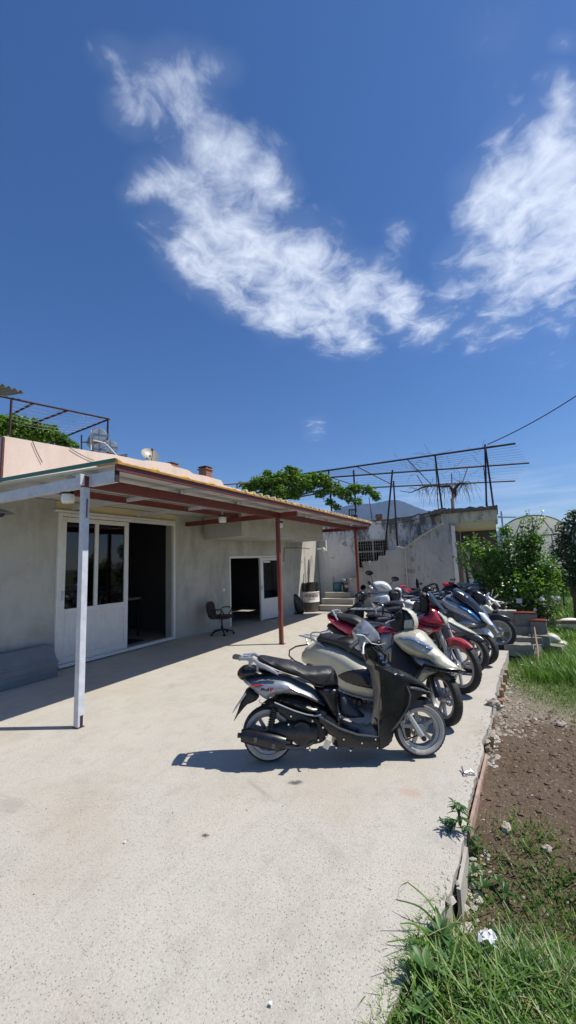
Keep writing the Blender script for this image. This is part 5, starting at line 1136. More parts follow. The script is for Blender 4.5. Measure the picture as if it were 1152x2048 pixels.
# ------------------------------------------------------------------ second: champagne scooter
def scooter_two():
    T = Trace(890, 1450, -12); u = T.poly; ST = radians(-34)
    t = empty('scooter', T.A, rz=T.h, rx=radians(-3), label='champagne scooter with long pointed nose and black crash bars, second in the row', cat='scooter', group='scooters and motorcycles parked in a row')
    def part(P, hw, name, m, parent=t, mtx=None, **k):
        mb = MB(); inflate(mb, P, hw, **k); return mb.build(name, m, parent, mtx=mtx)
    S = rotm(ST, 0.)
    wheel(t, -.0, .25, .25, .185, .075, 'three', steer=ST, disc=1, ringcol='alloy'); rwx = -1.30; wheel(t, rwx, .25, .25, .185, .10, 'five', disc=False)
    part(u(CA, [(382, 262), (388, 232), (410, 208), (450, 196), (520, 203), (590, 232), (650, 270), (700, 305), (745, 360), (745, 450), (640, 436), (572, 408), (520, 368), (460, 315), (420, 300), (395, 292)]), lut([(-1.7, .13), (-1.3, .20), (-.7, .18)]), 'side_body', 'gold', r=.11)
    part(u(CA, [(548, 325), (585, 297), (650, 288), (720, 325), (745, 410), (640, 398), (575, 368)]), .195, 'oval_side_panel', 'black', r=.08)
    part(u(CA, [(545, 345), (580, 385), (640, 415), (740, 440), (740, 455), (640, 430), (575, 400), (545, 365)]), .20, 'lower_side_trim', 'silver2', r=.03)
    part(u(CA, [(452, 190), (458, 160), (480, 152), (540, 163), (590, 172), (625, 195), (680, 235), (710, 300), (650, 272), (590, 236), (520, 208)]), lut([(-1.6, .12), (-1.2, .14), (-.8, .09)]), 'seat', 'seat', r=.06)
    part(u(CA, [(400, 292), (450, 310), (540, 375), (600, 425), (700, 452), (860, 440), (900, 380), (880, 460), (800, 480), (620, 470), (480, 420), (415, 345)]), .13, 'floor_board', 'matt', r=.05)
    mb = MB()
    for k in range(12): a = T.p(440+(560+k*22)/2.304, 1200+(450+(k % 3)*7)/2.304); mb.box((a[0]-.025, -.14, a[1]-.03), (a[0]+.025, .1, a[1]+.03))
    mb.build('underbody_ribs', 'engine', t, bevel=.01)
    # leg shield: black inner, gold nose
    part(u(CA, [(800, 180), (840, 200), (890, 280), (940, 320), (932, 362), (900, 372), (870, 405), (840, 450), (735, 455), (740, 400), (775, 330), (795, 260)]), lut([(-.9, .15), (-.5, .17), (0, .12)]), 'leg_shield', 'matt', r=.10)
    part(u(CI, [(45, 60), (70, 30), (110, 5), (220, -10), (330, 0), (400, 30), (470, 100), (560, 210), (660, 310), (760, 400), (850, 470), (880, 530), (840, 570), (740, 545), (620, 500), (520, 400), (440, 385), (330, 345), (220, 290), (130, 210), (75, 130)]), lut([(-.7, .16), (-.45, .20), (-.2, .17), (.1, .09), (.35, .03)]), 'nose_cowl', 'gold', r=.13)
    part(u(CI, [(115, 50), (240, 55), (330, 60), (430, 110), (520, 190), (590, 262), (530, 240), (450, 190), (340, 150), (230, 125), (160, 95)]), lut([(-.6, .165), (-.3, .19), (0, .13)]), 'headlight', 'lens', r=.07)
    part(u(CI, [(320, 345), (420, 360), (520, 405), (640, 460), (780, 500), (900, 530), (915, 570), (840, 575), (700, 540), (560, 500), (470, 470), (420, 440), (370, 390)]), lut([(-.5, .18), (-.2, .16), (.3, .05)]), 'chin_panel', 'silver2', r=.04)
    part(u(CI, [(350, 620), (410, 520), (450, 470), (560, 495), (640, 530), (560, 560), (480, 600), (420, 670), (380, 650)]), .13, 'lower_cowl', 'gold', r=.05)
    mb = MB()
    for off in (0, 26): mb.tube([(a, y, b) for (a, b), y in zip(u(CI, [(370, 610+off), (440, 500+off*.6), (520, 402+off), (640, 440+off), (760, 475+off), (900, 505+off), (925, 540)]), (-.15, -.175, -.18, -.165, -.13, -.07, 0))], .010, 8)
    mb.build('nose_bar', 'black', t)
    # handlebar cowl (turned)
    part(u(CE, [(925, 600), (960, 530), (1045, 470), (1085, 490), (1100, 560), (1085, 660), (1080, 720), (990, 700), (950, 660)]), .07, 'handlebar_cowl', 'matt', r=.03)
    part(u(CH, [(125, 262), (165, 272), (220, 300), (265, 350), (292, 430), (285, 505), (262, 508), (268, 440), (240, 372), (190, 312), (130, 282)]), .055, 'headlamp_cowl', 'cowlcream', r=.03, smooth=2)
    part(u(CH, [(150, 402), (200, 385), (250, 392), (270, 430), (266, 500), (210, 515), (150, 515)]), .055, 'headlamp_lens', 'cowlcream', r=.03)
    part(u(CH, [(140, 285), (190, 315), (238, 372), (262, 430), (250, 470), (150, 480), (130, 380)]), .05, 'inner_cowl', 'black', r=.04)
    mb = MB(); c = T.p(792, 1236); handlebar(t, c[0], c[1], .30, .08, 0, mtx=None)
    p1 = T.p(760, 1222, -.20); b1 = T.p(783, 1240, -.12); mirror(t, (b1[0], -.12, b1[1]), (p1[0], -.20, p1[1]), fw=(-1, -.5, .1), r=(.05, .065), glass='greyblk')
    p1 = T.p(800, 1213, .10); b1 = T.p(800, 1240, .1); mirror(t, (b1[0], .1, b1[1]), (p1[0], .10, p1[1]), fw=(-1, -.9, .1), r=(.065, .04), m='white', glass='greyblk')
    # rack, crash bars
    rk = MB(); y = .12
    for s in (-1, 1):
        rk.tube([(a, s*yy, b) for (a, b), yy in zip(u(CA, [(372, 163), (420, 172), (465, 186), (505, 212)]), (.06, .10, .13, .14))], .010, 8)
        rk.tube([(a, s*yy, b) for (a, b), yy in zip(u(CA, [(400, 168), (412, 195), (420, 205)]), (.06, .08, .08))], .009, 6)
    for k, w in ((375, .05), (395, .07), (420, .1)): p = T.p(440+k/2.304, 1200+(164+(k-375)*.15)/2.304); rk.tube([(p[0], -w, p[1]), (p[0], w, p[1])], .008, 6)
    P = u(CA, [(437, 188), (432, 155), (440, 148), (468, 146), (478, 152)]); rk.tube([(P[0][0], -.10, P[0][1]), (P[1][0], -.10, P[1][1]), (P[2][0], -.10, P[2][1]), (P[3][0], -.10, P[3][1]), (P[4][0], -.09, P[4][1]), (P[4][0], .09, P[4][1]), (P[3][0], .1, P[3][1]), (P[1][0], .1, P[1][1]), (P[0][0], .1, P[0][1])], .010, 8); rk.build('rear_rack', 'silver2', t)
    cb = MB()
    for s in (-1, 1): cb.tube([(a, s*yy, b) for (a, b), yy in zip(u(CA, [(430, 200), (390, 206), (366, 222), (368, 245), (395, 268), (430, 282), (448, 300), (446, 320)]), (.14, .20, .22, .235, .24, .24, .23, .2))], .009, 8)
    cb.build('crash_bar', 'black', t)
    mb = MB(); P = u(CA, [(372, 262), (360, 272), (380, 276)]); mb.tube([(a, -.2, b) for a, b in P], .012, 6); mb.build('turn_signal', 'chrome', t)
    fd = u(CI, [(560, 600), (600, 640), (640, 740), (690, 840)]); 
    for s in (-1, 1):
        MB().tube([S @ Vector((-.12, s*.065, .50)), S @ Vector((-.06, s*.07, .38)), S @ Vector((0, s*.07, .25))], [.018, .02, .022], 10).build('fork_leg', 'black', t)
    fender(t, 0, .25, .275, .06, 50, 140, 'black', mtx=S)
    sc = MB(); W = lambda pts: sc.tube([(a, -.208, b) for a, b in u(CB, pts)], .003, 4)
    for k in range(6): W([(10+k*15, 274+k*2), (13+k*15, 262+k*2), (20+k*15, 266+k*2), (18+k*15, 278+k*2)])
    sc.build('script_lettering', 'black', t)
    engine(t, rwx+.25, .27); muffler(t, [(rwx-.2, -.13, .24), (rwx, -.13, .25), (rwx+.2, -.12, .24)], [.05, .06, .05])
scooter_two()

# ------------------------------------------------------------------ third: red motorcycle
def red_motorcycle():
    T = Trace(922, 1386, 0); u = T.poly; ST = radians(-36); S = rotm(ST, 0)
    t = empty('motorcycle', T.A, rz=T.h, rx=radians(-3), label='red motorcycle with red front mudguard and silver fork behind the champagne scooter', cat='motorcycle', group='scooters and motorcycles parked in a row')
    def part(P, hw, name, m, parent=t, mtx=None, **k):
        mb = MB(); inflate(mb, P, hw, **k); return mb.build(name, m, parent, mtx=mtx)
    wheel(t, 0, .30, .30, .235, .075, 'three', steer=ST, disc=-1, ringcol='alloy'); wheel(t, -1.28, .30, .30, .235, .10, 'three', disc=False)
    part(u(CG, [(358, 232), (375, 222), (400, 235), (460, 265), (560, 305), (660, 345), (745, 385), (700, 440), (640, 470), (560, 425), (480, 375), (430, 335), (395, 300), (375, 262)]), lut([(-1.9, .06), (-1.6, .12), (-1.2, .14)]), 'tail_panel', 'red', r=.06)
    part(u(CG, [(385, 265), (405, 262), (440, 300), (470, 300), (440, 330), (405, 300)]), lut([(-1.9, .10), (-1.6, .125)]), 'tail_light', 'clearlens', r=.03, smooth=2)
    part(u(CG, [(372, 222), (400, 200), (455, 182), (480, 215), (510, 255), (525, 285), (490, 275), (440, 255), (400, 235)]), .09, 'tail_cap', 'greyblk', r=.04)
    rk = MB()
    for s in (-1, 1): rk.tube([(a, s*y, b) for (a, b), y in zip(u(CG, [(440, 180), (462, 190), (490, 235), (520, 285)]), (.10, .12, .13, .13))], .011, 8)
    p = u(CG, [(440, 180)])[0]; rk.tube([(p[0], -.1, p[1]), (p[0], .1, p[1])], .011, 8); rk.build('grab_rail', 'silver2', t)
    part(u(CG, [(470, 225), (500, 212), (560, 218), (640, 228), (700, 242), (760, 275), (830, 330), (900, 345), (960, 355), (930, 400), (840, 400), (760, 380), (700, 360), (600, 320), (520, 285)]), .125, 'seat', 'seat', r=.06)
    part(u(CG, [(375, 330), (440, 345), (560, 430), (640, 470), (700, 520), (650, 600), (560, 560), (500, 500), (440, 450), (370, 380)]), .06, 'rear_mudguard', 'matt', r=.04)
    part(u(CE, [(850, 720), (930, 700), (990, 690), (980, 790), (960, 900), (880, 900), (840, 800)]), .11, 'side_cover', 'silver', r=.05)
    part(u(CE, [(800, 690), (880, 640), (1000, 680), (1100, 690), (1150, 650), (1150, 740), (1050, 740), (960, 720), (860, 720)]), .10, 'frame_cover', 'red', r=.05)
    # tank / cowl
    part(u(CH, [(-50, 430), (60, 380), (160, 350), (290, 365), (380, 340), (460, 320), (440, 222), (480, 235), (555, 275), (590, 330), (630, 400), (632, 450), (600, 470), (480, 460), (400, 440), (300, 420), (180, 430), (60, 470)]), lut([(-1.2, .11), (-.7, .15), (-.3, .17), (0, .12)]), 'fuel_tank_cowl', 'red', r=.08)
    part(u(CH, [(250, 400), (400, 440), (520, 470), (600, 480), (570, 530), (500, 545), (430, 590), (370, 590), (300, 500), (240, 450)]), .14, 'side_fairing', 'red', r=.06)
    part(u(CH, [(350, 480), (430, 470), (510, 490), (500, 530), (450, 545), (400, 520)]), .155, 'fairing_badge', 'gold', r=.03)
    part(u(CH, [(545, 290), (580, 300), (620, 340), (660, 400), (665, 450), (640, 465), (620, 440), (590, 380), (550, 340)]), lut([(-.4, .15), (0, .09)]), 'headlight', 'clearlens', r=.06)
    part(u(CH, [(425, 90), (450, 85), (500, 130), (570, 220), (650, 315), (640, 330), (560, 275), (480, 225), (440, 170)]), lut([(-.7, .10), (-.3, .13), (0, .08)]), 'windscreen', 'smoke', r=.04)
    mb = MB(); mb.tube([(a, y, b) for (a, b), y in zip(u(CH, [(280, 385), (400, 430), (520, 452), (620, 470), (700, 500)]), (-.15, -.17, -.17, -.15, -.12))], .009, 6); mb.build('crash_bar', 'black', t)
    part(u(CH, [(330, 100), (400, 90), (440, 150), (450, 260), (430, 330), (360, 320), (340, 240)]), .06, 'instrument_cluster', 'matt', r=.04)
    c = u(CH, [(400, 140)])[0]; handlebar(t, c[0], c[1]-.02, .33, .10, .03, mtx=rotm(ST*.6, c[0]))
    p = u(CD, [(172, 118)])[0]; b = u(CD, [(176, 235)])[0]; mirror(t, (b[0], -.15, b[1]), (p[0], -.22, p[1]), fw=(-1, -.6, 0), r=(.03, .062), glass='mirror')
    p = u(CH, [(300, 248)])[0]; mirror(t, (p[0]+.12, .02, p[1]-.1), (p[0], .0, p[1]), fw=(-.6, -1, .1), r=(.06, .06), glass='greyblk')
    for s in (-1, 1):
        MB().tube([S @ Vector((-.25, s*.085, .86)), S @ Vector((-.15, s*.085, .62)), S @ Vector((-.149, s*.085, .615)), S @ Vector((-.02, s*.085, .30))], [.017, .017, .027, .028], 12).build('fork_leg', 'silver2', t)
    fender(t, 0, .30, .32, .055, 48, 120, 'redfade', mtx=S, drop=.03)
    mb = MB(); mb.tube([S @ Vector((-.12, -.10, .72)), S @ Vector((-.06, -.13, .55)), S @ Vector((.0, -.12, .45)), S @ Vector((-.02, -.11, .38))], .005, 5); mb.build('brake_hose', 'wire', t)
    engine(t, -.72, .40, 'bike'); muffler(t, [(-1.5, -.14, .42), (-1.2, -.14, .36), (-.8, -.13, .25), (-.5, -.1, .2)], [.05, .045, .03, .02], 'chrome')
red_motorcycle()

# ------------------------------------------------------------------ generic scooter / moped used for the partly hidden ones
def generic(T, L, label, c, kind='scooter', name='scooter', cat='scooter', steer=0., R=.23, nose=True, tall=1.0, rack=False, wstyle='five', whitey=False, mirrors=True, lean=-4, seatm='seat', screen=None, frontrim='alloy', headcol=None, basket=False):
    t = empty(name, T.A, rz=T.h, rx=radians(lean), label=label, cat=cat, group='scooters and motorcycles parked in a row')
    def part(P, hw, nm, m, **k):
        mb = MB(); inflate(mb, P, hw, **k); return mb.build(nm, m, t)
    S = rotm(steer, 0); wb = L*.70; rr = R*.74
    wheel(t, 0, R, R, rr, .085, wstyle, steer=steer, disc=1, ringcol=frontrim, white=whitey); wheel(t, -wb, R, R, rr, .095, wstyle, disc=False)
    h = tall
    if kind == 'scooter':
        part([(-wb-.32, .62*h), (-wb-.28, .70*h), (-wb, .70*h), (-wb+.45, .62*h), (-wb+.62, .5*h), (-wb+.66, .3), (-wb+.4, .33), (-wb+.1, .45*h), (-wb-.2, .55*h)], .16, 'tail_panel', c[0], r=.09)
        part([(-wb-.22, .72*h), (-wb-.15, .79*h), (-wb+.1, .78*h), (-wb+.3, .74*h), (-wb+.55, .76*h), (-wb+.62, .68*h), (-wb+.4, .63*h), (-wb, .69*h)], .13, 'seat', seatm, r=.05)
        part([(-wb+.3, .34), (-wb+.5, .28), (-.55, .26), (-.32, .3), (-.3, .38), (-.5, .32), (-wb+.5, .36)], .15, 'floor_board', 'matt', r=.03)
        part([(-.52, .85*h), (-.42, .86*h), (-.25, .72*h), (.02, .56*h), (.14, .48*h), (-.02, .48*h), (-.18, .42), (-.3, .28), (-.42, .27), (-.44, .4), (-.5, .6*h)], lut([(-.5, .17), (-.3, .19), (0, .10), (.14, .04)]), 'front_cowl', c[1], r=.10)
        part([(-.30, .74*h), (-.20, .70*h), (.05, .56*h), (.12, .50*h), (.0, .53*h), (-.16, .6*h), (-.28, .68*h)], lut([(-.3, .16), (.1, .08)]), 'headlight', c[2], r=.04)
        part([(-.60, .96*h), (-.52, 1.04*h), (-.42, 1.0*h), (-.36, .93*h), (-.44, .86*h), (-.54, .86*h)], .12, 'handlebar_cowl', headcol or c[1], r=.05)
        engine(t, -wb+.2, .30); muffler(t, [(-wb-.2, -.13, .24), (-wb+.2, -.12, .24)], [.055, .06])
        hz = .96*h; hu = -.53
    else:
        part([(-wb-.35, .80*h), (-wb-.32, .84*h), (-wb, .80*h), (-wb+.25, .74*h), (-wb+.3, .62*h), (-wb, .66*h), (-wb-.25, .74*h)], .12, 'tail_panel', c[0], r=.05)
        part([(-wb-.2, .84*h), (-wb, .86*h), (-wb+.2, .80*h), (-wb+.5, .77*h), (-wb+.6, .72*h), (-wb+.3, .72*h), (-wb, .78*h)], .12, 'seat', seatm, r=.05)
        part([(-wb+.5, .76*h), (-wb+.62, .88*h), (-.45, .92*h), (-.32, .84*h), (-.35, .7*h), (-wb+.55, .64*h)], .14, 'fuel_tank', c[1], r=.09)
        part([(-.36, .95*h), (-.25, .98*h), (-.12, .86*h), (-.15, .74*h), (-.3, .72*h)], .11, 'headlamp_cowl', c[1], r=.06)
        part([(-.18, .92*h), (-.10, .86*h), (-.12, .76*h), (-.2, .76*h)], .085, 'headlight', c[2], r=.04)
        mb = MB(); mb.tube([(-.38, 0, .9*h), (-.6, 0, .5), (-.75, 0, .3), (-wb+.3, 0, .32), (-wb+.2, 0, .7*h)], .025, 8); mb.tube([(-wb, .06, R), (-wb+.45, .05, .35)], .02, 8); mb.tube([(-wb, -.06, R), (-wb+.45, -.05, .35)], .02, 8); mb.build('frame', 'black', t)
        engine(t, -wb+.62, .40, 'bike'); muffler(t, [(-wb-.15, -.13, .36), (-wb+.3, -.12, .28)], [.045, .05])
        hz = 1.02*h; hu = -.42
    handlebar(t, hu, hz, .33, .08, .02, mtx=rotm(steer*.7, hu))
    if mirrors:
        for s in (-1, 1): mirror(t, (hu, s*.22, hz), (hu-.04, s*.30, hz+.20), fw=(-1, -.3, 0), r=(.06, .045))
    for s in (-1, 1): MB().tube([S @ Vector((-.24, s*.075, .75)), S @ Vector((-.13, s*.075, .5)), S @ Vector((0, s*.075, R))], [.016, .018, .022], 10).build('fork_leg', c[3], t)
    fender(t, 0, R, R+.03, .06, 45, 140, c[4], mtx=S)
    if rack or basket:
        mb = MB(); zt = .84*h; x0, x1 = -wb-.42, -wb-.05
        for z in ((zt,) if not basket else (zt, zt+.09, zt+.18)): mb.tube([(x0, -.16, z), (x1, -.16, z), (x1, .16, z), (x0, .16, z), (x0, -.16, z)], .009, 6)
        for k in range(5): x = x0+(x1-x0)*k/4; mb.tube([(x, -.16, zt), (x, .16, zt)], .006, 5)
        if basket:
            for x in (x0, x1):
                for y in (-.16, 0, .16): mb.tube([(x, y, zt), (x, y, zt+.18)], .007, 5)
        mb.tube([(x1, -.1, zt), (x1, -.1, zt-.1)], .01, 5); mb.build('rear_rack', 'black' if basket else 'silver2', t)
    if screen: part([(-.46, 1.0*h), (-.50, 1.22*h), (-.46, 1.22*h), (-.2, .92*h), (-.28, .84*h)], .13, 'windscreen', screen, r=.05)
    return t
# grey-nosed moped behind the red motorcycle
t4 = generic(Trace(944, 1345, 6), 1.72, 'dark grey moped with cream headlight and orange indicator just behind the red motorcycle', ('greyblk', 'greyblk', 'clearlens', 'black', 'greyblk'), steer=radians(-25), R=.25, rack=True, mirrors=False, seatm='navy')
T4 = Trace(944, 1345, 6); 
mb = MB(); inflate(mb, T4.poly(CH, [(640, 400), (700, 378), (750, 415), (800, 470), (832, 522), (800, 542), (740, 522), (690, 470), (650, 440)]), .10, r=.06); mb.build('headlamp_lens', 'clearlens', t4)
mb = MB(); inflate(mb, T4.poly(CH, [(668, 512), (700, 490), (730, 500), (768, 532), (748, 560), (700, 540)]), .165, r=.03); mb.build('turn_signal', 'orange', t4)
mb = MB(); inflate(mb, T4.poly(CH, [(520, 500), (640, 520), (740, 560), (700, 615), (600, 600), (540, 560)]), .12, r=.05); mb.build('side_cowl', 'matt', t4)
mb = MB(); inflate(mb, T4.poly(CH, [(700, 612), (760, 580), (800, 570), (870, 595), (928, 660), (860, 684), (780, 660)]), .07, r=.04); mb.build('mudguard', 'greyblk', t4)

# big silver and blue scooter
def maxi():
    T = Trace(968, 1330, -14); u = T.poly; ST = radians(-18); S = rotm(ST, 0)
    t = empty('scooter', T.A, rz=T.h, rx=radians(-3), label='large silver and metallic blue scooter with tall smoked windscreen', cat='scooter', group='scooters and motorcycles parked in a row')
    def part(P, hw, name, m, **k):
        mb = MB(); inflate(mb, P, hw, **k); return mb.build(name, m, t)
    wheel(t, 0, .235, .235, .175, .10, 'three', steer=ST, disc=1, ringcol='alloy', rimmat='darkalloy'); wheel(t, -1.38, .235, .235, .17, .11, 'three', disc=False, rimmat='darkalloy')
    part(u(CC, [(735, 250), (800, 235), (880, 290), (925, 315), (915, 345), (860, 350), (800, 345), (740, 330), (700, 300)]), lut([(-1, .16), (-.3, .18), (.1, .08)]), 'front_body', 'greyblk', r=.10)
    part(u(CC, [(712, 200), (722, 188), (745, 188), (800, 212), (860, 250), (905, 300), (915, 318), (880, 322), (830, 300), (765, 262), (725, 228)]), lut([(-1, .20), (-.4, .21), (0, .12)]), 'side_cowl', 'silver2', r=.09)
    part(u(CC, [(795, 218), (835, 232), (880, 262), (918, 306), (895, 302), (850, 262), (815, 240)]), lut([(-.8, .225), (-.3, .21), (.1, .12)]), 'blue_panel', 'blue', r=.05)
    part(u(CC, [(765, 168), (770, 145), (782, 142), (830, 170), (880, 215), (925, 280), (932, 296), (900, 285), (850, 240), (800, 205)]), lut([(-.9, .12), (-.4, .16), (.1, .06)]), 'windscreen', 'smoke', r=.05)
    part(u(CC, [(730, 180), (765, 172), (800, 205), (840, 235), (800, 222), (745, 195)]), .17, 'dash_cowl', 'silver', r=.06)
    part(u(CC, [(890, 255), (915, 265), (945, 300), (966, 330), (940, 322), (912, 300)]), lut([(-.3, .15), (.2, .05)]), 'white_nose_panel', 'white', r=.05)
    part(u(CC, [(772, 318), (800, 298), (850, 293), (905, 318), (880, 338), (800, 338)]), .19, 'lower_cowl', 'silver2', r=.05)
    part([(-1.75, .72), (-1.4, .80), (-1.0, .78), (-.8, .6), (-.75, .3), (-1.1, .35), (-1.5, .5)], .19, 'tail_body', 'silver2', r=.1)
    part([(-1.6, .82), (-1.3, .88), (-1.0, .80), (-.75, .80), (-.75, .72), (-1.1, .72), (-1.5, .76)], .16, 'seat', 'seat', r=.06)
    part([(-1.0, .32), (-.5, .28), (-.35, .35), (-.5, .45), (-.9, .42)], .18, 'floor_board', 'matt', r=.04)
    part(u(CC, [(835, 348), (860, 338), (905, 336), (945, 360), (968, 388), (925, 378), (870, 374)]), .075, 'front_fender', 'silver2', r=.04)
    part(u(CC, [(905, 338), (940, 350), (968, 388), (935, 372)]), .08, 'fender_tip', 'white', r=.04)
    for s in (-1, 1): MB().tube([S @ Vector((-.16, s*.085, .55)), S @ Vector((0, s*.085, .235))], [.018, .022], 10).build('fork_leg', 'black', t)
    mb = MB(); mb.lathe([(0, -.11), (.022, -.11), (.022, -.08), (0, -.08)], (-.13, 0, .36), 'y', 14, False); mb.build('brake_caliper', 'orange', t)
    c = u(CC, [(700, 165)])[0]; handlebar(t, -.55, 1.02, .36, .08, .02)
    engine(t, -1.1, .30)
maxi()
t6 = generic(Trace(1000, 1298, 2), 1.85, 'black motorcycle at the far end of the row with large grey five-spoke wheel', ('greyblk', 'black', 'lens', 'chrome', 'black'), kind='bike', name='motorcycle', cat='motorcycle', R=.275, wstyle='double', frontrim='alloy', mirrors=False)
# row behind, facing the workshop
def gen_at(px, py, z, depth_y, heading, *a, **k):
    p = at(px, py, 1, depth_y); 
    class Q: pass
    T = Q(); T.A = Vector((p.x, p.y, 0)); T.h = radians(heading); return generic(T, *a, **k)
b1 = gen_at(672, 1230, 0, 6.9, 178, 1.65, 'black scooter facing the workshop with blue-glassed mirror sticking out left', ('black', 'black', 'greyblk', 'black', 'black'), seatm='navy', mirrors=False, lean=3, tall=1.02, steer=radians(10))
mirror(b1, (-.52, -.2, .98), (-.40, -.34, 1.10), fw=(.55, 1, .1), r=(.07, .05))
b1m = [c for c in b1.children if c.name.startswith('mirror')]
class At:      # a vehicle standing at a known ground point
    poly = Trace.poly; p = Trace.p
    def __init__(s, px, depth_y, heading): q = at(px, 1235, 1, depth_y); s.A = Vector((q.x, q.y, 0)); h = radians(heading); s.h = h; s.d = Vector((cos(h), sin(h), 0)); s.n = Vector((-sin(h), cos(h), 0))
def part_on(t, P, hw, name, m, y0=0., **k): mb = MB(); inflate(mb, P, hw, y0=y0, **k); return mb.build(name, m, t)
# white scooter seen side on, with grille
def white_scooter():
    T = At(742, 7.55, 22); u = T.poly
    t = empty('scooter', T.A, rz=T.h, rx=radians(3), label='white scooter with black grille and two tall black mirrors before the stair wall', cat='scooter', group='scooters and motorcycles parked in a row')
    def part(P, hw, n, m, **k): return part_on(t, P, hw, n, m, **k)
    wheel(t, -.05, .23, .23, .17, .09, 'five', disc=False); wheel(t, 1.15, .23, .23, .17, .09, 'five', disc=False)
    part(u(CC, [(360, 128), (368, 110), (400, 104), (432, 112), (455, 138), (452, 152), (420, 158), (385, 150)]), .13, 'head_cowl', 'white', r=.05)
    part(u(CC, [(392, 118), (415, 112), (435, 130), (440, 148), (415, 152), (398, 140)]), .14, 'headlight', 'clearlens', r=.05)
    part(u(CC, [(335, 135), (352, 125), (372, 135), (385, 150), (370, 162), (345, 160)]), .13, 'indicator_cowl', 'castalu', r=.05)
    part(u(CC, [(352, 178), (372, 165), (415, 160), (438, 165), (450, 190), (455, 225), (440, 260), (400, 270), (370, 240), (356, 210)]), .16, 'front_body', 'white', r=.06)
    for k in range(3): part(u(CC, [(364, 178+k*11), (402, 176+k*11), (398, 184+k*11), (368, 186+k*11)]), .175, 'grille_slot', 'black', smooth=1, r=.015)
    part(u(CC, [(442, 158), (465, 150), (488, 152), (496, 175), (484, 205), (462, 215), (450, 190)]), .13, 'seat', 'seat', r=.05)
    part(u(CC, [(470, 142), (495, 135), (505, 150), (508, 195), (500, 225), (470, 240), (480, 205), (495, 175), (488, 152)]), .12, 'tail_panel', 'white', r=.05)
    part(u(CC, [(492, 128), (524, 124), (526, 132), (496, 140)]), .05, 'tail_light', 'redlens', r=.03)
    part(u(CC, [(440, 215), (480, 215), (520, 260), (500, 320), (420, 330), (380, 290), (390, 260)]), .14, 'lower_body', 'greyblk', r=.06)
    c = u(CC, [(345, 120)])[0]; handlebar(t, c[0], c[1], .3, -.02, .02)
    for (hx, hy, y) in ((342, 62, -.1), (480, 98, .15)):
        p = T.p(600+hx/2.504, 1120+hy/2.504); b = T.p(600+(360 if y < 0 else 452)/2.504, 1120+128/2.504); mirror(t, (b[0], y, b[1]), (p[0], y, p[1]), fw=(.3, 1, .1), r=(.075, .05), glass='greyblk')
white_scooter()
def silver_scooter():
    T = At(868, 7.5, 2); u = T.poly
    t = empty('scooter', T.A, rz=T.h, rx=radians(-3), label='silver scooter with long dark seat and white fairing in the middle of the pack', cat='scooter', group='scooters and motorcycles parked in a row')
    def part(P, hw, n, m, **k): return part_on(t, P, hw, n, m, **k)
    wheel(t, 0, .23, .23, .17, .09, 'five', disc=False); wheel(t, -1.25, .23, .23, .17, .09, 'five', disc=False)
    part(u(CE, [(745, 385), (790, 376), (880, 398), (980, 412), (1050, 400), (1060, 425), (1010, 455), (900, 448), (800, 420)]), .13, 'seat', 'navy', r=.04)
    part(u(CE, [(840, 440), (920, 452), (1000, 462), (1050, 440), (1100, 470), (1100, 520), (1040, 560), (940, 520), (870, 480)]), .14, 'tail_panel', 'silver2', r=.05)
    part(u(CE, [(1010, 420), (1020, 385), (1070, 362), (1080, 385), (1068, 420), (1030, 455)]), .05, 'rear_box', 'white', r=.03)
    part(u(CH, [(165, 190), (215, 168), (290, 192), (350, 248), (388, 320), (340, 350), (262, 335), (200, 265)]), .15, 'front_fairing', 'white', r=.06)
    part(u(CH, [(243, 232), (300, 205), (335, 222), (322, 268), (292, 292), (252, 262)]), .17, 'lamp_cover', 'matt', r=.05)
    part(u(CE, [(900, 520), (1100, 520), (1180, 620), (1200, 760), (1100, 800), (950, 740), (860, 620)]), .12, 'lower_body', 'greyblk', r=.06)
    c = u(CH, [(330, 180)])[0]; handlebar(t, c[0], c[1], .3, .06, .02)
silver_scooter()
def basket_bike():
    t = gen_at(890, 1240, 0, 9.0, 12, 1.8, 'black motorcycle with wire basket rack in front of the stair wall', ('black', 'black', 'greyblk', 'chrome', 'black'), kind='bike', name='motorcycle', cat='motorcycle', R=.29, mirrors=False)
    T = At(890, 9.0, 12); mb = MB()
    for y in (-.2, 0, .2): mb.tube([(a, y, b) for a, b in T.poly(CD, [(215, 225), (208, 168), (225, 150), (300, 120), (325, 126), (347, 192)])], .012, 6)
    for pts in ([(210, 172), (335, 158)], [(222, 192), (347, 190)], [(225, 150), (318, 122)]):
        for y in (-.2, .2): mb.tube([(a, y, b) for a, b in T.poly(CD, pts)], .010, 5)
    for q in ((225, 150), (325, 126), (347, 192), (210, 172)): a, b = T.poly(CD, [q])[0]; mb.tube([(a, -.2, b), (a, .2, b)], .010, 5)
    mb.build('basket_rack', 'black', t); part_on(t, T.poly(CD, [(230, 195), (345, 195), (360, 240), (300, 260), (240, 240)]), .15, 'tool_box', 'matt', r=.05)
    part_on(t, T.poly(CD, [(360, 195), (392, 190), (395, 235), (365, 240)]), .05, 'blue_oil_cap', 'blue', r=.03)
basket_bike()
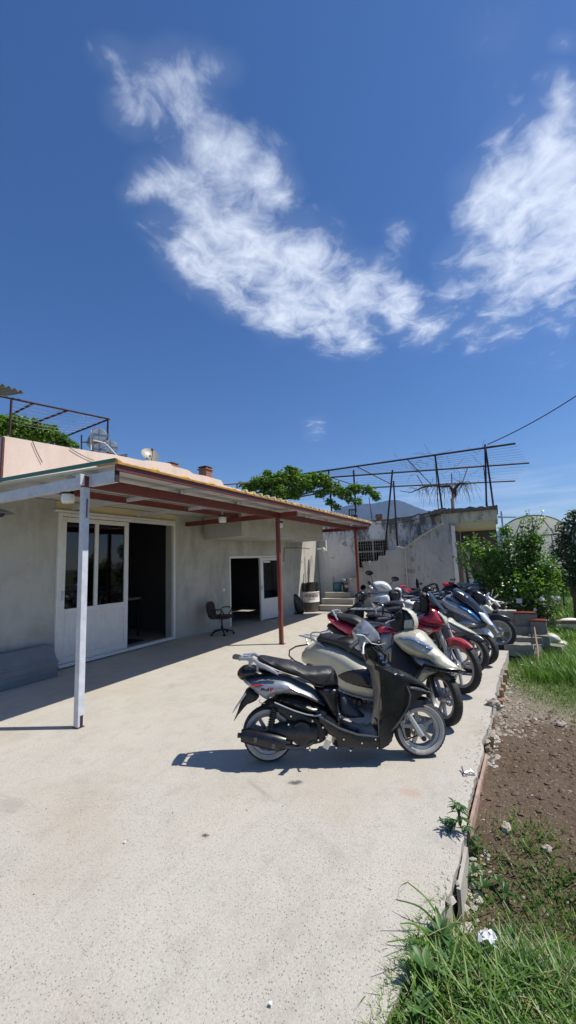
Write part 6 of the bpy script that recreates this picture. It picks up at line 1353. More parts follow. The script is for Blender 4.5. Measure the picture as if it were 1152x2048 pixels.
def far_bikes():
    t = gen_at(1010, 1230, 0, 9.6, 8, 1.85, 'old motorcycle with faded grey seat behind the large silver and blue scooter', ('greyblk', 'greyblk', 'greyblk', 'chrome', 'red'), kind='bike', name='motorcycle', cat='motorcycle', R=.29, tall=.98, mirrors=False)
    T = At(1010, 9.6, 8); part_on(t, T.poly(CD, [(500, 118), (600, 118), (700, 130), (724, 160), (705, 188), (640, 196), (560, 178), (515, 145)]), .15, 'seat_cover', 'galv', r=.07)
    part_on(t, T.poly(CD, [(590, 215), (640, 260), (700, 320), (738, 368), (715, 372), (650, 320), (600, 265)]), .08, 'red_fairing', 'red', r=.04)
    t = gen_at(955, 1235, 0, 10.4, 5, 1.8, 'faded red and black motorcycle nearest the balcony pillar', ('red', 'black', 'greyblk', 'chrome', 'black'), kind='bike', name='motorcycle', cat='motorcycle', R=.28, mirrors=False)
    T = At(955, 10.4, 5); part_on(t, T.poly(CD, [(375, 118), (385, 110), (440, 112), (480, 128), (470, 150), (400, 152), (378, 140)]), .12, 'tail_cowl', 'red', r=.05)
    part_on(t, T.poly(CD, [(430, 105), (480, 106), (520, 122), (545, 140), (500, 142), (440, 125)]), .13, 'seat_pad', 'seat', r=.05)
far_bikes()
# ================================================================== PLANTS
def leaf_cloud(mb, blobs, size, aspect=.6, droop=.3, r=random.Random(1)):
    """many small folded leaves spread through ellipsoids, denser near the outside; blobs: (x,y,z,rx,ry,rz,n)"""
    vs = []; fs = []
    for (x, y, z, rx, ry, rz, n) in blobs:
        for _ in range(n):
            while True:
                a, b, c = r.uniform(-1, 1), r.uniform(-1, 1), r.uniform(-1, 1); q = a*a+b*b+c*c
                if q < 1 and (q > .25 or r.random() < .5): break
            k = 1+.25*r.gauss(0, 1)*.5
            p = Vector((x+a*rx*k, y+b*ry*k, z+c*rz*k)); s = size*r.uniform(.6, 1.35)
            th = r.uniform(0, 2*pi); el = r.uniform(-1.0, .6)-droop; d = Vector((cos(th)*cos(el), sin(th)*cos(el), sin(el)))
            w = d.cross(Vector((0, 0, 1))+Vector((r.uniform(-.6, .6), r.uniform(-.6, .6), 0))).normalized()*s*aspect; up = d.cross(w).normalized()*s*.12
            o = len(vs); m = p+d*s*.5
            vs += [p, m+w*.5+up, p+d*s, m-w*.5+up, m-up*.5]
            fs += [(o, o+4, o+1), (o+4, o+2, o+1), (o, o+3, o+4), (o+4, o+3, o+2)]
    mb.add(vs, fs, False); return mb
def shoots(mb, leafmb, base, tips, size, r, rad=.012, per=26, leafn=3):
    for tip in tips:
        b = Vector(base)+Vector((r.uniform(-.15, .15), r.uniform(-.15, .15), 0)); e = Vector(tip); mid = b.lerp(e, .5)+Vector((r.uniform(-.1, .1), r.uniform(-.1, .1), .05)); pts = [b, b.lerp(mid, .5), mid, mid.lerp(e, .5)+Vector((0, 0, .03)), e]; mb.tube(pts, [rad, rad*.85, rad*.7, rad*.5, rad*.25], 5, False)
        bl = []
        for i in range(per):
            t = .25+.75*i/per; k = t*4; j = min(3, int(k)); p = pts[j].lerp(pts[j+1], k-j); bl.append((p.x, p.y, p.z, .08, .08, .07, leafn))
        leaf_cloud(leafmb, bl, size, .62, .1, r)
R1 = random.Random(11)
# big bush behind the block wall
YB = 9.7
def P_(px, py, y=YB): p = at(px, py, 1, y); return p
def bush():
    b = P_(1035, 1240); t = empty('bush', (b.x, YB, -.25), label='large bright green bush with pale spots behind the block wall', cat='bush'); o = Vector((b.x, YB, -.25))
    st = MB(); lf = MB()
    blobs = []
    for (px, py, rp, n, dy) in ((1000, 1150, 30, 700, .0), (1030, 1120, 34, 900, .2), (1065, 1130, 34, 900, .1), (1050, 1165, 38, 1100, -.2), (1010, 1185, 28, 650, -.3), (1075, 1175, 32, 800, 0), (1040, 1200, 34, 800, -.3), (985, 1110, 22, 380, .1), (1065, 1085, 20, 320, .1), (1025, 1085, 18, 260, 0),
                                (960, 1110, 18, 260, 0), (940, 1092, 14, 170, 0), (1095, 1145, 22, 420, 0), (1075, 1210, 22, 420, -.2), (975, 1150, 22, 380, -.1), (1010, 1060, 11, 130, 0)):
        p = P_(px, py, YB+dy)-o; rr = rp/FPX*9.6*.95; blobs.append((p.x, p.y, p.z, rr*1.0, rr*1.0, rr*.85, int(n*.8)))
    leaf_cloud(lf, blobs, .078, .62, .25, R1)
    tips = [P_(px, py, YB+R1.uniform(-.3, .3))-o for px, py in ((1058, 1018), (1075, 1030), (1085, 1024), (1048, 1030), (1095, 1055), (1050, 1052), (1065, 1040), (1010, 1045), (985, 1062), (998, 1072), (930, 1068), (912, 1080), (915, 1095), (945, 1062), (908, 1112), (925, 1115), (1085, 1090), (1110, 1110), (1035, 1060), (1075, 1060), (955, 1085), (970, 1075))]
    shoots(st, lf, (0, 0, .2), tips, .072, R1, .014, 26, 6)
    for k in range(14): a = k*2*pi/14; st.tube([(R1.uniform(-.1, .1), R1.uniform(-.1, .1), 0), (cos(a)*.3, sin(a)*.3, .7), (cos(a)*.6, sin(a)*.5, 1.3)], [.022, .015, .008], 6, False)
    st.build('stems', 'bark', t); lf.build('foliage', 'leaf', t)
bush()
def tree(px, py, y, label, blobs, lm='darkleaf', size=.07, name='tree', tr=.06):
    b = at(px, py, 1, y); t = empty(name, (b.x, y, float(ground_z(b.x, y))), label=label, cat='tree' if name == 'tree' else 'bush'); o = Vector(t.location)
    lf = MB(); bl = []; st = MB(); st.tube([(0, 0, -.1), (.03, 0, .6), (-.02, .03, 1.2)], [tr, tr*.8, tr*.6], 8)
    for (qx, qy, rp, n, dy) in blobs:
        p = at(qx, qy, 1, y+dy)-o; rr = rp/FPX*y; bl.append((p.x, p.y, p.z, rr, rr, rr*.85, n)); st.tube([(0, 0, .7), (p.x*.5, p.y*.5, max(.8, p.z*.6)), p], [tr*.5, tr*.3, tr*.12], 6, False)
    leaf_cloud(lf, bl, size, .6, .3, R1); st.build('trunk', 'bark', t); lf.build('crown', lm, t)
tree(1150, 1220, 12.5, 'dark bushy tree with reddish young leaves at the right edge', [(1140, 1060, 22, 500, 0), (1160, 1040, 22, 500, 0), (1130, 1100, 24, 600, 0), (1160, 1110, 34, 1000, 0), (1135, 1150, 26, 700, 0), (1175, 1150, 34, 900, 0), (1128, 1078, 12, 150, 0), (1148, 1028, 10, 120, 0)], 'darkleaf', .085)
tree(1125, 1190, 17, 'mid green shrub beyond the bush left of the dark tree', [(1105, 1165, 18, 500, 0), (1125, 1170, 20, 500, 0), (1090, 1150, 14, 300, 0)], 'leaf', .10, 'shrub', .03)
FAR = ['far green tree just beyond the right edge behind the dark tree', 'small far tree low on the horizon left of the greenhouse', 'small far tree low on the horizon at the right edge', 'small far tree low on the horizon right of the greenhouse']
for k, (px, y, h) in enumerate([(1190, 22, 40), (1020, 60, 14), (1150, 55, 22), (1100, 70, 16)]):
    tree(px, 1150, y, FAR[k], [(px, 1110-h*.3, h*.7, 500, 0), (px-h*.5, 1125, h*.5, 300, 0), (px+h*.5, 1122, h*.5, 300, 1)], 'darkleaf', .012*y)

# white rose flowers beside the block wall
fl = empty('rose_bush', P_(1062, 1235, 9.2), label='small dark rose bush with white blooms right of the block wall', cat='bush'); fo = Vector(fl.location)
lf = MB(); leaf_cloud(lf, [((P_(px, py, 9.2)-fo).x, 0, (P_(px, py, 9.2)-fo).z, .22, .2, .2, n) for px, py, n in ((1085, 1215, 260), (1095, 1232, 220), (1075, 1235, 200), (1100, 1205, 150))], .055, .6, .2, R1); lf.build('foliage', 'darkleaf', fl)
st = MB(); st.tube([(0, 0, -.3), (.1, 0, .1), (.25, 0, .35)], [.02, .014, .008], 6, False); st.build('stems', 'bark', fl)
for k, (px, py, r_) in enumerate([(1084, 1199, .050), (1116, 1197, .05), (1030, 1181, .032), (1105, 1195, .03), (1070, 1220, .035), (1068, 1228, .03)]):
    p = P_(px, py, 9.0)-fo; mb = MB()
    for i in range(16):
        a = R1.uniform(0, 2*pi); e = R1.uniform(-.3, 1.3); d = Vector((cos(a)*cos(e), sin(a)*cos(e), sin(e)))*r_*.55; w = Vector((-sin(a), cos(a), 0))*r_*.55; up = d.cross(w).normalized()*r_*.5; c = p+d; mb.add([c-w-up, c+w-up, c+w*.8+up, c+d*.5+up*1.2, c-w*.8+up], [(0, 1, 2, 3, 4)])
    mb.build('flower', 'petal', fl)

# vine canopy over the canopy roof
def vine():
    t = empty('grape_vine', (-6, 13.5, 2.9), label='leafy bright green grape vine spreading over the rooftop pergola', cat='vine'); o = Vector(t.location)
    lf = MB(); bl = []
    for (px, py, rp, n, y) in ((500, 972, 16, 260, 12), (520, 965, 20, 380, 12.2), (545, 962, 24, 520, 12.5), (565, 958, 24, 520, 12.8), (585, 945, 16, 280, 13), (600, 962, 24, 480, 13), (560, 985, 22, 380, 12.5), (590, 985, 16, 240, 13), (530, 985, 16, 260, 12.3), (625, 955, 16, 260, 13.5), (645, 960, 20, 340, 13.6), (665, 975, 20, 300, 13.8), (640, 985, 12, 120, 13.6), (690, 985, 16, 200, 14), (710, 975, 14, 160, 14.2), (715, 1000, 9, 70, 14), (660, 1003, 9, 80, 13.8), (672, 1012, 7, 50, 13.8), (735, 978, 12, 110, 14.4), (750, 988, 9, 70, 14.5), (755, 995, 6, 40, 14.5), (578, 935, 8, 60, 13), (535, 945, 10, 90, 12.5), (700, 998, 8, 60, 14), (485, 968, 8, 60, 12), (615, 972, 14, 200, 13.2)):
        p = at(px, py, 1, y)-o; rr = rp/FPX*y*1.1; bl.append((p.x, p.y, p.z, rr, rr*1.1, rr*.72, int(n*1.35)))
    leaf_cloud(lf, bl, .115, .85, .35, R1)
    st = MB(); r = R1
    for px, py, y in ((520, 965, 12.2), (560, 965, 12.6), (600, 962, 13), (650, 965, 13.6), (700, 982, 14), (745, 985, 14.4)):
        a = at(560, 1000, 1, 12.8)-o; b = at(px, py, 1, y)-o; st.tube([a, a.lerp(b, .5)+Vector((0, 0, .15)), b], [.035, .025, .012], 6, False)
    a = at(560, 1000, 1, 12.8)-o; st.tube([(a.x, a.y, -.0), a+Vector((.02, 0, -.1)), a], [.05, .045, .035], 7)
    st.build('stems', 'bark', t); lf.build('foliage', 'vine', t)
vine()
def vine2():
    t = empty('grape_vine', (-9, 4.6, 3.3), label='dense green grape vine over the pink parapet at the upper left', cat='vine'); o = Vector(t.location)
    lf = MB(); bl = []
    for (px, py, rp, n) in ((5, 845, 24, 420), (30, 845, 26, 450), (55, 852, 26, 450), (80, 862, 24, 420), (100, 868, 22, 380), (120, 878, 18, 300), (140, 885, 12, 160), (10, 865, 24, 350), (45, 870, 22, 350), (-20, 850, 26, 300), (105, 855, 10, 100), (75, 876, 18, 250), (128, 892, 12, 120), (150, 888, 7, 60)):
        p = at(px, py, 0, -9.2)-o; rr = rp/FPX*9.6; bl.append((p.x, p.y, p.z, rr, rr, rr*.7, int(n*.8)))
    leaf_cloud(lf, bl, .085, .85, .35, R1); lf.build('foliage', 'vine', t)
    st = MB()
    for b in bl[::2]: st.tube([(0, 1.2, 0), (b[0]*.5, b[1]*.5+.6, b[2]*.6), b[:3]], [.03, .02, .01], 6, False)
    st.build('stems', 'bark', t)
vine2()

# ------------------------------------------------------------------ concrete blocks right of the row
def blk(px, py, y, w, d, h, rz, label, m='block', redtop=False, hollow=False):
    p = at(px, py, 1, y); t = empty('concrete_block', (p.x, p.y, p.z), rz=radians(rz), label=label, cat='block', group='concrete blocks piled at the end of the row')
    mb = MB(); n4 = 5; r = random.Random(int(px*7+py)); jit = lambda: r.uniform(-.006, .006); grid = {}
    bmx = bmesh.new(); bmesh.ops.create_cube(bmx, size=1.); bmesh.ops.subdivide_edges(bmx, edges=bmx.edges, cuts=4, use_grid_fill=True)
    mb.add([(v.co.x*w+jit()*(3 if abs(abs(v.co.x)-.5)+abs(abs(v.co.z)-.5) < .01 else 1), v.co.y*d+jit(), (v.co.z+.5)*h+jit()) for v in bmx.verts], [tuple(v.index for v in f.verts) for f in bmx.faces]); bmx.free(); mb.build('block_body', m, t, bevel=.004)
    if redtop: MB().box((-w/2-.004, -d/2-.004, h-.022), (w/2+.002, d/2+.002, h+.008)).build('red_paint', 'redpaint', t)
Lb = ['lowest block', 'grey block']
blk(1038, 1334, 7.95, .40, .22, .17, 6, 'bottom grey block half sunk in grass at the slab corner')
blk(1037, 1310, 7.95, .42, .24, .19, 4, 'pale block resting on the bottom block at the slab corner')
blk(1064, 1312, 8.05, .22, .30, .19, -30, 'tilted pale block right of the slab corner stack')
blk(1058, 1290, 8.2, .40, .2, .14, 3, 'black-stained block under the two grey blocks', 'block')
blk(1052, 1270, 8.45, .34, .2, .16, 2, 'thin grey block below the red-topped wall block')
blk(1052, 1252, 8.5, .34, .2, .24, 2, 'grey block with red paint on top beside the last motorcycle', redtop=True)
blk(1018, 1262, 8.7, .30, .2, .38, 0, 'weathered block directly behind the last front wheel', 'step')
blk(1079, 1268, 8.4, .24, .2, .24, -4, 'single block with full red top standing right of the wall', redtop=True)
blk(1080, 1290, 8.3, .30, .22, .18, -6, 'grey block under the single red-topped block')
blk(1100, 1300, 8.6, .42, .20, .10, -24, 'flat slab piece leaning in the grass right of the blocks')
mb = MB(); a = at(1068, 1252, 1, 8.3); b = at(1078, 1358, 1, 7.3); mb.tube([(b.x, b.y, -.25), b.lerp(a, .5)+Vector((.02, 0, 0)), a], [.014, .015, .013], 7); tag(mb.build('wooden_stake', 'wood'), 'thin wooden stake standing in the grass before the blocks', 'stake')
# white sacks and rubble further back
for (px, py, y, s, lab) in ((1110, 1290, 9.4, .26, 'dusty white sack slumped behind the red-topped block'), (1150, 1252, 11.5, .36, 'big white sack at the right edge on the grass'), (1095, 1275, 9.0, .2, 'small torn white sack beside the blocks')):
    p = at(px, py, 1, y); mb = MB(); inflate(mb, [(-s, -.05), (-s*.8, s*.35), (-.1*s, s*.5), (s*.7, s*.3), (s, -.05), (0, -.12)], s*.55, r=s*.4); o = mb.build('sack', 'petal' if y > 11 else 'cowlcream'); o.location = (p.x, p.y, p.z); tag(o, lab, 'sack')
p = at(1105, 1245, 1, 11); mb = MB(); mb.beam((p.x-.5, 11, p.z), (p.x+.6, 11.2, p.z), .14, .08); tag(mb.build('timber_beam', 'wood'), 'grey timber beam lying in the grass by the white sack', 'beam')

# scrap fairings piled on the wall
def scrap():
    t = empty('scrap_pile', at(985, 1225, 1, 8.9), label='heap of white fairing pieces and scrap under the bush', cat='scrap pile'); o = Vector(t.location); r = random.Random(5)
    Y_ = 8.9; K = (940, 1150, 9.6)
    def piece(pts, hw, m, dy=0., nm='fairing_piece', sm=2): 
        P = []
        for a, b in pts: q = at(K[0]+a/K[2], K[1]+b/K[2], 1, Y_+dy)-o; P.append((q.x, q.z))
        mb = MB(); inflate(mb, P, hw, y0=dy, smooth=sm, r=.04); mb.build(nm, m, t)
    piece([(290, 410), (330, 350), (380, 340), (360, 400), (430, 450), (480, 480), (560, 500), (740, 540), (680, 570), (560, 545), (480, 520), (400, 500), (330, 470)], .06, 'white')
    piece([(400, 400), (430, 280), (445, 290), (415, 400)], .02, 'white', .1); piece([(450, 440), (530, 370), (545, 380), (480, 450)], .02, 'white', .12)
    piece([(300, 500), (350, 470), (390, 500), (420, 580), (380, 590), (320, 540)], .06, 'white', -.12)
    piece([(200, 620), (260, 560), (330, 560), (400, 620), (450, 660), (430, 740), (330, 740), (280, 700), (250, 640)], .10, 'cowlcream', -.15)
    piece([(480, 480), (560, 560), (590, 600), (560, 610), (470, 540)], .04, 'white', -.1)
    piece([(0, 450), (60, 480), (160, 580), (250, 700), (230, 710), (120, 610), (0, 500)], .05, 'red', -.1)
    for k in range(26):
        a, b = r.uniform(260, 760), r.uniform(600, 770); s = r.uniform(15, 45); m = r.choice(['engine', 'castalu', 'rust', 'greyblk', 'white', 'brownpaint', 'steel']); piece([(a-s, b), (a-s*.3, b-s), (a+s, b-s*.6), (a+s*.8, b+s*.7), (a-s*.5, b+s)], r.uniform(.02, .06), m, r.uniform(-.2, .2), 'scrap_part', 0)
    mb = MB()
    for k in range(14):
        a = Vector((r.uniform(-.4, .5), r.uniform(-.2, .2), r.uniform(0, .25))); pts = [a]
        for i in range(4): pts.append(pts[-1]+Vector((r.uniform(-.12, .12), r.uniform(-.05, .05), r.uniform(-.07, .07))))
        mb.tube(pts, .008, 5)
    mb.build('wires', 'wire', t)
    mb = MB(); mb.box((-.55, -.2, -.05), (.35, .2, -.0)); mb.build('support_plank', 'rust', t); mb = MB(); mb.box((-.5, -.18, -.5), (.3, .18, -.051)); mb.build('support_blocks', 'step', t)
scrap()
p = at(1039, 1215, 1, 8.6); t = empty('post_with_plate', (p.x, p.y, .35), label='short dark post with grey plate on the red-topped wall', cat='post'); h = p.z-.35+.1
MB().box((-.02, -.02, 0), (.02, .02, h)).build('stem', 'rust', t); MB().box((-.04, -.03, h-.02), (.05, -.021, h+.06)).build('plate', 'greypaint', t)

# ------------------------------------------------------------------ debris, stones, boards
def stone(x, y, s, label=None, m='stone', r=R1, name='stone', flat=.6):
    mb = MB(); seg = 9; vs = []; rings = 6
    for i in range(rings+1):
        e = -pi/2+pi*i/rings
        for k in range(seg): a = 2*pi*k/seg; q = s*(1+.28*r.uniform(-1, 1)); vs.append((cos(a)*cos(e)*q, sin(a)*cos(e)*q*.8, sin(e)*q*flat))
    mb.add(vs, [(i*seg+k, i*seg+(k+1) % seg, (i+1)*seg+(k+1) % seg, (i+1)*seg+k) for i in range(rings) for k in range(seg)]); o = mb.build(name, m); z = float(ground_z(x, y)) if x > edge_x(y)+.02 else 0.; o.location = (x, y, z+s*flat*.5); o.rotation_euler = (0, 0, r.uniform(0, 6)); 
    if label: tag(o, label, 'stone')
    return o
def G(px, py, z=-.07): p = gr(px, py, z); return p.x, p.y
x, y = G(1012, 1664); stone(x, y, .038, 'round pale stone alone in the middle of the bare soil')
x, y = G(988, 1420, -.05); stone(x, y, .075, 'large angular stone on the broken slab edge', 'step')
x, y = G(998, 1412, -.1); stone(x, y, .06, 'smaller angular stone just right of the large edge stone', 'step')
x, y = G(1122, 1440); stone(x, y, .05, 'pale flat stone in the grass near the right edge of the soil')
x, y = G(1068, 1425); stone(x, y, .03, 'small white pebble at the back border of the soil')
x, y = G(1093, 1700); stone(x, y, .03, 'grey stone in the soil near the right edge')
# small rubble: uncountable
def scatter(name, n, region, smin, smax, m, r=random.Random(9), zoff=.2):
    mb = MB(); ico = [(0, 0, 1), (.9, 0, .1), (.28, .85, .1), (-.72, .53, .0), (-.72, -.53, .1), (.28, -.85, 0), (0, 0, -.7)]; fc = [(0, 1, 2), (0, 2, 3), (0, 3, 4), (0, 4, 5), (0, 5, 1), (6, 2, 1), (6, 3, 2), (6, 4, 3), (6, 5, 4), (6, 1, 5)]
    pts = [region(r) for _ in range(n)]; zs = ground_z(np.array([p[0] for p in pts]), np.array([p[1] for p in pts]))
    for (x, y), z in zip(pts, zs):
        s = smin*(smax/smin)**(r.random()**2.2); a = r.uniform(0, 6.28); k = [r.uniform(.6, 1.3) for _ in range(3)]
        zz = float(z) if x > edge_x(y)+.015 else 0.
        mb.add([(x+s*(vx*k[0]*cos(a)-vy*k[1]*sin(a)), y+s*(vx*k[0]*sin(a)+vy*k[1]*cos(a)), zz+s*(vz*.6*k[2]+.2)) for vx, vy, vz in ico], fc)
    tag(mb.build(name, m), kind='stuff')
def reg_soil(r):
    while True:
        y = 2.1+3.4*r.random(); x = edge_x(y)+.03+r.random()**.9*2.4
        return x, y
scatter('soil_clods', 5200, reg_soil, .004, .022, mat('soil_clod', (.13, .09, .06), .95, 0, .4, 30, .4, 60))
scatter('soil_clods', 260, reg_soil, .018, .042, MATS['soil_clod'])
scatter('gravel', 1500, reg_soil, .003, .014, mat('gravel_stone', (.34, .29, .23), .9, 0, .4, 30))
def reg_edge(r): y = 4.4+3.*r.random(); return edge_x(y)+.03+abs(r.gauss(0, .22)), y
scatter('gravel', 1500, reg_edge, .005, .026, MATS['gravel_stone'])
def reg_rub(r): y = r.choice([r.uniform(1.95, 2.75), r.uniform(3.7, 4.8), r.uniform(4.4, 7)]); return edge_x(y)+.01+abs(r.gauss(0, .05)), y
scatter('edge_rubble', 420, reg_rub, .008, .035, 'step')
def reg_slab(r): y = 1.2+4*r.random(); return edge_x(y)-.02-abs(r.gauss(0, .05 if y > 3 else .03)), y
scatter('slab_crumbs', 420, reg_slab, .003, .012, 'concrete')
def reg_slab2(r): y = .8+4*r.random(); return edge_x(y)-.05-2.6*r.random(), y
scatter('slab_crumbs', 60, reg_slab2, .003, .007, 'crust')
# formwork boards on the slab edge
def board(y0, y1, zt, label, m='wood', out=.012, tilt=0.):
    a = Vector((float(edge_x(y0))+out, y0, 0)); b = Vector((float(edge_x(y1))+out, y1, 0)); d = (b-a).normalized(); n = Vector((d.y, -d.x, 0)); mb = MB(); lo = -.30
    mb.prism([a+Vector((0, 0, lo)), b+Vector((0, 0, lo)), b+n*tilt+Vector((0, 0, zt)), a+Vector((0, 0, zt+.01))], n*.018); o = mb.build('formwork_board', m); tag(o, label, 'board', 'formwork boards left on the slab edge')
pinkwood = mat('pinkish_formwork', (.36, .24, .19), .85, 0, .25, 9, .2, 50, dirt=.4, dirtcol=(.40, .36, .31))
board(2.72, 3.38, -.012, 'long pinkish board on the slab edge above the tall weed', pinkwood); board(3.40, 3.85, -.03, 'short pinkish board on the slab edge beside the bare soil near the wire loop', pinkwood)
board(2.26, 2.60, -.012, 'pale board on the slab edge beside the tall weed', 'step')
for k, (px, py) in enumerate([(968, 1490), (973, 1500), (984, 1392), (990, 1375), (996, 1362), (1004, 1348), (1008, 1335)]):
    x, y = G(px, py+10, -.1); mb = MB(); hgt = [.26, .2, .15, .17, .16, .19, .17][k]; mb.obox((0, 0, hgt/2-.1), (.035 if k < 2 else .05, .09, hgt), Matrix.Rotation(radians([8, -10, 4, -3, 6, 2, -5][k]), 3, 'Y')); o = mb.build('wooden_peg', 'wood' if k != 2 else 'brick', bevel=.004); o.location = (max(x, float(edge_x(y))+.035), y, -.12)
    tag(o, ['tall splintered peg at the slab edge where the soil begins', 'leaning peg right of the tall splintered one', 'reddish brick-like peg nearest the large edge stone', 'second peg of the far edge row counted from the large stone', 'middle peg of the far edge row', 'fourth peg of the far edge row towards the blocks', 'farthest peg of the edge row nearest the blocks'][k], 'peg')
# wire loop on the edge
x, y = G(935, 1548, 0); mb = MB(); r = random.Random(3); pts = [Vector((x-.04, y+.04, .03)), Vector((x-.03, y, .01)), Vector((x, y-.01, .015)), Vector((x+.02, y+.01, .03)), Vector((x+.05, y, .01)), Vector((x+.09, y-.02, -.06))]; mb.tube(pts, .006, 6); mb.tube([pts[1]+Vector((.0, -.01, 0)), pts[2]+Vector((-.01, -.03, .01)), pts[3]+Vector((0, -.02, .0)), pts[4]], .006, 6); tag(mb.build('wire_scrap', 'steel'), 'bent grey wire scrap on the slab edge', 'wire')
# litter
def crumple(px, py, z, s, label, m, name='litter'):
    x, y = G(px, py, z); mb = MB(); r = random.Random(int(px)); n6 = 7; vs = [((i/(n6-1)-.5)*1.8*s+r.uniform(-.22, .22)*s, (j/(n6-1)-.5)*1.5*s+r.uniform(-.22, .22)*s, abs(r.gauss(.25, .28))*s) for j in range(n6) for i in range(n6)]
    mb.add(vs, [q for j in range(n6-1) for i in range(n6-1) if r.random() > .12 for q in ((j*n6+i, j*n6+i+1, (j+1)*n6+i+1), (j*n6+i, (j+1)*n6+i+1, (j+1)*n6+i))]); o = mb.build(name, m); o.location = (x, y, z+.01); tag(o, label, 'litter')
crumple(975, 1885, 0.04, .036, 'crumpled white plastic scrap lying in the long grass', 'paper'); crumple(1075, 1757, -.19, .018, 'tiny bright blue wrapper on the bare soil', 'skyblue')
crumple(542, 2013, 0, .008, 'white cigarette stub near the bottom of the photo', 'paper'); crumple(250, 1687, 0, .008, 'white cigarette stub left of the brown stain', 'paper'); crumple(940, 1545, -.0, .012, 'grey paper bit by the wire scrap', 'paper')
for k, (px, py, px2, py2, lab) in enumerate([(985, 1490, 997, 1512, 'pale wood splinter on the soil beside the tall peg'), (1028, 1580, 1060, 1580, 'tan stick lying across the bare soil'), (1015, 1605, 1025, 1615, 'short pale splinter low on the bare soil')]):
    x, y = G(px, py, -.19); x2, y2 = G(px2, py2, -.19); mb = MB(); mb.beam((x, y, -.175), (x2, y2, -.17), .018, .008); tag(mb.build('wood_splinter', 'fadedcream' if k == 0 else 'wood'), lab, 'stick')

# ------------------------------------------------------------------ grass and weeds
def blades(name, n, region, hmin, hmax, w, m, r, lean=.5, seg=4, hf=None):
    vs = []; fs = []
    pts = [region(r) for _ in range(n)]; zs = ground_z(np.array([p[0] for p in pts]), np.array([p[1] for p in pts]))
    for (x, y), z in zip(pts, zs):
        if x < edge_x(y)+.0: z = -.03
        h = r.uniform(hmin, hmax)*(hf(x, y) if hf else 1); a = r.uniform(0, 2*pi); l = r.uniform(.1, 1)*lean*h*1.3; ww = w*r.uniform(.6, 1.4); dx, dy = cos(a), sin(a); px, py = -dy, dx; o = len(vs)
        tw = r.uniform(-.5, .5)
        for i in range(seg):
            t = i/seg; k = ww*(1-t*.7)/2; bx = x+dx*l*t**2; by = y+dy*l*t**2; bz = float(z)-.01+h*(t-.35*lean*t*t); vs += [(bx-px*k, by-py*k, bz), (bx+px*k, by+py*k, bz+ww*.2*tw)]
        bx = x+dx*l; by = y+dy*l; vs.append((bx, by, float(z)+h*(1-.35*lean)))
        for i in range(seg-1): fs.append((o+2*i, o+2*i+1, o+2*i+3, o+2*i+2))
        fs.append((o+2*seg-2, o+2*seg-1, o+2*seg))
    mb = MB(); mb.add(vs, fs); return tag(mb.build(name, m), kind='stuff')
rg = random.Random(21)
def reg_front(r):
    while True:
        x, y = reg_near(r)
        if y < 2.0: return x, y
def reg_near(r):
    while True:
        y = r.uniform(1.25, 2.45); x = r.uniform(-.62, 1.3)
        lim = float(edge_x(y))+.05*sin(y*9); top = 2.25+.10*sin(x*5)-.12*(x < -.1)
        if x < lim-.03+.03*r.random()+(.12 if y > 1.9 else .04): continue
        if y > top-.25*r.random(): continue
        return x, y
blades('grass', 26000, reg_near, .03, .11, .008, 'grass', rg, .9)
blades('grass', 12000, reg_near, .03, .13, .009, 'weed', rg, .9)
blades('grass', 3000, reg_front, .10, .20, .010, 'grass', rg, .9, 6)
blades('dry_grass', 2600, reg_near, .04, .16, .005, 'drygrass', rg, 1.)
def reg_border(r):
    y = r.uniform(2.0, 2.75); x = edge_x(y)+.03+1.4*r.random(); return x, y
blades('grass', 1800, reg_border, .02, .09, .007, 'grass', rg, 1., 3)
blades('weeds', 2600, reg_border, .01, .035, .012, 'weed', rg, 1., 3)
def reg_lip(r): y = r.uniform(1.3, 2.2); return edge_x(y)+r.gauss(.0, .035), y
blades('grass', 1500, reg_lip, .02, .09, .006, 'grass', rg, 1., 3)
def reg_tuft(r):
    c = r.choice([(.05, 2.25), (.35, 2.3), (.55, 2.7), (.7, 2.2), (.25, 2.05), (.9, 2.5), (.15, 2.6), (1.1, 2.3), (.75, 2.35), (.9, 2.2), (1.2, 2.6), (.6, 2.45), (.0, 2.9), (1.3, 4.3), (1.0, 4.6)]); return c[0]+r.gauss(0, .13), c[1]+r.gauss(0, .12)
blades('grass', 5200, reg_tuft, .02, .08, .008, 'grass', rg, .8, 3)
def reg_mid(r):
    while True:
        y = 4.6+5.6*r.random()**1.2; x = edge_x(y)+.02+2.8*r.random()
        den = np.clip((y-4.9)/1.6+.35*sin(x*7+y*3)-.25+(x-edge_x(y)-.25)*1.2, 0, 1)
        if r.random() < den: return x, y
blades('grass', 30000, reg_mid, .03, .12, .009, 'grass', rg, .7, 3, lambda x, y: float(np.clip((y-4.8)/2.2, .35, 1.9)))
def reg_tall(r): y = r.uniform(6.6, 9.3); x = float(edge_x(y))+r.uniform(.25, 2.2); return x, y
blades('grass', 6500, reg_tall, .12, .32, .011, 'grass', rg, .7, 4)
def reg_far(r):
    y = 10+16*r.random()**1.5; return .8+r.random()*(2+y*.5), y
blades('grass', 22000, reg_far, .10, .30, .030, 'grass', rg, .6, 3)
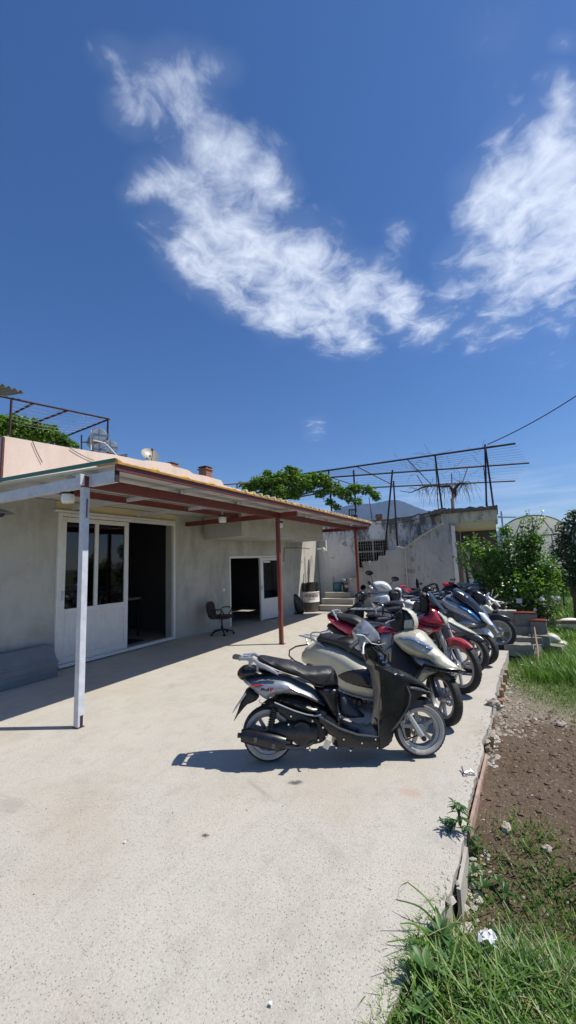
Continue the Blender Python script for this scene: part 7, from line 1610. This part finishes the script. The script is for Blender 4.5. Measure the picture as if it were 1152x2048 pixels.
# broad leaved weeds at the bottom right
def broadleaf(mb, x, y, z, s, az, el, bend=.5):
    d = Vector((cos(az)*cos(el), sin(az)*cos(el), sin(el))); w = Vector((-sin(az), cos(az), 0)); vs = []; n = 6; wd = [.1, .75, 1, .85, .5, .04]
    for i in range(n):
        t = i/(n-1); p = Vector((x, y, z))+d*s*t+Vector((0, 0, -bend*s*t*t*.6)); up = Vector((0, 0, s*.04)); vs += [p-w*s*.125*wd[i]+up, p, p+w*s*.125*wd[i]+up]
    mb.add(vs, [(3*i+a, 3*i+a+1, 3*i+a+4, 3*i+a+3) for i in range(n-1) for a in (0, 1)], True)
def weed(px, py, z, s, n, label, m='broad'):
    x, y = G(px, py, -.08 if m == 'weed' else z); z = float(ground_z(x, y))+(.06 if m == 'broad' else .03) if x > edge_x(y) else max(z, .02); mb = MB(); r = random.Random(int(px+py))
    for k in range(n): broadleaf(mb, x, y, z, s*r.uniform(.6, 1.1), 2*pi*k/n+r.uniform(-.4, .4), r.uniform(.3, 1.1), r.uniform(.3, .9))
    tag(mb.build('broad_weed', m), label, 'weed')
weed(850, 1960, .0, .115, 11, 'broad-leaved pale weed at the left front of the long grass'); weed(900, 1925, .02, .115, 10, 'broad-leaved weed below the crumpled white scrap'); weed(845, 2030, .0, .115, 9, 'broad-leaved weed at the very bottom beside the slab'); weed(885, 1880, .0, .115, 10, 'broad-leaved weed where the grass meets the slab edge')
weed(1060, 1990, -.03, .115, 11, 'broad-leaved weed deep in the grass at the lower right', 'weed'); weed(960, 2010, -.02, .115, 10, 'broad-leaved weed at the bottom middle of the grass', 'weed'); weed(1020, 1900, -.05, .115, 10, 'broad-leaved weed right of the crumpled white scrap', 'weed')
weed(1075, 1350, -.2, .3, 12, 'dark leafy weed around the thin wooden stake', 'darkleaf'); weed(1110, 1250, -.2, .45, 16, 'bright green leafy plant beside the white sack', 'leaf')
# arching blades at the left of the grass
mb = MB()
for (p0, p1, p2) in (((885, 1850), (855, 1800), (815, 1765)), ((815, 1765), (800, 1775), (795, 1800)), ((880, 1855), (840, 1815), (792, 1800)), ((870, 1880), (830, 1850), (800, 1848)), ((880, 1900), (830, 1880), (775, 1885))):
    q = [gr(p0[0], p0[1], .0), gr(p1[0], p1[1], .09), gr(p2[0], p2[1], .12)]; w = Vector((.3, 1, 0)).normalized()*.006; vs = []
    C3 = catmull([tuple(v) for v in q], 5, False)
    for i, c in enumerate(C3): k = 1-.8*i/len(C3); vs += [Vector(c)-w*k, Vector(c)+w*k+Vector((0, 0, .003))]
    mb.add(vs, [(2*i, 2*i+1, 2*i+3, 2*i+2) for i in range(len(C3)-1)], True)
tag(mb.build('arching_grass_tuft', 'grass'), 'long arching grass blades hanging over the slab edge', 'grass tuft')
# the tall weed on the slab edge
def tall_weed():
    x, y = G(940, 1715, -.15); t = empty('tall_weed', (x, y, -.18), label='tall leafy weed standing alone against the slab edge', cat='weed'); o = Vector(t.location); r = random.Random(8)
    def Pw(px, py): p = at(px, py, 1, y); p.y = y; return p-o
    st = MB(); lf = MB(); main = [Pw(940, 1715), Pw(934, 1690), Pw(925, 1665), Pw(918, 1642), Pw(916, 1625), Pw(917, 1605)]
    st.tube([(main[0].x, 0, 0)]+main, [.007, .006, .006, .005, .004, .003, .002], 6)
    def frond(base, tip, n=6, s=.05):
        d = (tip-base); st.tube([base, base.lerp(tip, .5)+Vector((0, 0, .01)), tip], [.003, .002, .001], 4, False)
        for i in range(n):
            t = .25+.75*i/(n-1); p = base.lerp(tip, t); az = atan2(d.y, d.x)
            for sg in (-1, 1): broadleaf(lf, p.x, p.y, p.z, s*(1.15-t*.5)*1.4, az+sg*r.uniform(.5, 1.0), r.uniform(-.2, .5), .6)
        broadleaf(lf, tip.x, tip.y, tip.z, s*1.4, az, .2, .5)
    for (b, tp) in (((918, 1642), (893, 1630)), ((918, 1642), (893, 1650)), ((917, 1630), (905, 1612)), ((917, 1625), (925, 1602)), ((917, 1612), (916, 1596)), ((922, 1655), (938, 1648)), ((926, 1668), (910, 1668)), ((930, 1680), (950, 1672)), ((934, 1690), (914, 1690)), ((934, 1690), (955, 1690)), ((938, 1705), (918, 1708)), ((938, 1705), (962, 1705)), ((918, 1635), (930, 1625)), ((918, 1640), (900, 1662))):
        B = Pw(*b); Tq = Pw(*tp); Tq.y += r.uniform(-.08, .06); frond(B, Tq, 5, .042)
    st.build('stem', 'weed', t); lf.build('leaves', 'weed', t)
tall_weed()
for (px, py, z, s, n, lab) in ((925, 1745, -.18, .09, 10, 'low leafy weed at the foot of the tall weed'), (965, 1760, -.19, .09, 9, 'low leafy weed right of the tall weed foot'), (995, 1750, -.19, .07, 9, 'small seedling weed on the soil right of the slab edge'), (1010, 1770, -.19, .08, 8, 'small leafy weed before the bare soil'), (945, 1735, -.18, .08, 8, 'low weed hugging the slab edge')):
    weed(px, py, z, s, n, lab, 'weed')

# ------------------------------------------------------------------ air
import os
if HAZE:
    mb = MB(); mb.box((-2400, -300, -12), (2400, 2400, 290)); hz = mb.build('haze', None) if False else None
    me = bpy.data.meshes.new('haze'); me.from_pydata(mb.v, [], mb.f); hz = bpy.data.objects.new('haze', me); C.objects.link(hz); m = bpy.data.materials.new('haze_air'); m.use_nodes = True; nt = m.node_tree; nt.nodes.clear()
    o = nt.nodes.new('ShaderNodeOutputMaterial'); v = nt.nodes.new('ShaderNodeVolumePrincipled'); v.inputs['Color'].default_value = (.22, .45, 1, 1); v.inputs['Density'].default_value = HAZE; v.inputs['Anisotropy'].default_value = 0.2; nt.links.new(v.outputs[0], o.inputs['Volume']); me.materials.append(m); tag(hz, kind='stuff')
